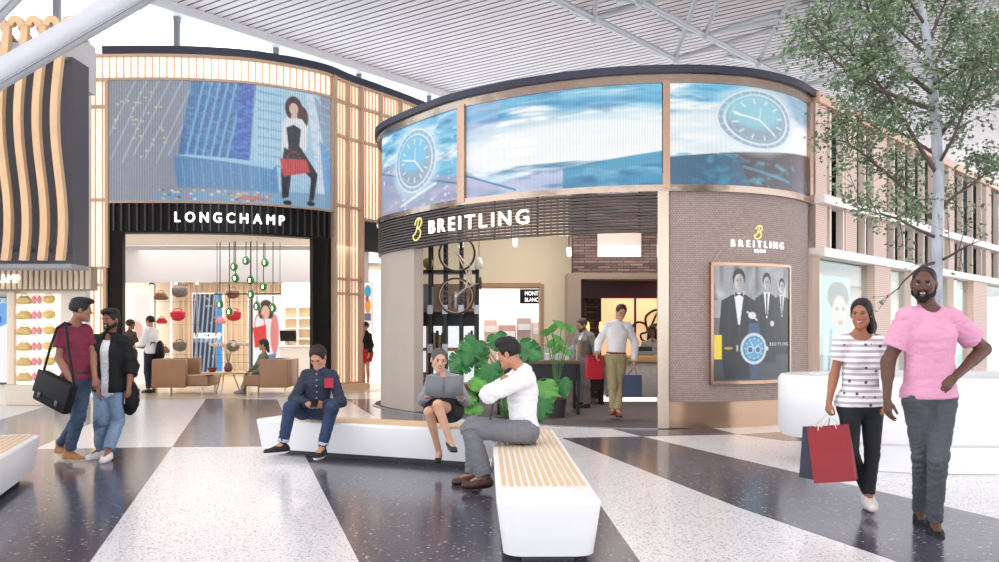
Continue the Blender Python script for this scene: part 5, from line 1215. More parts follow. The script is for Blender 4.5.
display_table('black framed display table beside the monstera', 497, 580, 15.0, .90)
display_table('black framed display table behind the walking shopper', 575, 604, 17.0, .62, .5, False)
# open shelf with a bicycle hanging on it
Yh = 16.4; t = thing('open_shelf', 'tall black steel open shelf with wooden boards at the left of the watch shop', 'shelves', (X_(446, Yh), Yh, .008)); L0 = t.location
for px in (417, 430, 445, 461, 477):
    for dy in (0, .42):
        top = 3.6 if px in (430, 445, 461) else Z_(268, Yh)
        shifted(MB().box((X_(px, Yh)-.03, Yh+dy, .008), (X_(px, Yh)+.03, Yh+dy+.05, top)), t).build('upright', black, t)
wd = mat('shelf_wood', '8a5d43', .5)
for yy in (270, 309, 348, 384): shifted(MB().box((X_(417, Yh), Yh, Z_(yy+3, Yh)), (X_(477, Yh), Yh+.47, Z_(yy, Yh)), bev=.004), t).build('shelf_board', wd if yy > 300 else black, t)
for yy in (309, 348, 384):
    for px in (417, 430, 445, 461, 477): shifted(MB().box((X_(px, Yh)-.05, Yh-.03, Z_(yy+5, Yh)), (X_(px, Yh)+.05, Yh+.02, Z_(yy-4, Yh))), t).build('clamp', steel, t)
shifted(MB().box((X_(418, Yh), Yh+.44, Z_(326, Yh)), (X_(476, Yh), Yh+.46, Z_(312, Yh))), t).build('back_panel', black, t)
def on_shelf(nm, label, px, y, fn, cat):
    q = thing(nm, label, cat, (X_(px, Yh), Yh+.2, Z_(y, Yh))); fn(q); return q
def globe(q): MB().ball((0, 0, .14), .10, 12).build('ball', mat('globe_olive', '9a9a62', .4), q); MB().lathe([(0, 0), (.06, 0), (.02, .05), (0, .05)]).build('stand', gold, q)
on_shelf('globe', 'small olive globe on the top left board of the open shelf', 427, 270, globe, 'globe')
def board(q): MB().box((-.2, 0, 0), (.16, .03, .42), bev=.01).build('panel', mat('picture_blue', '8fa0a8', .4), q); MB().box((-.22, -.01, -.0), (.18, .0, .02)).build('ledge', wd, q)
on_shelf('framed_picture', 'pale blue grey picture leaning on the second board of the open shelf', 424, 309, board, 'picture')
bc = ['b6794c', '34454e', 'd3cabb', '6b2c28', '8d7e5b', '2f2f33']; k = 0
for row, y, a0 in (('second', 309, 449), ('second', 309, 464), ('third', 348, 433), ('third', 348, 465)):
    for j in range(5):
        h_ = .24+.04*((k*7) % 3); q = thing('book', '%s book from the left on the %s side of the %s shelf board' % (['first', 'second', 'third', 'fourth', 'fifth'][j], {433: 'left', 449: 'middle', 464: 'right', 465: 'right'}[a0], row), 'book', (X_(a0, Yh)+j*.048, Yh+.1, Z_(y, Yh)), 'books on the open shelf')
        MB().box((0, 0, 0), (.04, .18, h_)).build('cover', mat('book_'+bc[k % 6], bc[k % 6], .6), q); k += 1
def basket(q): MB().box((-.15, -.05, 0), (.15, .15, .2), bev=.02).build('box', mat('box_brown', '9b6a4a', .6), q); MB().box((-.05, -.06, .08), (.05, -.05, .12)).build('label_plate', steel, q)
on_shelf('storage_box', 'brown storage box on the lowest board of the open shelf', 424, 384, basket, 'box')
t = thing('bicycle', 'vintage bicycle hung upright on the front of the open shelf', 'bicycle', (X_(457, 15.9), 15.95, Z_(310, 15.9))); q0 = t.location
bw = mat('bike_frame', 'd9c2b4', .35, .3); rb = mat('tyre_brown', '4b3a35', .6)
for (cx_, cy_) in ((457, 253.5), (456, 296)):
    p = P(cx_, cy_, 15.95)-q0; n_ = 36; rr = .315
    w_ = MB().tube([p+Vector((rr*math.cos(a), .03*math.sin(a), rr*math.sin(a))) for a in [2*PI*i/n_ for i in range(n_+1)]], .018, 6, cap=False).build('wheel', rb, t)
    MB().tube([p+Vector((rr*.93*math.cos(a), 0, rr*.93*math.sin(a))) for a in [2*PI*i/n_ for i in range(n_+1)]], .007, 5, cap=False).build('rim', bw, w_)
    m = MB()
    for i in range(14): a = 2*PI*i/14; m.tube([p, p+Vector((rr*.93*math.cos(a), 0, rr*.93*math.sin(a)))], .002, 4)
    m.build('spokes', steel, w_); MB().tube([p+Vector((0, -.05, 0)), p+Vector((0, .05, 0))], .025, 8).build('hub', bw, w_)
pa, pb = P(457, 253.5, 15.95)-q0, P(456, 296, 15.95)-q0; sx_ = P(473, 285, 15.95)-q0; bb = P(470, 268, 15.95)-q0; hd_ = P(472, 262, 15.95)-q0
shifted(MB(), t); m = MB()
for a, b_ in ((pa, bb), (bb, sx_), (sx_, pa), (bb, P(466, 288, 15.95)-q0), (sx_, P(466, 288, 15.95)-q0), (P(466, 288, 15.95)-q0, pb)): m.tube([a, b_], .016, 8)
m.build('frame', bw, t)
MB().tube([sx_, sx_+Vector((.10, 0, .03))], .012, 6).build('seat_post', steel, t); MB().ball(sx_+Vector((.13, 0, .03)), (.03, .06, .12), 8).build('saddle', rb, t)
MB().tube([P(466, 288, 15.95)-q0+Vector((.05, -.2, 0)), P(468, 289, 15.95)-q0, P(466, 288, 15.95)-q0+Vector((.05, .2, 0))], .012, 8).build('handlebar', steel, t)
MB().tube([q_+bb for q_ in (Vector((0, -.06, -.08)), Vector((0, -.06, .08)))], .01, 6).build('crank', steel, t)
t = thing('hanging_lantern', 'small clear hanging lamp right of the bicycle', 'pendant lamp', P(479, 264, 16.2)); MB().lathe([(.02, .12), (.06, .06), (.08, -.04), (.05, -.1), (0, -.1)], n=14).build('glass_shade', mat('lamp_clear', 'e9e4dc', .1, coat=.4), t); MB().tube([(0, 0, .1), (0, 0, 4.19-t.location.z)], .006, 6).build('cable', cab, t)
for px, y, lb in ((427.5, 232, 'left'), (461, 241, 'middle'), (515, 239, 'third'), (569, 249, 'rightmost')):
    p = P(px, y+2, 16.8); t = thing('spotlight', 'small ceiling spotlight, %s one inside the watch shop' % lb, 'spotlight', p); MB().tube([(0, .04, .05), (0, -.04, -.06)], .05, 12).build('head', white, t); MB().tube([(0, 0, 0), (0, 0, 4.6-p.z)], .01, 6).build('stem', black, t); MB().ball((0, -.05, -.075), .042, 8).build('lens', lamp_w, t)

# ================================================================ right-hand facade
A0 = Vector((4.95, 14.25, 0)); dR = Vector((.655, .756, 0)).normalized(); nR = Vector((dR.y, -dR.x, 0))
RcC = Curve([(A0.x, A0.y), (A0.x+dR.x*22, A0.y+dR.y*22)], smooth=False); sR = RcC.at
def rstrip(m, s0, s1, z0, z1, o0, o1, mi=0): return strip(m, RcC, s0, s1, z0, z1, o0, o1, step=30, mi=mi, smooth=False)
tan_b = mat('band_tan', 'd8b39a', .35, .2); ivory = mat('band_ivory', 'f0e4dc', .4)
for z0, z1, m_, o1, nm, lb in ((5.02, 5.18, tan_b, .12, 'top_band', 'tan metal band along the top of the right hand glazed facade'), (3.42, 3.56, ivory, .20, 'transom_band', 'upper white transom band across the right hand facade'), (2.58, 2.72, ivory, .20, 'transom_band', 'lower white transom band across the right hand facade')):
    m = MB(); rstrip(m, 0, 21, z0, z1, -.1, o1); tag(m.build(nm, m_), lb, 'band')
pinkp = bpy.data.materials.new('pink_mesh'); pinkp.use_nodes = True; nt = pinkp.node_tree; b = nt.nodes['Principled BSDF']; b.inputs['Roughness'].default_value = .6; b.inputs['Base Color'].default_value = lin('d9b7a8')+[1]
wv = nt.nodes.new('ShaderNodeTexWave'); wv.bands_direction = 'Z'; wv.inputs['Scale'].default_value = 9; tcn = nt.nodes.new('ShaderNodeTexCoord'); nt.links.new(tcn.outputs['Object'], wv.inputs[0]); cr = nt.nodes.new('ShaderNodeMix'); cr.data_type = 'RGBA'; cr.inputs['A'].default_value = lin('cdab9d')+[1]; cr.inputs['B'].default_value = lin('e2cabd')+[1]; nt.links.new(wv.outputs['Fac'], cr.inputs['Factor']); nt.links.new(cr.outputs['Result'], b.inputs['Base Color'])
wine = mat('wine_panel', '6a2230', .35); finm = mat('fin_cream', 'f0ddd0', .4); gdark = glass_mat('facade_glass', (.72, .80, .82), .02)
ORD = ['first', 'second', 'third', 'fourth', 'fifth', 'sixth', 'seventh', 'eighth', 'ninth', 'tenth', 'eleventh', 'twelfth', 'thirteenth', 'fourteenth', 'fifteenth', 'sixteenth', 'seventeenth', 'eighteenth', 'nineteenth', 'twentieth', 'twenty-first', 'twenty-second', 'twenty-third', 'twenty-fourth']
def facade_bay(s, w_, tier, z0, z1, kind, i):
    c_ = RcC.pt(s+w_/2); t = thing('ribbed_panel' if kind else 'facade_fin', '%s, %s from the left in the %s row of the right facade' % ('pink ribbed panel' if kind else 'cream blade fin', ORD[i], tier), 'facade panel', (c_.x, c_.y, z0), 'upright %s of the right facade' % ('panels' if kind else 'fins'))
    m = MB(); rstrip(m, s, s+w_, z0, z1, -.06, .05); shifted(m, t).build('panel' if kind else 'blade', pinkp if kind else finm, t)
    m = MB(); rstrip(m, s-.02, s, z0, z1, -.06, .06); shifted(m, t).build('edge_trim', finm, t)
PANS = [(812, 824), (843, 854), (871, 884), (946, 952), (984, 989)]
for tier, z0, z1 in (('upper', 3.56, 5.02), ('middle', 2.72, 3.42)):
    for i, (a_, b_) in enumerate(PANS): facade_bay(sR(a_), sR(b_)-sR(a_), tier, z0, z1, 1, i)
    i = 0
    for px in (827, 840, 862, 891, 901, 911, 921, 931, 941, 960, 970, 979, 996, 1006): facade_bay(sR(px), .06, tier, z0, z1, 0, i); i += 1
m = MB(); rstrip(m, .1, 21, 2.66, 5.02, -.16, -.14); o = tag(m.build('glazing', gdark), 'dark upper glazing behind the fins of the right hand facade', 'window')
m = MB(); rstrip(m, .4, 21, 2.62, 5.0, -1.4, -1.3); struct(m.build('wall_right_upper', mat('brick_dim', '3c2628', .7, noise=(3, .3))))
for i, (px, w_, cc) in enumerate(((857, .16, 0), (886, .2, 1), (893, .30, 1), (903, .2, 0), (914, .25, 1), (922, .35, 1), (932, .35, 1), (953, .25, 0), (961, .4, 1), (971, .4, 1), (990, .3, 1), (998, .4, 1))):
    s_ = sR(px); c_ = RcC.pt(s_, -.3); q = thing('interior_blind', '%s upright, %s from the left behind the upper glazing of the right facade' % (('wine red' if cc else 'teal'), ORD[i]), 'curtain', (c_.x, c_.y, 2.74), 'coloured uprights behind the glazing')
    m = MB(); rstrip(m, s_, s_+w_, 2.74, 4.98, -.34, -.28); shifted(m, q).build('panel', wine if cc else mat('teal_panel', '5f9a90', .4), q)
m = MB(); rstrip(m, .5, 21, 5.06, 5.16, -1.5, -.25); struct(m.build('ceiling_right', mat('ceil_white', 'e8e4e2', .7)))
# ground floor: glazing, posts, posters
m = MB(); rstrip(m, 0, 21, .08, 2.6, -.02, .0); tag(m.build('shop_window', glass_mat('front_glass', (.93, .96, .96), .05)), 'long clear ground floor glazing of the right hand facade', 'window')
m = MB(); rstrip(m, 0, 21, .0, .08, -.1, .05); struct(m.build('trim_sill', ivory))
for px0, px1 in ((808, 811), (868, 884), (905, 907), (948, 951), (968, 982), (1010, 1016)):
    a_, b_ = sR(px0), sR(px1); c_ = RcC.pt((a_+b_)/2); m = MB(); rstrip(m, a_, b_, 0, 2.62, -.12, .12); o = m.build('facade_pier', pinkp if px1-px0 > 8 else finm); tag(o, '%s at ground level of the right facade, near column %s' % ('pink ribbed pier' if px1-px0 > 8 else 'slim cream post', {808: 'nearest the woven wall', 868: 'behind the couple', 905: 'behind the man in pink', 948: 'right of the tree trunk', 968: 'furthest right but one', 1010: 'at the far right'}[px0]), 'pier')
    o['label'] = o['label'].replace(', near column', ',')
fc = Canvas(40, 90, (.80, .88, .88)); fc.ell(.6, .35, .33, .2, (.90, .76, .68)); fc.ell(.55, .2, .38, .14, (.55, .45, .42)); fc.ell(.6, .37, .26, .17, (.93, .8, .72)); fc.ell(.5, .33, .05, .015, (.3, .25, .25)); fc.ell(.74, .33, .05, .015, (.3, .25, .25)); fc.ell(.62, .47, .08, .02, (.75, .4, .4)); fc.poly([(.1, .6), (.9, .55), (1, 1), (0, 1)], (.92, .93, .95)); fc.line(.3, .55, .2, 1, .03, (.5, .6, .65))
def fposter(px0, px1, y0, y1, lb, cn, off=-.9):
    cc = Curve([(A0.x-nR.x*-off*1, A0.y-nR.y*-off), (A0.x+dR.x*22-nR.x*-off, A0.y+dR.y*22-nR.y*-off)], smooth=False)
    a_, b_ = cc.at(px0), cc.at(px1); p = cc.pt(a_); q = cc.pt(b_); z0 = EYE+(HOR-y1)*p.y/900; z1 = EYE+(HOR-y0)*p.y/900
    t = thing('light_box_poster', lb, 'poster', (p.x, p.y, z0)); L = (b_-a_)
    picture('print', cn.a, lambda u, v: tuple((q-p)*u+Vector((0, 0, (z1-z0)*v))), .9, t)
    m = MB(); m.prism([(0, 0, -.03), tuple((q-p)+Vector((0, 0, -.03))), tuple((q-p)+Vector((0, 0, z1-z0+.03))), (0, 0, z1-z0+.03)], -nR*.02, -nR*.10); m.build('frame', whitem, t)
fposter(823, 850, 275, 376, 'pale blue window poster of a face beside the woven wall', fc)
c6 = Canvas(20, 50, (.85, .92, .92)); c6.poly([(.1, .1), (.9, .1), (.9, .9), (.1, .9)], (.62, .80, .82), .8); c6.ell(.5, .45, .3, .25, (.9, .93, .95), .8)
fposter(953, 966, 290, 372, 'pale teal window poster right of the man in pink', c6)
m = MB(); rstrip(m, 3.6, 21, .0, 2.55, -3.0, -2.9); struct(m.build('wall_right', mat('shop_pale', 'e9ddd4', .7, noise=(1.2, .10)))); m = MB(); rstrip(m, 3.6, 21, 2.56, 2.6, -3, -.25); rstrip(m, .3, 3.6, 2.56, 2.6, -1.9, -.25); struct(m.build('ceiling_right', whitem)); m = MB(); rstrip(m, 3.6, 21, .0, .006, -3, -.1); rstrip(m, .3, 3.6, .0, .006, -1.9, -.1); struct(m.build('floor_right', mat('right_floor', 'b8aaa0', .4)))
m = MB(); rstrip(m, .3, 3.6, 0.006, 2.5, -1.95, -1.8); o = m.build('wall_brick_right', brick); struct(o); uv_planar(o)
for k in range(5):
    c_ = RcC.pt(1.5+k*3.4, -1.6); l = area('window_light', (c_.x, c_.y, 2.5), 2.6, 55, sy=1.0, col=(1, .94, .88))
# small plant behind the glass
# ================================================================ planter with tree, benches
def white_ring(t, c, R, ztop):
    MB().lathe([(R-.30, .0), (R-.30, .26), (R-.05, .30), (R, .36), (R, ztop-.04), (R-.03, ztop), (R-.35, ztop), (R-.38, ztop-.1), (R-.38, ztop-.25)], n=96).build('shell', white, t)
    MB().lathe([(0, ztop-.14), (R-.38, ztop-.14), (R-.38, ztop-.3), (0, ztop-.3)], n=48).build('soil', mat('soil', '4a3a30', .9, noise=(20, .2)), t)
PC = Vector((4.83, 9.62, .003)); t = thing('round_planter', 'large oval white planter holding the tall tree', 'planter', PC); white_ring(t, PC, 1.83, .945)
for o in kids(t): o.data.transform(Matrix.Diagonal((1, .52, 1, 1)))
def bench(label, back_l, front_l, width, front_white, h=.40, slats=13, back_white=.0, flip=1):
    """back_l / front_l: ends of one long side; width towards +x side of travel"""
    a = Vector(front_l); b = Vector(back_l); L = (b-a).length; yv = (b-a).normalized(); xv = Vector((yv.y, -yv.x, 0))*flip
    t = thing('bench', label, 'bench', (a.x, a.y, .003)); M = Matrix(((xv.x, yv.x, 0, 0), (xv.y, yv.y, 0, 0), (0, 0, 1, 0), (0, 0, 0, 1)))
    bm = bmesh.new(); bmesh.ops.create_cube(bm, size=1)
    for v in bm.verts:
        lo = v.co.z < 0; i = .045 if lo else 0; v.co = Vector(((v.co.x+.5)*(width-2*i)+i, (v.co.y+.5)*(L-2*i)+i, .065 if lo else h))
    bmesh.ops.bevel(bm, geom=[e for e in bm.edges if abs(e.verts[0].co.z-e.verts[1].co.z) > .1], offset=.12, segments=7, profile=.5, affect='EDGES')
    bmesh.ops.bevel(bm, geom=[e for e in bm.edges if e.verts[0].co.z > h-.001 and e.verts[1].co.z > h-.001], offset=.03, segments=4, profile=.5, affect='EDGES')
    bm.verts.index_update(); m = MB().add([M @ v.co for v in bm.verts], [[v.index for v in f.verts] for f in bm.faces], 0, True); bm.free()
    m.build('body', white, t, sharp=60)
    MB().box((.16, .2, 0), (width-.16, L-.2, .07), M=M).build('plinth', mat('plinth_grey', '4c4c52', .6), t)
    tim = mat('bench_timber', 'dcc09a', .5, noise=(5, .09, (6, 6, 1)))
    gap = (width-.07)/slats
    for i in range(slats):
        x0 = .035+i*gap; MB().box((x0+gap*.20, front_white, h-.012), (x0+gap*.80, L-back_white, h+.006), M=M, bev=.004).build('slat', tim, t)
    return t
b1 = bench('white bench with timber slats pointing towards the viewer', (-.085, 9.3, 0), (-.02, 5.32, 0), .64, .52, slats=12)
bench('long white bench the man in navy and the woman reading sit on', (-.20, 9.12, 0), (-2.83, 10.28, 0), .60, .40, slats=7, flip=-1)
bench('white slatted bench cut by the left edge of the picture', (-4.50, 8.85, 0), (-3.55, 5.8, 0), .66, .3, slats=11, back_white=.12, flip=-1)
# ================================================================ people
def pose(Y, **k): return {n: P(v[0], v[1], Y+(v[2] if len(v) > 2 else 0)) for n, v in k.items() if n[0] not in 'tu'} | {n: Vector(v) for n, v in k.items() if n[0] in 'tu'}
def striped():
    m = mat('tee_striped', 'f2f0f0', .7); nt = m.node_tree; b = nt.nodes['Principled BSDF']; tc = nt.nodes.new('ShaderNodeTexCoord')
    w_ = nt.nodes.new('ShaderNodeTexWave'); w_.bands_direction = 'Z'; w_.inputs['Scale'].default_value = 7.2; w_.inputs['Distortion'].default_value = .3; nt.links.new(tc.outputs['Object'], w_.inputs[0])
    r = nt.nodes.new('ShaderNodeValToRGB'); r.color_ramp.elements[0].position = .5; r.color_ramp.elements[0].color = lin('f6f4f5')+[1]; r.color_ramp.elements[1].position = .62; r.color_ramp.elements[1].color = lin('b9b3b8')+[1]
    nt.links.new(w_.outputs['Fac'], r.inputs[0])
    v = nt.nodes.new('ShaderNodeTexVoronoi'); v.inputs['Scale'].default_value = 13; nt.links.new(tc.outputs['Object'], v.inputs['Vector'])
    l = nt.nodes.new('ShaderNodeMath'); l.operation = 'LESS_THAN'; l.inputs[1].default_value = .17; nt.links.new(v.outputs['Distance'], l.inputs[0])
    mx = nt.nodes.new('ShaderNodeMix'); mx.data_type = 'RGBA'; nt.links.new(l.outputs[0], mx.inputs['Factor']); nt.links.new(r.outputs[0], mx.inputs['A']); mx.inputs['B'].default_value = lin('55505a')+[1]
    nt.links.new(mx.outputs['Result'], b.inputs['Base Color']); return m
fab = lambda n, c, r=.8: mat(n, c, r, bump=(220, .15), noise=(7, .06))
def denim(n, c, amt=.22): return mat(n, c, .8, noise=(3.5, amt), bump=(260, .2))
# --- man in pink
Y = 6.3
pJ = pose(Y, ha=(917, 398), hb=(943, 396, .03), ka=(922, 456, .08), kb=(938, 460, -.08), aa=(920, 512, .36), ab=(934, 523, .02),
          sa=(903, 316, -.02), sb=(955, 316, .0), ea=(888, 362, .03), eb=(984, 349, .08), wa=(887, 399, -.06), wb=(954, 378, -.12), hd=(924, 284, -.02), ta=(-.35, -.93, 0), tb=(-.25, -.96, 0))
pman = person('person in a pink V-neck T-shirt and dark grey trousers walking, hand at pocket', pJ, (-.18, -1, 0), (-.55, -1, -.04), roll=.05, h=.0065, skin='5e3f33', m=1.13, s=1.04,
  hair=dict(col='15100f', t=.002, line=.080, low=-.01, amp=.001), beard='120d0c', smile=True, lip='7a4a42',
  top=dict(g=.024, sleeve=.33, hem=-.0, neck='v', mat=fab('tee_pink', 'dd9dba'), amp=.012, gs=.010, flare=.10), bottom=dict(g=.010, rh=.046, kr=.060, mat=fab('chino_grey', '50535a'), amp=.012, hem=.97),
  shoes=dict(mat=mat('shoe_suede_black', '17171b', .8), hi=.09, s=1.18), hands={'a': dict(d=(.0, -.15, -1), n=(1, .2, 0), side=1, curl=.55), 'b': dict(d=(-.75, -.1, -.65), n=(0, 1, -.3), side=-1, curl=.5)})
# --- woman in striped tee
Y = 6.95
wJ = pose(Y, ha=(850, 406), hb=(872, 406), ka=(851, 452, -.02), kb=(872, 455, .02), aa=(868, 494, .28), ab=(869, 497, -.02),
          sa=(838, 341), sb=(882, 341), ea=(834, 376, .04), eb=(889, 373, .05), wa=(829, 402, .0), wb=(886, 398, -.35), hd=(861, 314), ta=(-.35, -.93, 0), tb=(-.2, -.97, 0))
person('person with long dark hair in a white striped T-shirt holding shopping bags', wJ, (-.3, -1, 0), (-.62, -1, -.05), h=.0065, skin='a66f55', fem=True, s=.96, m=.95, smile=True, lip='a85a50',
  hair=dict(col='120d10', t=.007, line=.068, low=-.03, amp=.003, add=[((0, -.05, .05), (.075, .075, .08))], ext=[(-.12, -.12, -.34), (.1, -.1, -.3)], lock=[((-.02, -.075, .03), (-.05, -.085, -.10), .055, .055), ((-.05, -.085, -.10), (-.06, -.075, -.22), .05, .028), ((-.072, .0, .03), (-.076, -.02, -.09), .016, .016), ((-.076, -.02, -.09), (-.066, -.04, -.18), .02, .018)]),
  top=dict(g=.022, sleeve=.25, hem=-.0, neck='wide', mat=striped(), amp=.008, gs=.012), bottom=dict(g=.012, rh=.040, kr=.056, mat=denim('jeans_black', '24262c', .15), amp=.003, hem=.93),
  shoes=dict(mat=mat('shoe_white', 'e9e2e0', .6), lace=white, sole=mat('sole_pale', 'd9d2cc', .6), s=1.02), hands={'a': dict(d=(-.1, 0, -1), n=(.9, .3, 0), side=1, curl=1.0), 'b': dict(d=(0, .1, -1), n=(-1, 0, 0), side=-1, curl=.5)})
# shopping bags
def shop_bag(label, tl, wd_, dp, ht, col, rot, hand, hcol='e8e4e0', tilt=0, logo=None):
    t = thing('shopping_bag', label, 'bag', tl); t.rotation_euler = (0, tilt, rot); m_ = mat('paper_'+col, col, .45, noise=(3, .05))
    V = []; 
    for (z, k, sq) in ((0, 1.0, 1), (ht*.5, 1.0, .82), (ht, .97, .75)):
        V += [(-wd_/2*k, -dp/2*sq, z), (0, -dp/2*sq, z), (wd_/2*k, -dp/2*sq, z), (wd_/2*k-(0.0 if z == 0 else dp*.16), 0, z), (wd_/2*k, dp/2*sq, z), (0, dp/2*sq, z), (-wd_/2*k, dp/2*sq, z), (-wd_/2*k+(0 if z == 0 else dp*.16), 0, z)]
    Fc = [list(range(8))[::-1]]+[(8*r+j, 8*r+(j+1) % 8, 8*r+8+(j+1) % 8, 8*r+8+j) for r in (0, 1) for j in range(8)]
    o = MB().add(V, Fc).build('paper_body', m_, t); md = o.modifiers.new('s', 'SOLIDIFY'); md.thickness = .004
    M_ = t.matrix_basis.inverted() if False else (Matrix.Translation(t.location) @ t.rotation_euler.to_matrix().to_4x4()).inverted()
    hl = M_ @ Vector(hand)
    for y in (-dp*.36, dp*.36):
        MB().tube([(-wd_*.22, y, ht-.02), (-wd_*.2+.0, y, ht+.02), (hl.x-.03, hl.y+y*.2, hl.z-.03), (hl.x, hl.y+y*.2, hl.z), (hl.x+.03, hl.y+y*.2, hl.z-.03), (wd_*.2, y, ht+.02), (wd_*.22, y, ht-.02)], .005, 6).build('handle', mat('handle_'+hcol, hcol, .5), t)
    return t
hA = P(826, 414, 6.93)
shop_bag('red paper shopping bag carried by the woman in the striped T-shirt', P(836, 481, 6.86), .30, .14, .42, '941c26', -.5, hA, tilt=-.14)
shop_bag('dark navy paper shopping bag hanging beside the red one', P(817, 479, 7.02), .24, .12, .40, '2d3040', -.9, hA, tilt=.05)
# --- seated man in navy shirt with a phone
Y = 9.95
J3 = pose(Y, ha=(303, 411), hb=(328, 411, .0), ka=(290, 408, -.40), kb=(332, 408, -.40), aa=(283, 444, -.38), ab=(322, 448, -.42),
          sa=(304, 374, -.06), sb=(335, 374, -.06), ea=(294, 400, -.12), eb=(341, 402, -.12), wa=(309, 404, -.33), wb=(320, 406, -.33), hd=(318, 357, -.10), ta=(-.75, -.6, -.10), tb=(-.12, -1, .1))
person('person in a navy shirt with a red pocket sitting and looking at a phone', J3, (-.1, -1, 0), (-.12, -.75, -.5), h=.007, skin='c79173', s=1.06, m=1.0,
  hair=dict(col='2a1a18', t=.010, line=.075, low=-.05, amp=.005, add=[((0, .03, .09), (.06, .06, .045))]),
  top=dict(g=.016, sleeve=.97, hem=.02, neck='collar', collar=fab('navy_shirt', '2e3648'), mat=fab('navy_shirt', '2e3648'), amp=.012), bottom=dict(g=.010, rh=.05, kr=.064, hem=.93, mat=denim('jeans_indigo', '2c3c5c'), amp=.008, cuff=mat('denim_cuff', 'b9c4d4', .7)),
  shoes=dict(mat=mat('canvas_black', '1a1b20', .7), sole=mat('sole_white', 'e6e2dd', .6), lace=white, sock=mat('sock_dark', '20222a', .8), s=1.15), hands={'a': dict(d=(1, -.5, -.1), n=(.1, .3, 1), side=-1, curl=.6, thumb=.9), 'b': dict(d=(-1, -.5, -.1), n=(-.1, .3, 1), side=1, curl=.6, thumb=.9)})
root3 = bpy.data.objects['person.002'] if 'person.002' in bpy.data.objects else None
def patch(root, pts, m, name, nrm, th=.006):
    a = [Vector(p)-root.location for p in pts]; n = Vector(nrm)*th
    return MB().prism(a, n*0, n).build(name, m, root)
patch(root3, [P(324.5, 378, 9.775), P(333.5, 378, 9.775), P(333.5, 387.5, 9.75), P(324.5, 388, 9.74)], mat('pocket_red', 'a8243c', .7), 'pocket', (0, -1, 0))
mb = MB()
for k in range(5): mb.ball(P(316.5, 374+k*6, 9.75-.004*k)-root3.location, .009, 6)
mb.build('buttons', mat('button_grey', '8c93a6', .4), root3)
q = P(314.5, 403.5, 9.50); t = thing('smartphone', 'dark phone held by the seated man in the navy shirt', 'phone', q); t.rotation_euler = (math.radians(-60), 0, 0)
MB().box((-.037, -.006, -.072), (.037, .006, .072), bev=.005).build('body', mat('phone_dark', '2b2b30', .25), t); MB().box((-.033, -.0075, -.066), (.033, -.006, .066)).build('display', mat('phone_glass', '14151a', .1), t)
# --- woman reading
Y = 9.25
J4 = pose(Y, ha=(436, 411), hb=(453, 411), ka=(429, 412, -.42), kb=(438, 405, -.46), aa=(439, 452, -.28), ab=(450, 441, -.52),
          sa=(429, 379, .02), sb=(458, 379, .02), ea=(423, 400, -.02), eb=(465, 400, -.06), wa=(427, 396, -.26), wb=(460, 396, -.28), hd=(439, 360, -.03), ta=(-.05, -.8, -.25), tb=(.45, -.75, -.5))
J4['ha'].z = max(J4['ha'].z, .50); J4['hb'].z = max(J4['hb'].z, .50)
person('person in a grey cardigan and black dress sitting cross-legged reading a magazine', J4, (-.05, -1, 0), (.25, -1, -.12), roll=.12, h=.007, skin='cf9f86', fem=True, s=1.0, m=.94, smile=True, lip='b0504a',
  hair=dict(col='55504f', t=.006, line=.066, low=-.05, amp=.002, add=[((0, -.09, .07), (.045, .045, .045))]),
  top=[dict(name='dress_top', g=.008, sleeve=.2, sleeveless=True, hem=.05, neck='wide', mat=fab('dress_black', '1a1b20'), amp=.004), dict(name='cardigan', g=.020, sleeve=.93, hem=-.03, neck='open', openw=.055, mat=mat('cardigan_grey', '8b8d92', .9, noise=(60, .35)), amp=.010)],
  bottom=dict(name='skirt', kind='skirt', g=.012, len=.5, waist=.15, mat=fab('dress_black', '1a1b20'), amp=.004), shoes=dict(kind='heel', mat=mat('heel_black', '151318', .25), s=.95),
  hands={'a': dict(d=(.5, -.6, .35), n=(.4, -.3, -1), side=-1, curl=.5), 'b': dict(d=(-.5, -.6, .35), n=(-.4, -.3, -1), side=1, curl=.5)})
c_ = P(444, 387.5, 8.82); t = thing('magazine', 'open grey magazine held by the reading woman', 'magazine', c_); mg = mat('mag_cover', '707278', .5); pg_ = mat('mag_page', 'ece9e6', .6)
for sx in (-1, 1):
    V = []; n = 8
    for i in range(n+1):
        u = i/n; x = sx*u*.185; y = -.0+.05*math.sin(u*2.2)*-1+.075*u; zt_, zb_ = .10, -.10
        V += [(x, y+.05, zt_+.02*u), (x, y-.01, zb_+.02*u)]
    o = MB().add(V, [(2*i, 2*i+1, 2*i+3, 2*i+2) for i in range(n)], 0, True).build('cover', mg, t); md = o.modifiers.new('s', 'SOLIDIFY'); md.thickness = .004
    o = MB().add([(x*.98, y+.008, z) for x, y, z in V], [(2*i, 2*i+1, 2*i+3, 2*i+2) for i in range(n)], 0, True).build('pages', pg_, t); md = o.modifiers.new('s', 'SOLIDIFY'); md.thickness = .006
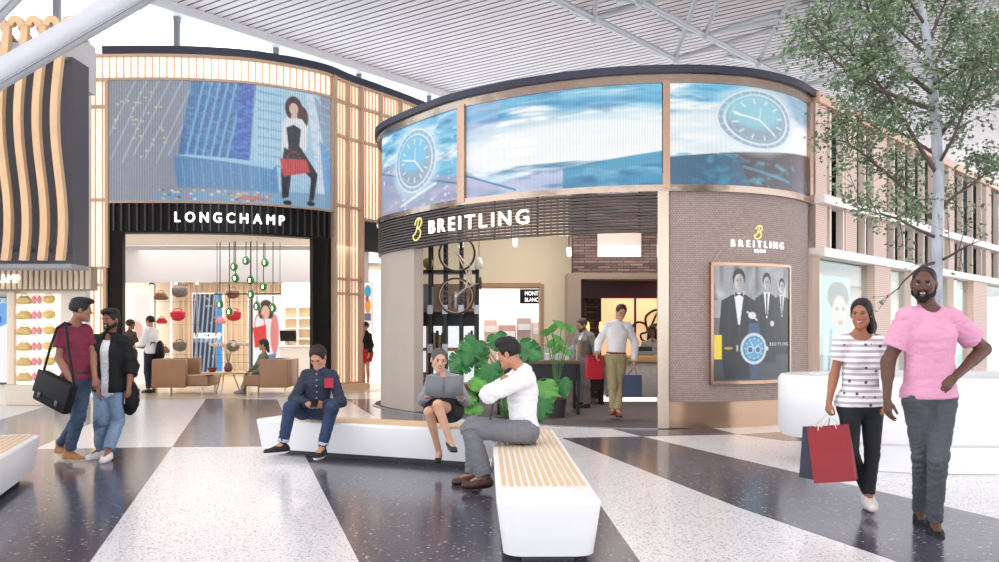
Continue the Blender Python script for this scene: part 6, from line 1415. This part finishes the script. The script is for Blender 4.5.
# --- man in white shirt on the near bench, seen from the side
Y = 8.05
J5 = pose(Y, ha=(522, 432, .16), hb=(524, 432, -.14), ka=(473, 425, .20), kb=(470, 429, -.12), aa=(474, 474, .22), ab=(485, 477, -.16),
          sa=(517, 374, .20), sb=(528, 377, -.15), ea=(500, 404, .34), eb=(497, 400, -.30), wa=(477, 397, .18), wb=(470, 394, -.10), hd=(509, 354, .02), ta=(-1, -.15, 0), tb=(-1, -.2, 0))
J5['eb'] = P(489, 394, 7.79); J5['wb'] = P(505, 388, 7.98); J5['ea'] = P(492, 392, 8.42); J5['wa'] = P(504, 389, 8.2)
r5 = person('person in a white shirt and grey trousers sitting sideways on the slatted bench', J5, (-1, -.12, 0), (-.95, .35, -.22), h=.007, skin='b98469', s=1.03, m=1.02,
  hair=dict(col='17110f', t=.008, line=.064, low=-.035, amp=.010, sc=45, add=[((0, .0, .10), (.074, .09, .055)), ((0, .055, .11), (.055, .05, .045))]),
  top=dict(g=.022, sleeve=.97, hem=-.06, neck='collar', collar=fab('shirt_white', 'eeedf1'), mat=fab('shirt_white', 'eeedf1'), amp=.018, gs=.012), bottom=dict(g=.018, rh=.068, kr=.07, hem=.97, waist=.09, mat=fab('trouser_grey', '77777d'), amp=.012),
  shoes=dict(mat=mat('leather_brown', '4b2a25', .35), sole=mat('sole_dark', '2b1a16', .6), lace=mat('lace_brown', '2a1613', .6), s=1.12, hi=.06), hands={'a': dict(d=(.3, -.2, 1), n=(0, -1, 0), side=-1, curl=.9), 'b': dict(d=(.2, .3, 1), n=(0, 1, 0), side=1, curl=.9)})[0]
tie = [P(500, 383, 8.00), P(499.5, 397, 7.98), P(497, 413, 7.97), P(494.5, 426, 7.98)]
m = MB(); V = []
for i, (p, w_) in enumerate(zip(tie+[tie[3]+Vector((-.005, 0, -.03))], (.016, .026, .034, .040, .003))):
    p = p-r5.location-Vector((.045, 0, 0)); V += [p+Vector((0, -w_, 0)), p+Vector((-.012, 0, 0)), p+Vector((0, w_, 0)), p+Vector((.006, 0, 0))]
m.add(V, [(4*k+j, 4*k+(j+1) % 4, 4*k+4+(j+1) % 4, 4*k+4+j) for k in range(4) for j in range(4)]+[(3, 2, 1, 0), (16, 17, 18, 19)], 0, True)
m.build('necktie', mat('tie_dark', '23262c', .5), r5)
# --- walking shopper with two bags
Y = 14.45
J6 = pose(Y, ha=(611, 359), hb=(621, 359), ka=(613, 385, -.05), kb=(619, 386, .02), aa=(613, 409, -.05), ab=(618, 411, -.12), sa=(605, 325), sb=(630, 325), ea=(599, 342, .05), eb=(635, 343, .05), wa=(597, 353, -.1), wb=(634, 362, -.05), hd=(621, 312, -.03), ta=(-.2, -1, 0), tb=(.1, -1, 0))
person('person in a white shirt and khaki trousers walking out of the watch shop with bags', J6, (0, -1, 0), (.15, -1, -.35), roll=.15, h=.009, skin='c8937a', s=1.04, m=1.08, smile=True,
  hair=dict(col='4a2620', t=.010, line=.068, low=-.04, amp=.003), beard=None, top=dict(g=.016, sleeve=.97, hem=-.07, neck='collar', collar=fab('shirt_offwhite', 'e9e6e6'), mat=fab('shirt_offwhite', 'e9e6e6'), amp=.012),
  bottom=dict(g=.012, rh=.056, hem=.95, mat=fab('chino_khaki', 'a3946f'), belt=mat('belt_brown', '7a3f2c', .4), amp=.008), shoes=dict(mat=mat('shoe_tan', '7b4a30', .5), sole=mat('sole_dark', '2b1a16', .6), lace=mat('lace_brown', '2a1613', .6)),
  hands={'a': dict(d=(-.1, 0, -1), n=(1, 0, 0), side=-1, curl=1.0), 'b': dict(d=(.1, 0, -1), n=(-1, 0, 0), side=1, curl=1.0)})
shop_bag('bright red paper bag in the right hand of the shopper in khaki trousers', P(594, 379, 14.4), .26, .12, .38, 'b5182a', .3, P(596.5, 358, 14.35), '3a2020'); shop_bag('dark blue paper bag in the left hand of the shopper in khaki trousers', P(632.5, 397, 14.4), .30, .12, .35, '33405c', -.15, P(634, 368, 14.4), '2a3040')
# --- man in grey suit
Y = 16.4
J7 = pose(Y, ha=(578, 362, .1), hb=(585, 362, -.05), ka=(578, 384, .05), kb=(586, 385, -.1), aa=(581, 402, .15), ab=(587, 403.5, .0), sa=(577, 334, .15), sb=(592, 335, -.1), ea=(574, 348, .1), eb=(596, 350, -.1), wa=(566, 356, -.1), wb=(596, 364, -.2), hd=(582, 325), ta=(-.9, -.4, 0), tb=(-.8, -.6, 0))
r7 = person('person in a grey suit and striped tie looking down inside the watch shop', J7, (-.7, -.7, 0), (-1, -.5, -.3), h=.010, skin='b98a72', s=1.0, beard='4a352c', hair=dict(col='4a3028', t=.010, line=.066, low=-.04, amp=.004),
  top=[dict(name='shirt', g=.008, sleeve=.98, hem=-.05, neck='collar', mat=fab('shirt_white', 'eeedf1')), dict(name='suit_jacket', g=.022, sleeve=.93, hem=.10, neck='lapel', mat=fab('suit_grey', '8c8784'), amp=.008)],
  bottom=dict(g=.014, rh=.06, hem=.96, mat=fab('suit_grey', '8c8784')), shoes=dict(mat=mat('shoe_black', '151316', .3)), hands={'b': dict(d=(0, -.1, -1), n=(-1, 0, 0), curl=.5)})[0]
a_, b_ = P(579, 340, 16.22), P(578.5, 358, 16.2); MB().bar(a_-r7.location, b_-r7.location, .07, .02, up=(.7, .7, 0)).build('necktie', mat('tie_gold', 'b58a5c', .5), r7)
# --- woman behind the counter
Y = 18.75
J8 = pose(Y, ha=(648, 372), hb=(655, 372), ka=(648, 388), kb=(655, 388), aa=(648, 393.5), ab=(655, 393.5), sa=(643, 343), sb=(661, 343), ea=(640, 355), eb=(664, 355), wa=(643, 356, -.25), wb=(658, 356, -.25), hd=(652, 331), ta=(0, -1, 0), tb=(0, -1, 0))
for k_, z in (('ka', .48), ('kb', .48), ('aa', .095), ('ab', .095), ('ha', .9), ('hb', .9)): J8[k_].z = z
person('person in a grey jacket standing behind the stone counter', J8, (0, -1, 0), (-.3, -1, -.2), h=.010, skin='7d5240', fem=True, hair=dict(col='120d10', t=.012, line=.062, low=-.1, amp=.004, lock=[((.06, -.03, .03), (.08, -.02, -.18), .035, .035), ((-.06, -.03, .03), (-.08, -.02, -.18), .035, .035)], ext=[(.1, 0, -.25), (-.1, 0, -.25)]),
  top=dict(name='jacket', g=.02, sleeve=.95, hem=.05, neck='lapel', mat=fab('suit_pale', 'a9a6a6')), bottom=dict(g=.01, mat=fab('trouser_dark', '2c2c32')), shoes=dict(mat=mat('shoe_black', '151316', .3)))
# --- man in maroon tee with a satchel
Y = 9.5
J1 = pose(Y, ha=(72, 383, .12), hb=(81, 383, -.08), ka=(79, 417, .12), kb=(78, 419, -.06), aa=(60, 446, .42), ab=(69, 452, -.02), sa=(60, 330, .10), sb=(90, 329, -.06), ea=(61, 358, .12), eb=(94, 355, -.05), wa=(73, 382, -.08), wb=(94, 376, -.22), hd=(81, 310, .0), ta=(.75, -.45, 0), tb=(.95, -.35, 0))
J1['sa'] = P(61, 331, 9.42); J1['sb'] = P(87, 329, 9.62); J1['ha'] = P(71, 383, 9.42); J1['hb'] = P(83, 382, 9.58); J1['ea'] = P(59, 358, 9.40); J1['wa'] = P(72, 383, 9.25); J1['eb'] = P(92, 355, 9.62); J1['wb'] = P(95, 377, 9.45)
r1 = person('person in a maroon T-shirt and blue jeans carrying a black satchel', J1, (.45, -.9, 0), (.92, .40, -.05), h=.007, skin='8f6250', s=1.0, m=1.05, limb=.97,
  hair=dict(col='15110f', t=.012, line=.05, low=-.035, amp=.004, add=[((0, .05, .095), (.078, .078, .035)), ((0, .0, .10), (.085, .1, .035))]),
  top=dict(g=.020, sleeve=.30, hem=-.02, neck='v', mat=fab('tee_maroon', '70203a'), amp=.010, gs=.01), bottom=dict(g=.008, rh=.050, kr=.064, hem=.90, mat=denim('jeans_blue', '36465f'), amp=.012, belt=mat('belt_dark', '2a2020', .4)),
  shoes=dict(mat=mat('boot_tan', 'a5713f', .6), sole=mat('sole_cream', 'ddd0bd', .6), lace=mat('lace_tan', 'c39a6a', .6), hi=.07, s=1.15), hands={'a': dict(d=(.15, -.3, -1), n=(.6, .8, 0), side=-1, curl=.5), 'b': dict(d=(.1, -.1, -1), n=(-.6, .6, 0), side=1, curl=.8)})[0]
# satchel (held by him, a thing of its own)
c_ = P(57, 392, 9.22); t = thing('satchel', 'large black satchel slung from the shoulder of the man in maroon', 'bag', c_); blk = mat('bag_leather_black', '0e0d11', .6, bump=(40, .1), spec=.3)
M_ = Matrix.Rotation(-.35, 4, 'Z') @ Matrix.Rotation(.36, 4, 'Y')
MB().box((-.25, -.055, -.17), (.21, .055, .15), M=M_, bev=.03).build('body', blk, t); MB().box((-.255, -.072, -.08), (.215, -.045, .16), M=M_, bev=.012).build('flap', mat('flap_black', '141318', .55, spec=.3), t)
for x in (-.14, .10): MB().box((x-.02, -.082, -.11), (x+.02, -.07, -.05), M=M_, bev=.004).build('buckle', mat('buckle_dark', '4a4648', .3, .8), t)
sh_ = P(64, 325, 9.42)-c_; e1 = M_ @ Vector((-.24, 0, .13)); e2 = M_ @ Vector((.20, 0, .13))
MB().tube([e1, e1+(sh_-e1)*.5+Vector((-.0, -.08, 0)), sh_+Vector((-.03, -.085, -.03)), sh_+Vector((.02, -.02, .022)), sh_+Vector((.06, .06, -.0))], .014, 8).build('strap', blk, t)
MB().tube([sh_+Vector((.02, -.02, .022)), sh_+Vector((.10, -.155, -.07)), sh_+Vector((.13, -.16, -.30)), e2], .014, 8).build('strap', blk, t)
# --- man in black cardigan
Y = 9.95
J2 = pose(Y, ha=(102, 389, .03), hb=(117, 389), ka=(101, 421, -.06), kb=(117, 421, .02), aa=(100, 450, .06), ab=(108, 452.5, -.22), sa=(93, 340), sb=(126, 341), ea=(90, 366, .0), eb=(131, 366, .04), wa=(98, 388, -.16), wb=(129, 387, -.08), hd=(111, 320, -.03), ta=(-.3, -.95, 0), tb=(.1, -1, 0))
r2 = person('person in a black cardigan over a white T-shirt and light ripped jeans', J2, (-.05, -1, 0), (-.40, -1, 0), roll=-.06, h=.007, skin='8a5d4a', s=.98, m=1.0, smile=True, beard='1a1210', limb=.96,
  hair=dict(col='100d0e', t=.010, line=.058, low=-.03, amp=.004, add=[((0, .055, .09), (.07, .06, .035)), ((0, .0, .10), (.082, .1, .035))]),
  top=[dict(name='tee', g=.026, sleeve=.25, hem=.12, neck='wide', mat=fab('tee_white', 'dedee4'), amp=.010), dict(name='cardigan', g=.040, sleeve=.72, hem=.03, neck='open', openw=.05, opend=.9, mat=fab('cardigan_black', '0c0b10'), amp=.010)],
  bottom=dict(g=.010, rh=.055, kr=.074, hem=.91, mat=denim('jeans_light', '748aa6', .35), amp=.014), shoes=dict(mat=mat('shoe_white', 'e9e2e0', .6), lace=white, sole=white, s=1.14),
  hands={'a': dict(d=(.1, -.2, -1), n=(1, .3, 0), side=-1, curl=.5), 'b': dict(d=(0, -.2, -1), n=(-1, .3, 0), side=1, curl=.9)})[0]
t = thing('shoulder_bag', 'black bag hanging at the side of the man in the black cardigan', 'bag', P(130, 398, 10.0))
S = SDF((-.2, -.2, -.3), (.2, .2, .35), .01); S.ell((0, 0, 0), (.10, .10, .19), None, .02); S.cone((-.02, 0, .1), (-.02, 0, .16), .06, .05, k=.05); V, Q = S.surf(); mesh_np('body', V, Q, blk, t, (0, 0, 0), disp=fold(V, .01, 14, 2))
MB().tube([(-.03, -.02, .15), (-.06, -.06, .30), (-.09, -.05, .52), (-.12, 0, .62)], .013, 6).build('strap', blk, t); MB().tube([(-.02, -.095, .08), (-.02, -.1, -.06)], .006, 6).build('zip', steel, t)
# --- people in the wide shop
Yq = 20.2
def stand(label, px, Y, face, hh, h=.011, feet=.0, yaw=0, **k):
    """simple standing pose scaled to height hh, seen at column px"""
    f = Vector(face).normalized(); r = Vector((-f.y, f.x, 0)); r = r if r.x > 0 else -r; k_ = hh/1.78; o = Vector(((px-CX)*Y/F_PX, Y, .006)); q = lambda x, y, z: o+(r*x+f*y)*k_+Vector((0, 0, z*k_))
    arms = k.pop('arms', {}); J = dict(ha=q(-.085, 0, .93), hb=q(.085, 0, .93), ka=q(-.09, .03, .50), kb=q(.09, .01, .50), aa=q(-.09, -.02, .09), ab=q(.10, .0, .09), sa=q(-.18, 0, 1.43), sb=q(.18, 0, 1.43),
      ea=q(-.23, -.02, 1.15), eb=q(.23, -.02, 1.15), wa=q(-.23, .08, .90), wb=q(.23, .08, .90), hd=q(0, .03, 1.65), ta=f+r*-.2, tb=f+r*.2)
    for n_, v in arms.items(): J[n_] = q(*v)
    J['ha'], J['hb'] = (J['ha'], J['hb']); return person(label, J, f, k.pop('hf', f), h=h, s=k_, limb=k_, **k)
stand('person in a white shirt with a black backpack standing in the wide shop', 151, Yq, (-.9, .35, 0), 1.74, skin='b98a72', hair=dict(col='15110f', t=.012, line=.06, low=-.04), arms=dict(ea=(-.22, .06, 1.14), wa=(-.14, .30, 1.10), eb=(.22, .06, 1.14), wb=(.14, .30, 1.08)),
  top=dict(g=.018, sleeve=.95, hem=.02, neck='collar', mat=fab('shirt_white', 'eeedf1')), bottom=dict(g=.01, mat=denim('jeans_navy', '262c42', .1)), shoes=dict(mat=mat('shoe_black', '151316', .3)))
p = P(156.5, 350, Yq); t = thing('backpack', 'black backpack on the back of the man in white in the wide shop', 'bag', p+Vector((.06, 0, -.02)))
S = SDF((-.2, -.25, -.3), (.25, .25, .35), .012); S.ell((0.02, 0, 0), (.085, .14, .24), None, .02); S.ell((.07, 0, -.06), (.05, .10, .12), None, .02); V, Q = S.surf(); mesh_np('body', V, Q, blk, t, (0, 0, 0)); MB().tube([(-.04, -.1, .18), (-.12, -.12, .20), (-.2, -.12, .05), (-.14, -.1, -.12), (-.02, -.1, -.16)], .014, 6).build('strap', blk, t)
stand('person in a dark brown dress beside the man in white in the wide shop', 130, 20.7, (.5, .8, 0), 1.66, skin='8a5d4a', fem=True, hair=dict(col='2a1a16', t=.016, line=.05, low=-.05, add=[((0, -.07, .05), (.07, .06, .07))]), arms=dict(eb=(.2, .08, 1.14), wb=(.14, .3, 1.08)),
  top=dict(name='blouse', g=.014, sleeve=.9, hem=.0, neck='crew', mat=fab('dress_brown', '3f322c')), bottom=dict(name='skirt', kind='skirt', g=.016, len=.9, mat=fab('dress_brown', '3f322c')), shoes=dict(mat=mat('shoe_black', '151316', .3), kind='flat'))
stand('person in a black jacket and red skirt standing in the narrow doorway', 366, 21.9, (-.7, -.7, 0), 1.62, skin='c8937a', fem=True, hair=dict(col='15110f', t=.012, line=.06, low=-.05), arms=dict(ea=(-.2, .06, 1.14), wa=(-.12, .25, 1.05)),
  top=dict(name='jacket', g=.016, sleeve=.9, hem=-.02, neck='lapel', mat=fab('jacket_black', '17171c')), bottom=dict(name='skirt', kind='skirt', g=.02, len=.5, mat=fab('skirt_red', 'b0222e')), shoes=dict(mat=mat('heel_black', '151318', .25), kind='heel'))
Y = 20.05
J = pose(Y, ha=(262, 378, .1), hb=(264, 378, -.1), ka=(249, 375, .12), kb=(248, 376, -.08), aa=(245, 391, .1), ab=(242, 390, -.14), sa=(261, 356, .17), sb=(266, 356, -.15), ea=(256, 367, .2), eb=(263, 369, -.2), wa=(249, 371, .1), wb=(252, 373, -.14), hd=(263, 344.5, .0), ta=(-1, 0, 0), tb=(-1, -.1, 0))
person('person in a green top and grey trousers sitting on the right lounge chair', J, (-1, -.1, 0), (-1, -.2, -.1), h=.010, skin='b98a72', fem=True, hair=dict(col='3a2a22', t=.014, line=.055, low=-.06, add=[((0, -.07, .0), (.05, .05, .12))], lock=[((0, -.08, 0), (0, -.10, -.16), .05, .03)], ext=[(0, -.1, -.25)]),
  top=dict(name='sweater', g=.018, sleeve=.95, hem=.02, neck='crew', mat=fab('sweater_green', '6b7058')), bottom=dict(g=.012, mat=fab('trouser_pale', '9a9a9c'), rh=.055), shoes=dict(mat=mat('shoe_grey', '8a8688', .6)))
# ================================================================ tree and monstera
bark = mat('bark_pale', 'aeb2bb', .7, noise=(9, .35, (1, 1, .35)), bump=(30, .4)); twm = mat('twig_brown', '5a4c46', .7)
leafm = mat('tree_leaf', '62795a', .55, noise=(3, .35)); leafm2 = mat('tree_leaf_light', '7e966f', .55, noise=(3, .25))
for m_ in (leafm, leafm2): m_.node_tree.nodes['Principled BSDF'].inputs['Subsurface Weight'].default_value = 0
R2 = np.random.RandomState(11)
YT = 9.62; t = thing('tree', 'tall slender tree with pale bark and loose green foliage at the right', 'tree', ((935-CX)*YT/900, YT, .82)); q0 = t.location.copy()
trunk = [(935, 384, 0), (936, 330, 0), (936.5, 280, 0), (937, 230, 0), (939, 180, .0), (936, 130, .02), (933, 85, .0), (929, 50, .0), (923, 15, .0), (918, -30, .05), (914, -80, .05), (912, -130, 0)]
tp = [P(x, y, YT+d)-q0 for x, y, d in trunk]; tr_ = [.072, .066, .062, .058, .056, .053, .048, .043, .038, .03, .022, .016]
tk = MB().tube(tp, tr_, 16).build('trunk', bark, t)
brs = [  # (points px,py,dY) main boughs
 [(934, 95, 0), (915, 80, -.1), (897, 67, -.3), (880, 42, -.5), (868, 8, -.6), (858, -25, -.7)],
 [(929, 55, 0), (912, 42, .1), (897, 28, .3), (880, 8, .5), (866, -20, .7)],
 [(936, 172, 0), (920, 148, -.1), (905, 122, -.3), (885, 92, -.5), (868, 72, -.6), (845, 45, -.8), (822, 20, -.9)],
 [(937, 140, 0), (950, 122, .2), (962, 108, .4), (978, 88, .6), (992, 60, .7), (1005, 25, .8)],
 [(938, 165, 0), (952, 140, -.2), (962, 115, -.3), (972, 80, -.5), (985, 50, -.7), (1000, 30, -.8)],
 [(937, 222, 0), (920, 205, .1), (900, 185, .3), (880, 168, .4), (858, 150, .5), (842, 140, .5)],
 [(937, 215, 0), (952, 198, .1), (970, 186, .3), (988, 172, .4), (1008, 158, .5)],
 [(937, 238, 0), (915, 228, -.2), (895, 218, -.4), (872, 212, -.5), (850, 205, -.5)],
 [(936, 155, 0), (905, 135, .3), (880, 125, .6), (858, 120, .8), (842, 122, .9)],
 [(935, 110, 0), (905, 100, -.3), (870, 85, -.7), (835, 60, -1.), (805, 25, -1.1)],
 [(937, 262, 0), (950, 256, -.1), (965, 247, -.3), (982, 240, -.4)],
 [(928, 48, 0), (938, 20, .2), (950, -10, .4), (960, -50, .5)],
 [(931, 70, 0), (945, 45, .1), (958, 20, .3), (968, -15, .4)],
 [(936, 262, 0), (920, 268, -.2), (903, 282, -.3), (898, 290, -.3)],
 [(925, 25, 0), (905, -5, -.2), (885, -30, -.4), (850, -60, -.5)],
 [(932, 85, 0), (955, 70, -.4), (975, 60, -.8), (1002, 75, -1.1)],
]
dens = [1, 1.1, 1.15, 1.3, 1.1, 1.0, 1.0, .9, .8, 1.25, .45, 1.2, 1.2, .35, 1.1, 1.1]
LV, LF, LM = [], [], []
def leaf_at(p, sz, k):
    d = Vector(R2.normal(size=3)); d.z = d.z*.5-.35; d.normalize(); n = Vector(R2.normal(size=3)); s_ = d.cross(n).normalized(); up_ = s_.cross(d)
    b = len(LV); w_ = sz*.30
    LV.extend([tuple(p), tuple(p+d*sz*.5+s_*w_+up_*sz*.08), tuple(p+d*sz-up_*sz*.1), tuple(p+d*sz*.5-s_*w_+up_*sz*.08)]); LF.append((b, b+1, b+2)); LF.append((b, b+2, b+3)); LM.extend([k, k])
for bi, (bp_, dn) in enumerate(zip(brs, dens)):
    pts = [P(x, y, YT+d)-q0 for x, y, d in bp_]; n = len(pts); r0 = .026 if bi in (2, 5, 3, 0, 9) else .019
    cr = []; ex = [pts[0]*2-pts[1]]+pts+[pts[-1]*2-pts[-2]]
    for i in range(1, len(ex)-2):
        for k in range(5):
            u = k/5; p0, p1, p2, p3 = ex[i-1:i+3]; cr.append(.5*((2*p1)+(p2-p0)*u+(2*p0-5*p1+4*p2-p3)*u*u+(3*p1-p0-3*p2+p3)*u**3))
    cr.append(pts[-1]); N_ = len(cr); m = MB(); m.tube(cr, [r0*(1-.8*i/(N_-1)) for i in range(N_)], 8)
    for i in range(int(N_*.25), N_, 1):
        for rep in range(2 if dn > .6 else 1):
            if R2.rand() > .62*dn+.1: continue
            d = Vector(R2.normal(size=3)); d.z = d.z*.7+.05; d.normalize(); tang = (cr[min(i+1, N_-1)]-cr[i-1]).normalized(); d = (d+tang*.5).normalized(); L = .20+.28*R2.rand()
            a = cr[i]; b = a+d*L*.5+Vector((0, 0, .03)); c_ = a+d*L; m.tube([a, b, c_], [.006, .004, .002], 4)
            tips = [(b, .6), (c_, 1)]
            for s2 in range(2):
                d2 = (d+Vector(R2.normal(size=3))*.6).normalized(); e = b+d2*L*.5; m.tube([b, e], [.003, .0015], 4); tips.append((e, .9))
            for (p_, w_) in tips:
                for l in range(int(11*w_*dn)):
                    o_ = Vector(R2.normal(size=3))*.05; leaf_at(p_+o_, .038+.026*R2.rand(), 0 if R2.rand() < .65 else 1)
    m.build('branch', twm, t)
MB().add(LV, [list(f) for f in LF]).build('foliage', [leafm, leafm2], t)
fo = [c for c in bpy.data.objects if c.name.startswith('foliage')][0]; fo.data.polygons.foreach_set('material_index', LM)
# ---- monstera
mon_m = mat('monstera_leaf', '2f6f36', .35, noise=(6, .22)); mon_l = mat('monstera_leaf_light', '5c9c45', .38, noise=(6, .15)); pet = mat('petiole', '4c7a40', .5)
t = thing('monstera_plant', 'big green monstera with split leaves in a dark pot between the seated people', 'plant', (X_(508, 10.6), 10.6, .003)); q0 = t.location.copy()
MB().lathe([(0, 0), (.17, 0), (.22, .38), (.20, .38), (.19, .34), (0, .33)], n=28).build('pot', mat('pot_dark', '3a3538', .5), t)
def mon_leaf(px, py, Y, sz, rot, tilt, yaw, light=False):
    """heart outline with deep side cuts, petiole back to the pot"""
    half = [(0, -.36), (.13, -.48), (.30, -.48), (.44, -.36), (.50, -.20), (.30, -.15), (.52, -.14), (.53, .02), (.30, .08), (.51, .07), (.46, .22), (.25, .25), (.43, .27), (.34, .42), (.20, .60), (.08, .73), (0, .82)]
    out = [(x, y) for x, y in half]+[(-x, y) for x, y in half[::-1][1:-1]]
    M = Matrix.Translation(P(px, py, Y)-q0) @ Matrix.Rotation(yaw, 4, 'Z') @ Matrix.Rotation(tilt, 4, 'X') @ Matrix.Rotation(rot, 4, 'Y')
    V = [M @ Vector((x*sz, -.10*sz*(y*y*2)-.22*abs(x)*sz*-1*.8, -y*sz)) for x, y in out]; n = len(out)
    spine = [M @ Vector((0, -.10*sz*(y*y*2), -y*sz)) for y in (-.3, -.05, .2, .45)]
    Vs = V+spine; Fc = []
    def sp(y): return n+min(range(4), key=lambda i: abs((-.3, -.05, .2, .45)[i]-y))
    for i in range(n):
        j = (i+1) % n; a, b = sp(out[i][1]), sp(out[j][1]); Fc.append((i, j, b) if a == b else (i, j, b, a))
    lf = MB().add(Vs, Fc, 0, True).build('leaf', mon_l if light else mon_m, t); md = lf.modifiers.new('s', 'SOLIDIFY'); md.thickness = .003
    a = M @ Vector((0, 0, .3*sz)); rt = Vector((R2.rand()*.12-.06, R2.rand()*.12-.06, .34)); mid = (a+rt)/2+Vector(((a.x-rt.x)*-.15, 0, .18))
    MB().tube([rt, (rt+mid)/2+Vector((0, 0, .05)), mid, (mid+a)/2+Vector((0, 0, .06)), a], [.011, .009, .008, .006, .005], 6).build('petiole', pet, t)
for L in [(473, 349, 10.3, .36, .5, -.3, .3), (461, 362, 10.2, .34, .9, -.5, .5), (487, 374, 10.1, .36, .2, -.25, -.2), (478, 352, 10.9, .34, -.2, -.3, .2), (499, 341, 10.7, .32, -.4, -.6, 0), (527, 350, 10.5, .36, -1.0, -.5, -.3), (545, 392, 10.2, .34, -.2, -.2, -.4, True), (543, 407, 9.9, .26, .2, -.2, -.2), (478, 384, 9.9, .26, .7, -.9, .4, True), (467, 397, 9.8, .24, 1.2, -.9, .3, True), (474, 408, 9.8, .22, 1.0, -.8, .2, True), (563, 386, 10.5, .24, -.3, -.3, -.3)]:
    mon_leaf(L[0], L[1], L[2], L[3]*.86, *L[4:])
t2 = thing('leafy_plant', 'light green leafy stems rising behind the display table', 'plant', (X_(556, 14.6), 14.6, .008)); q0 = t2.location.copy()
MB().lathe([(0, 0), (.14, 0), (.18, .3), (.16, .3), (.15, .27), (0, .27)], n=24).build('pot', mat('pot_dark', '3a3538', .5), t2)
for i, (px, py, r_) in enumerate(((545, 333, 1.2), (552, 329, .9), (562, 326, -1.0), (551, 344, 1.0), (560, 341, -.9), (571, 329, -1.1), (556, 350, .8), (567, 352, -1))):
    a = P(px, py, 14.6)-q0; st = MB().tube([(0, 0, .27), (a.x*.3, 0, a.z*.6), (a.x*.8, 0, a.z*.93), a], .006, 6).build('stem', pet, t2)
    M = Matrix.Translation(a) @ Matrix.Rotation(r_, 4, 'Y') @ Matrix.Rotation(-.4, 4, 'X'); out = [(0, 0), (.05, .06), (.06, .14), (.04, .22), (0, .30), (-.04, .22), (-.06, .14), (-.05, .06)]
    MB().add([M @ Vector((x, .3*abs(x), z-.1)) for x, z in out], [(0, 1, 2, 3, 4), (0, 4, 5, 6, 7)], 0, True).build('leaf', mon_l, t2)
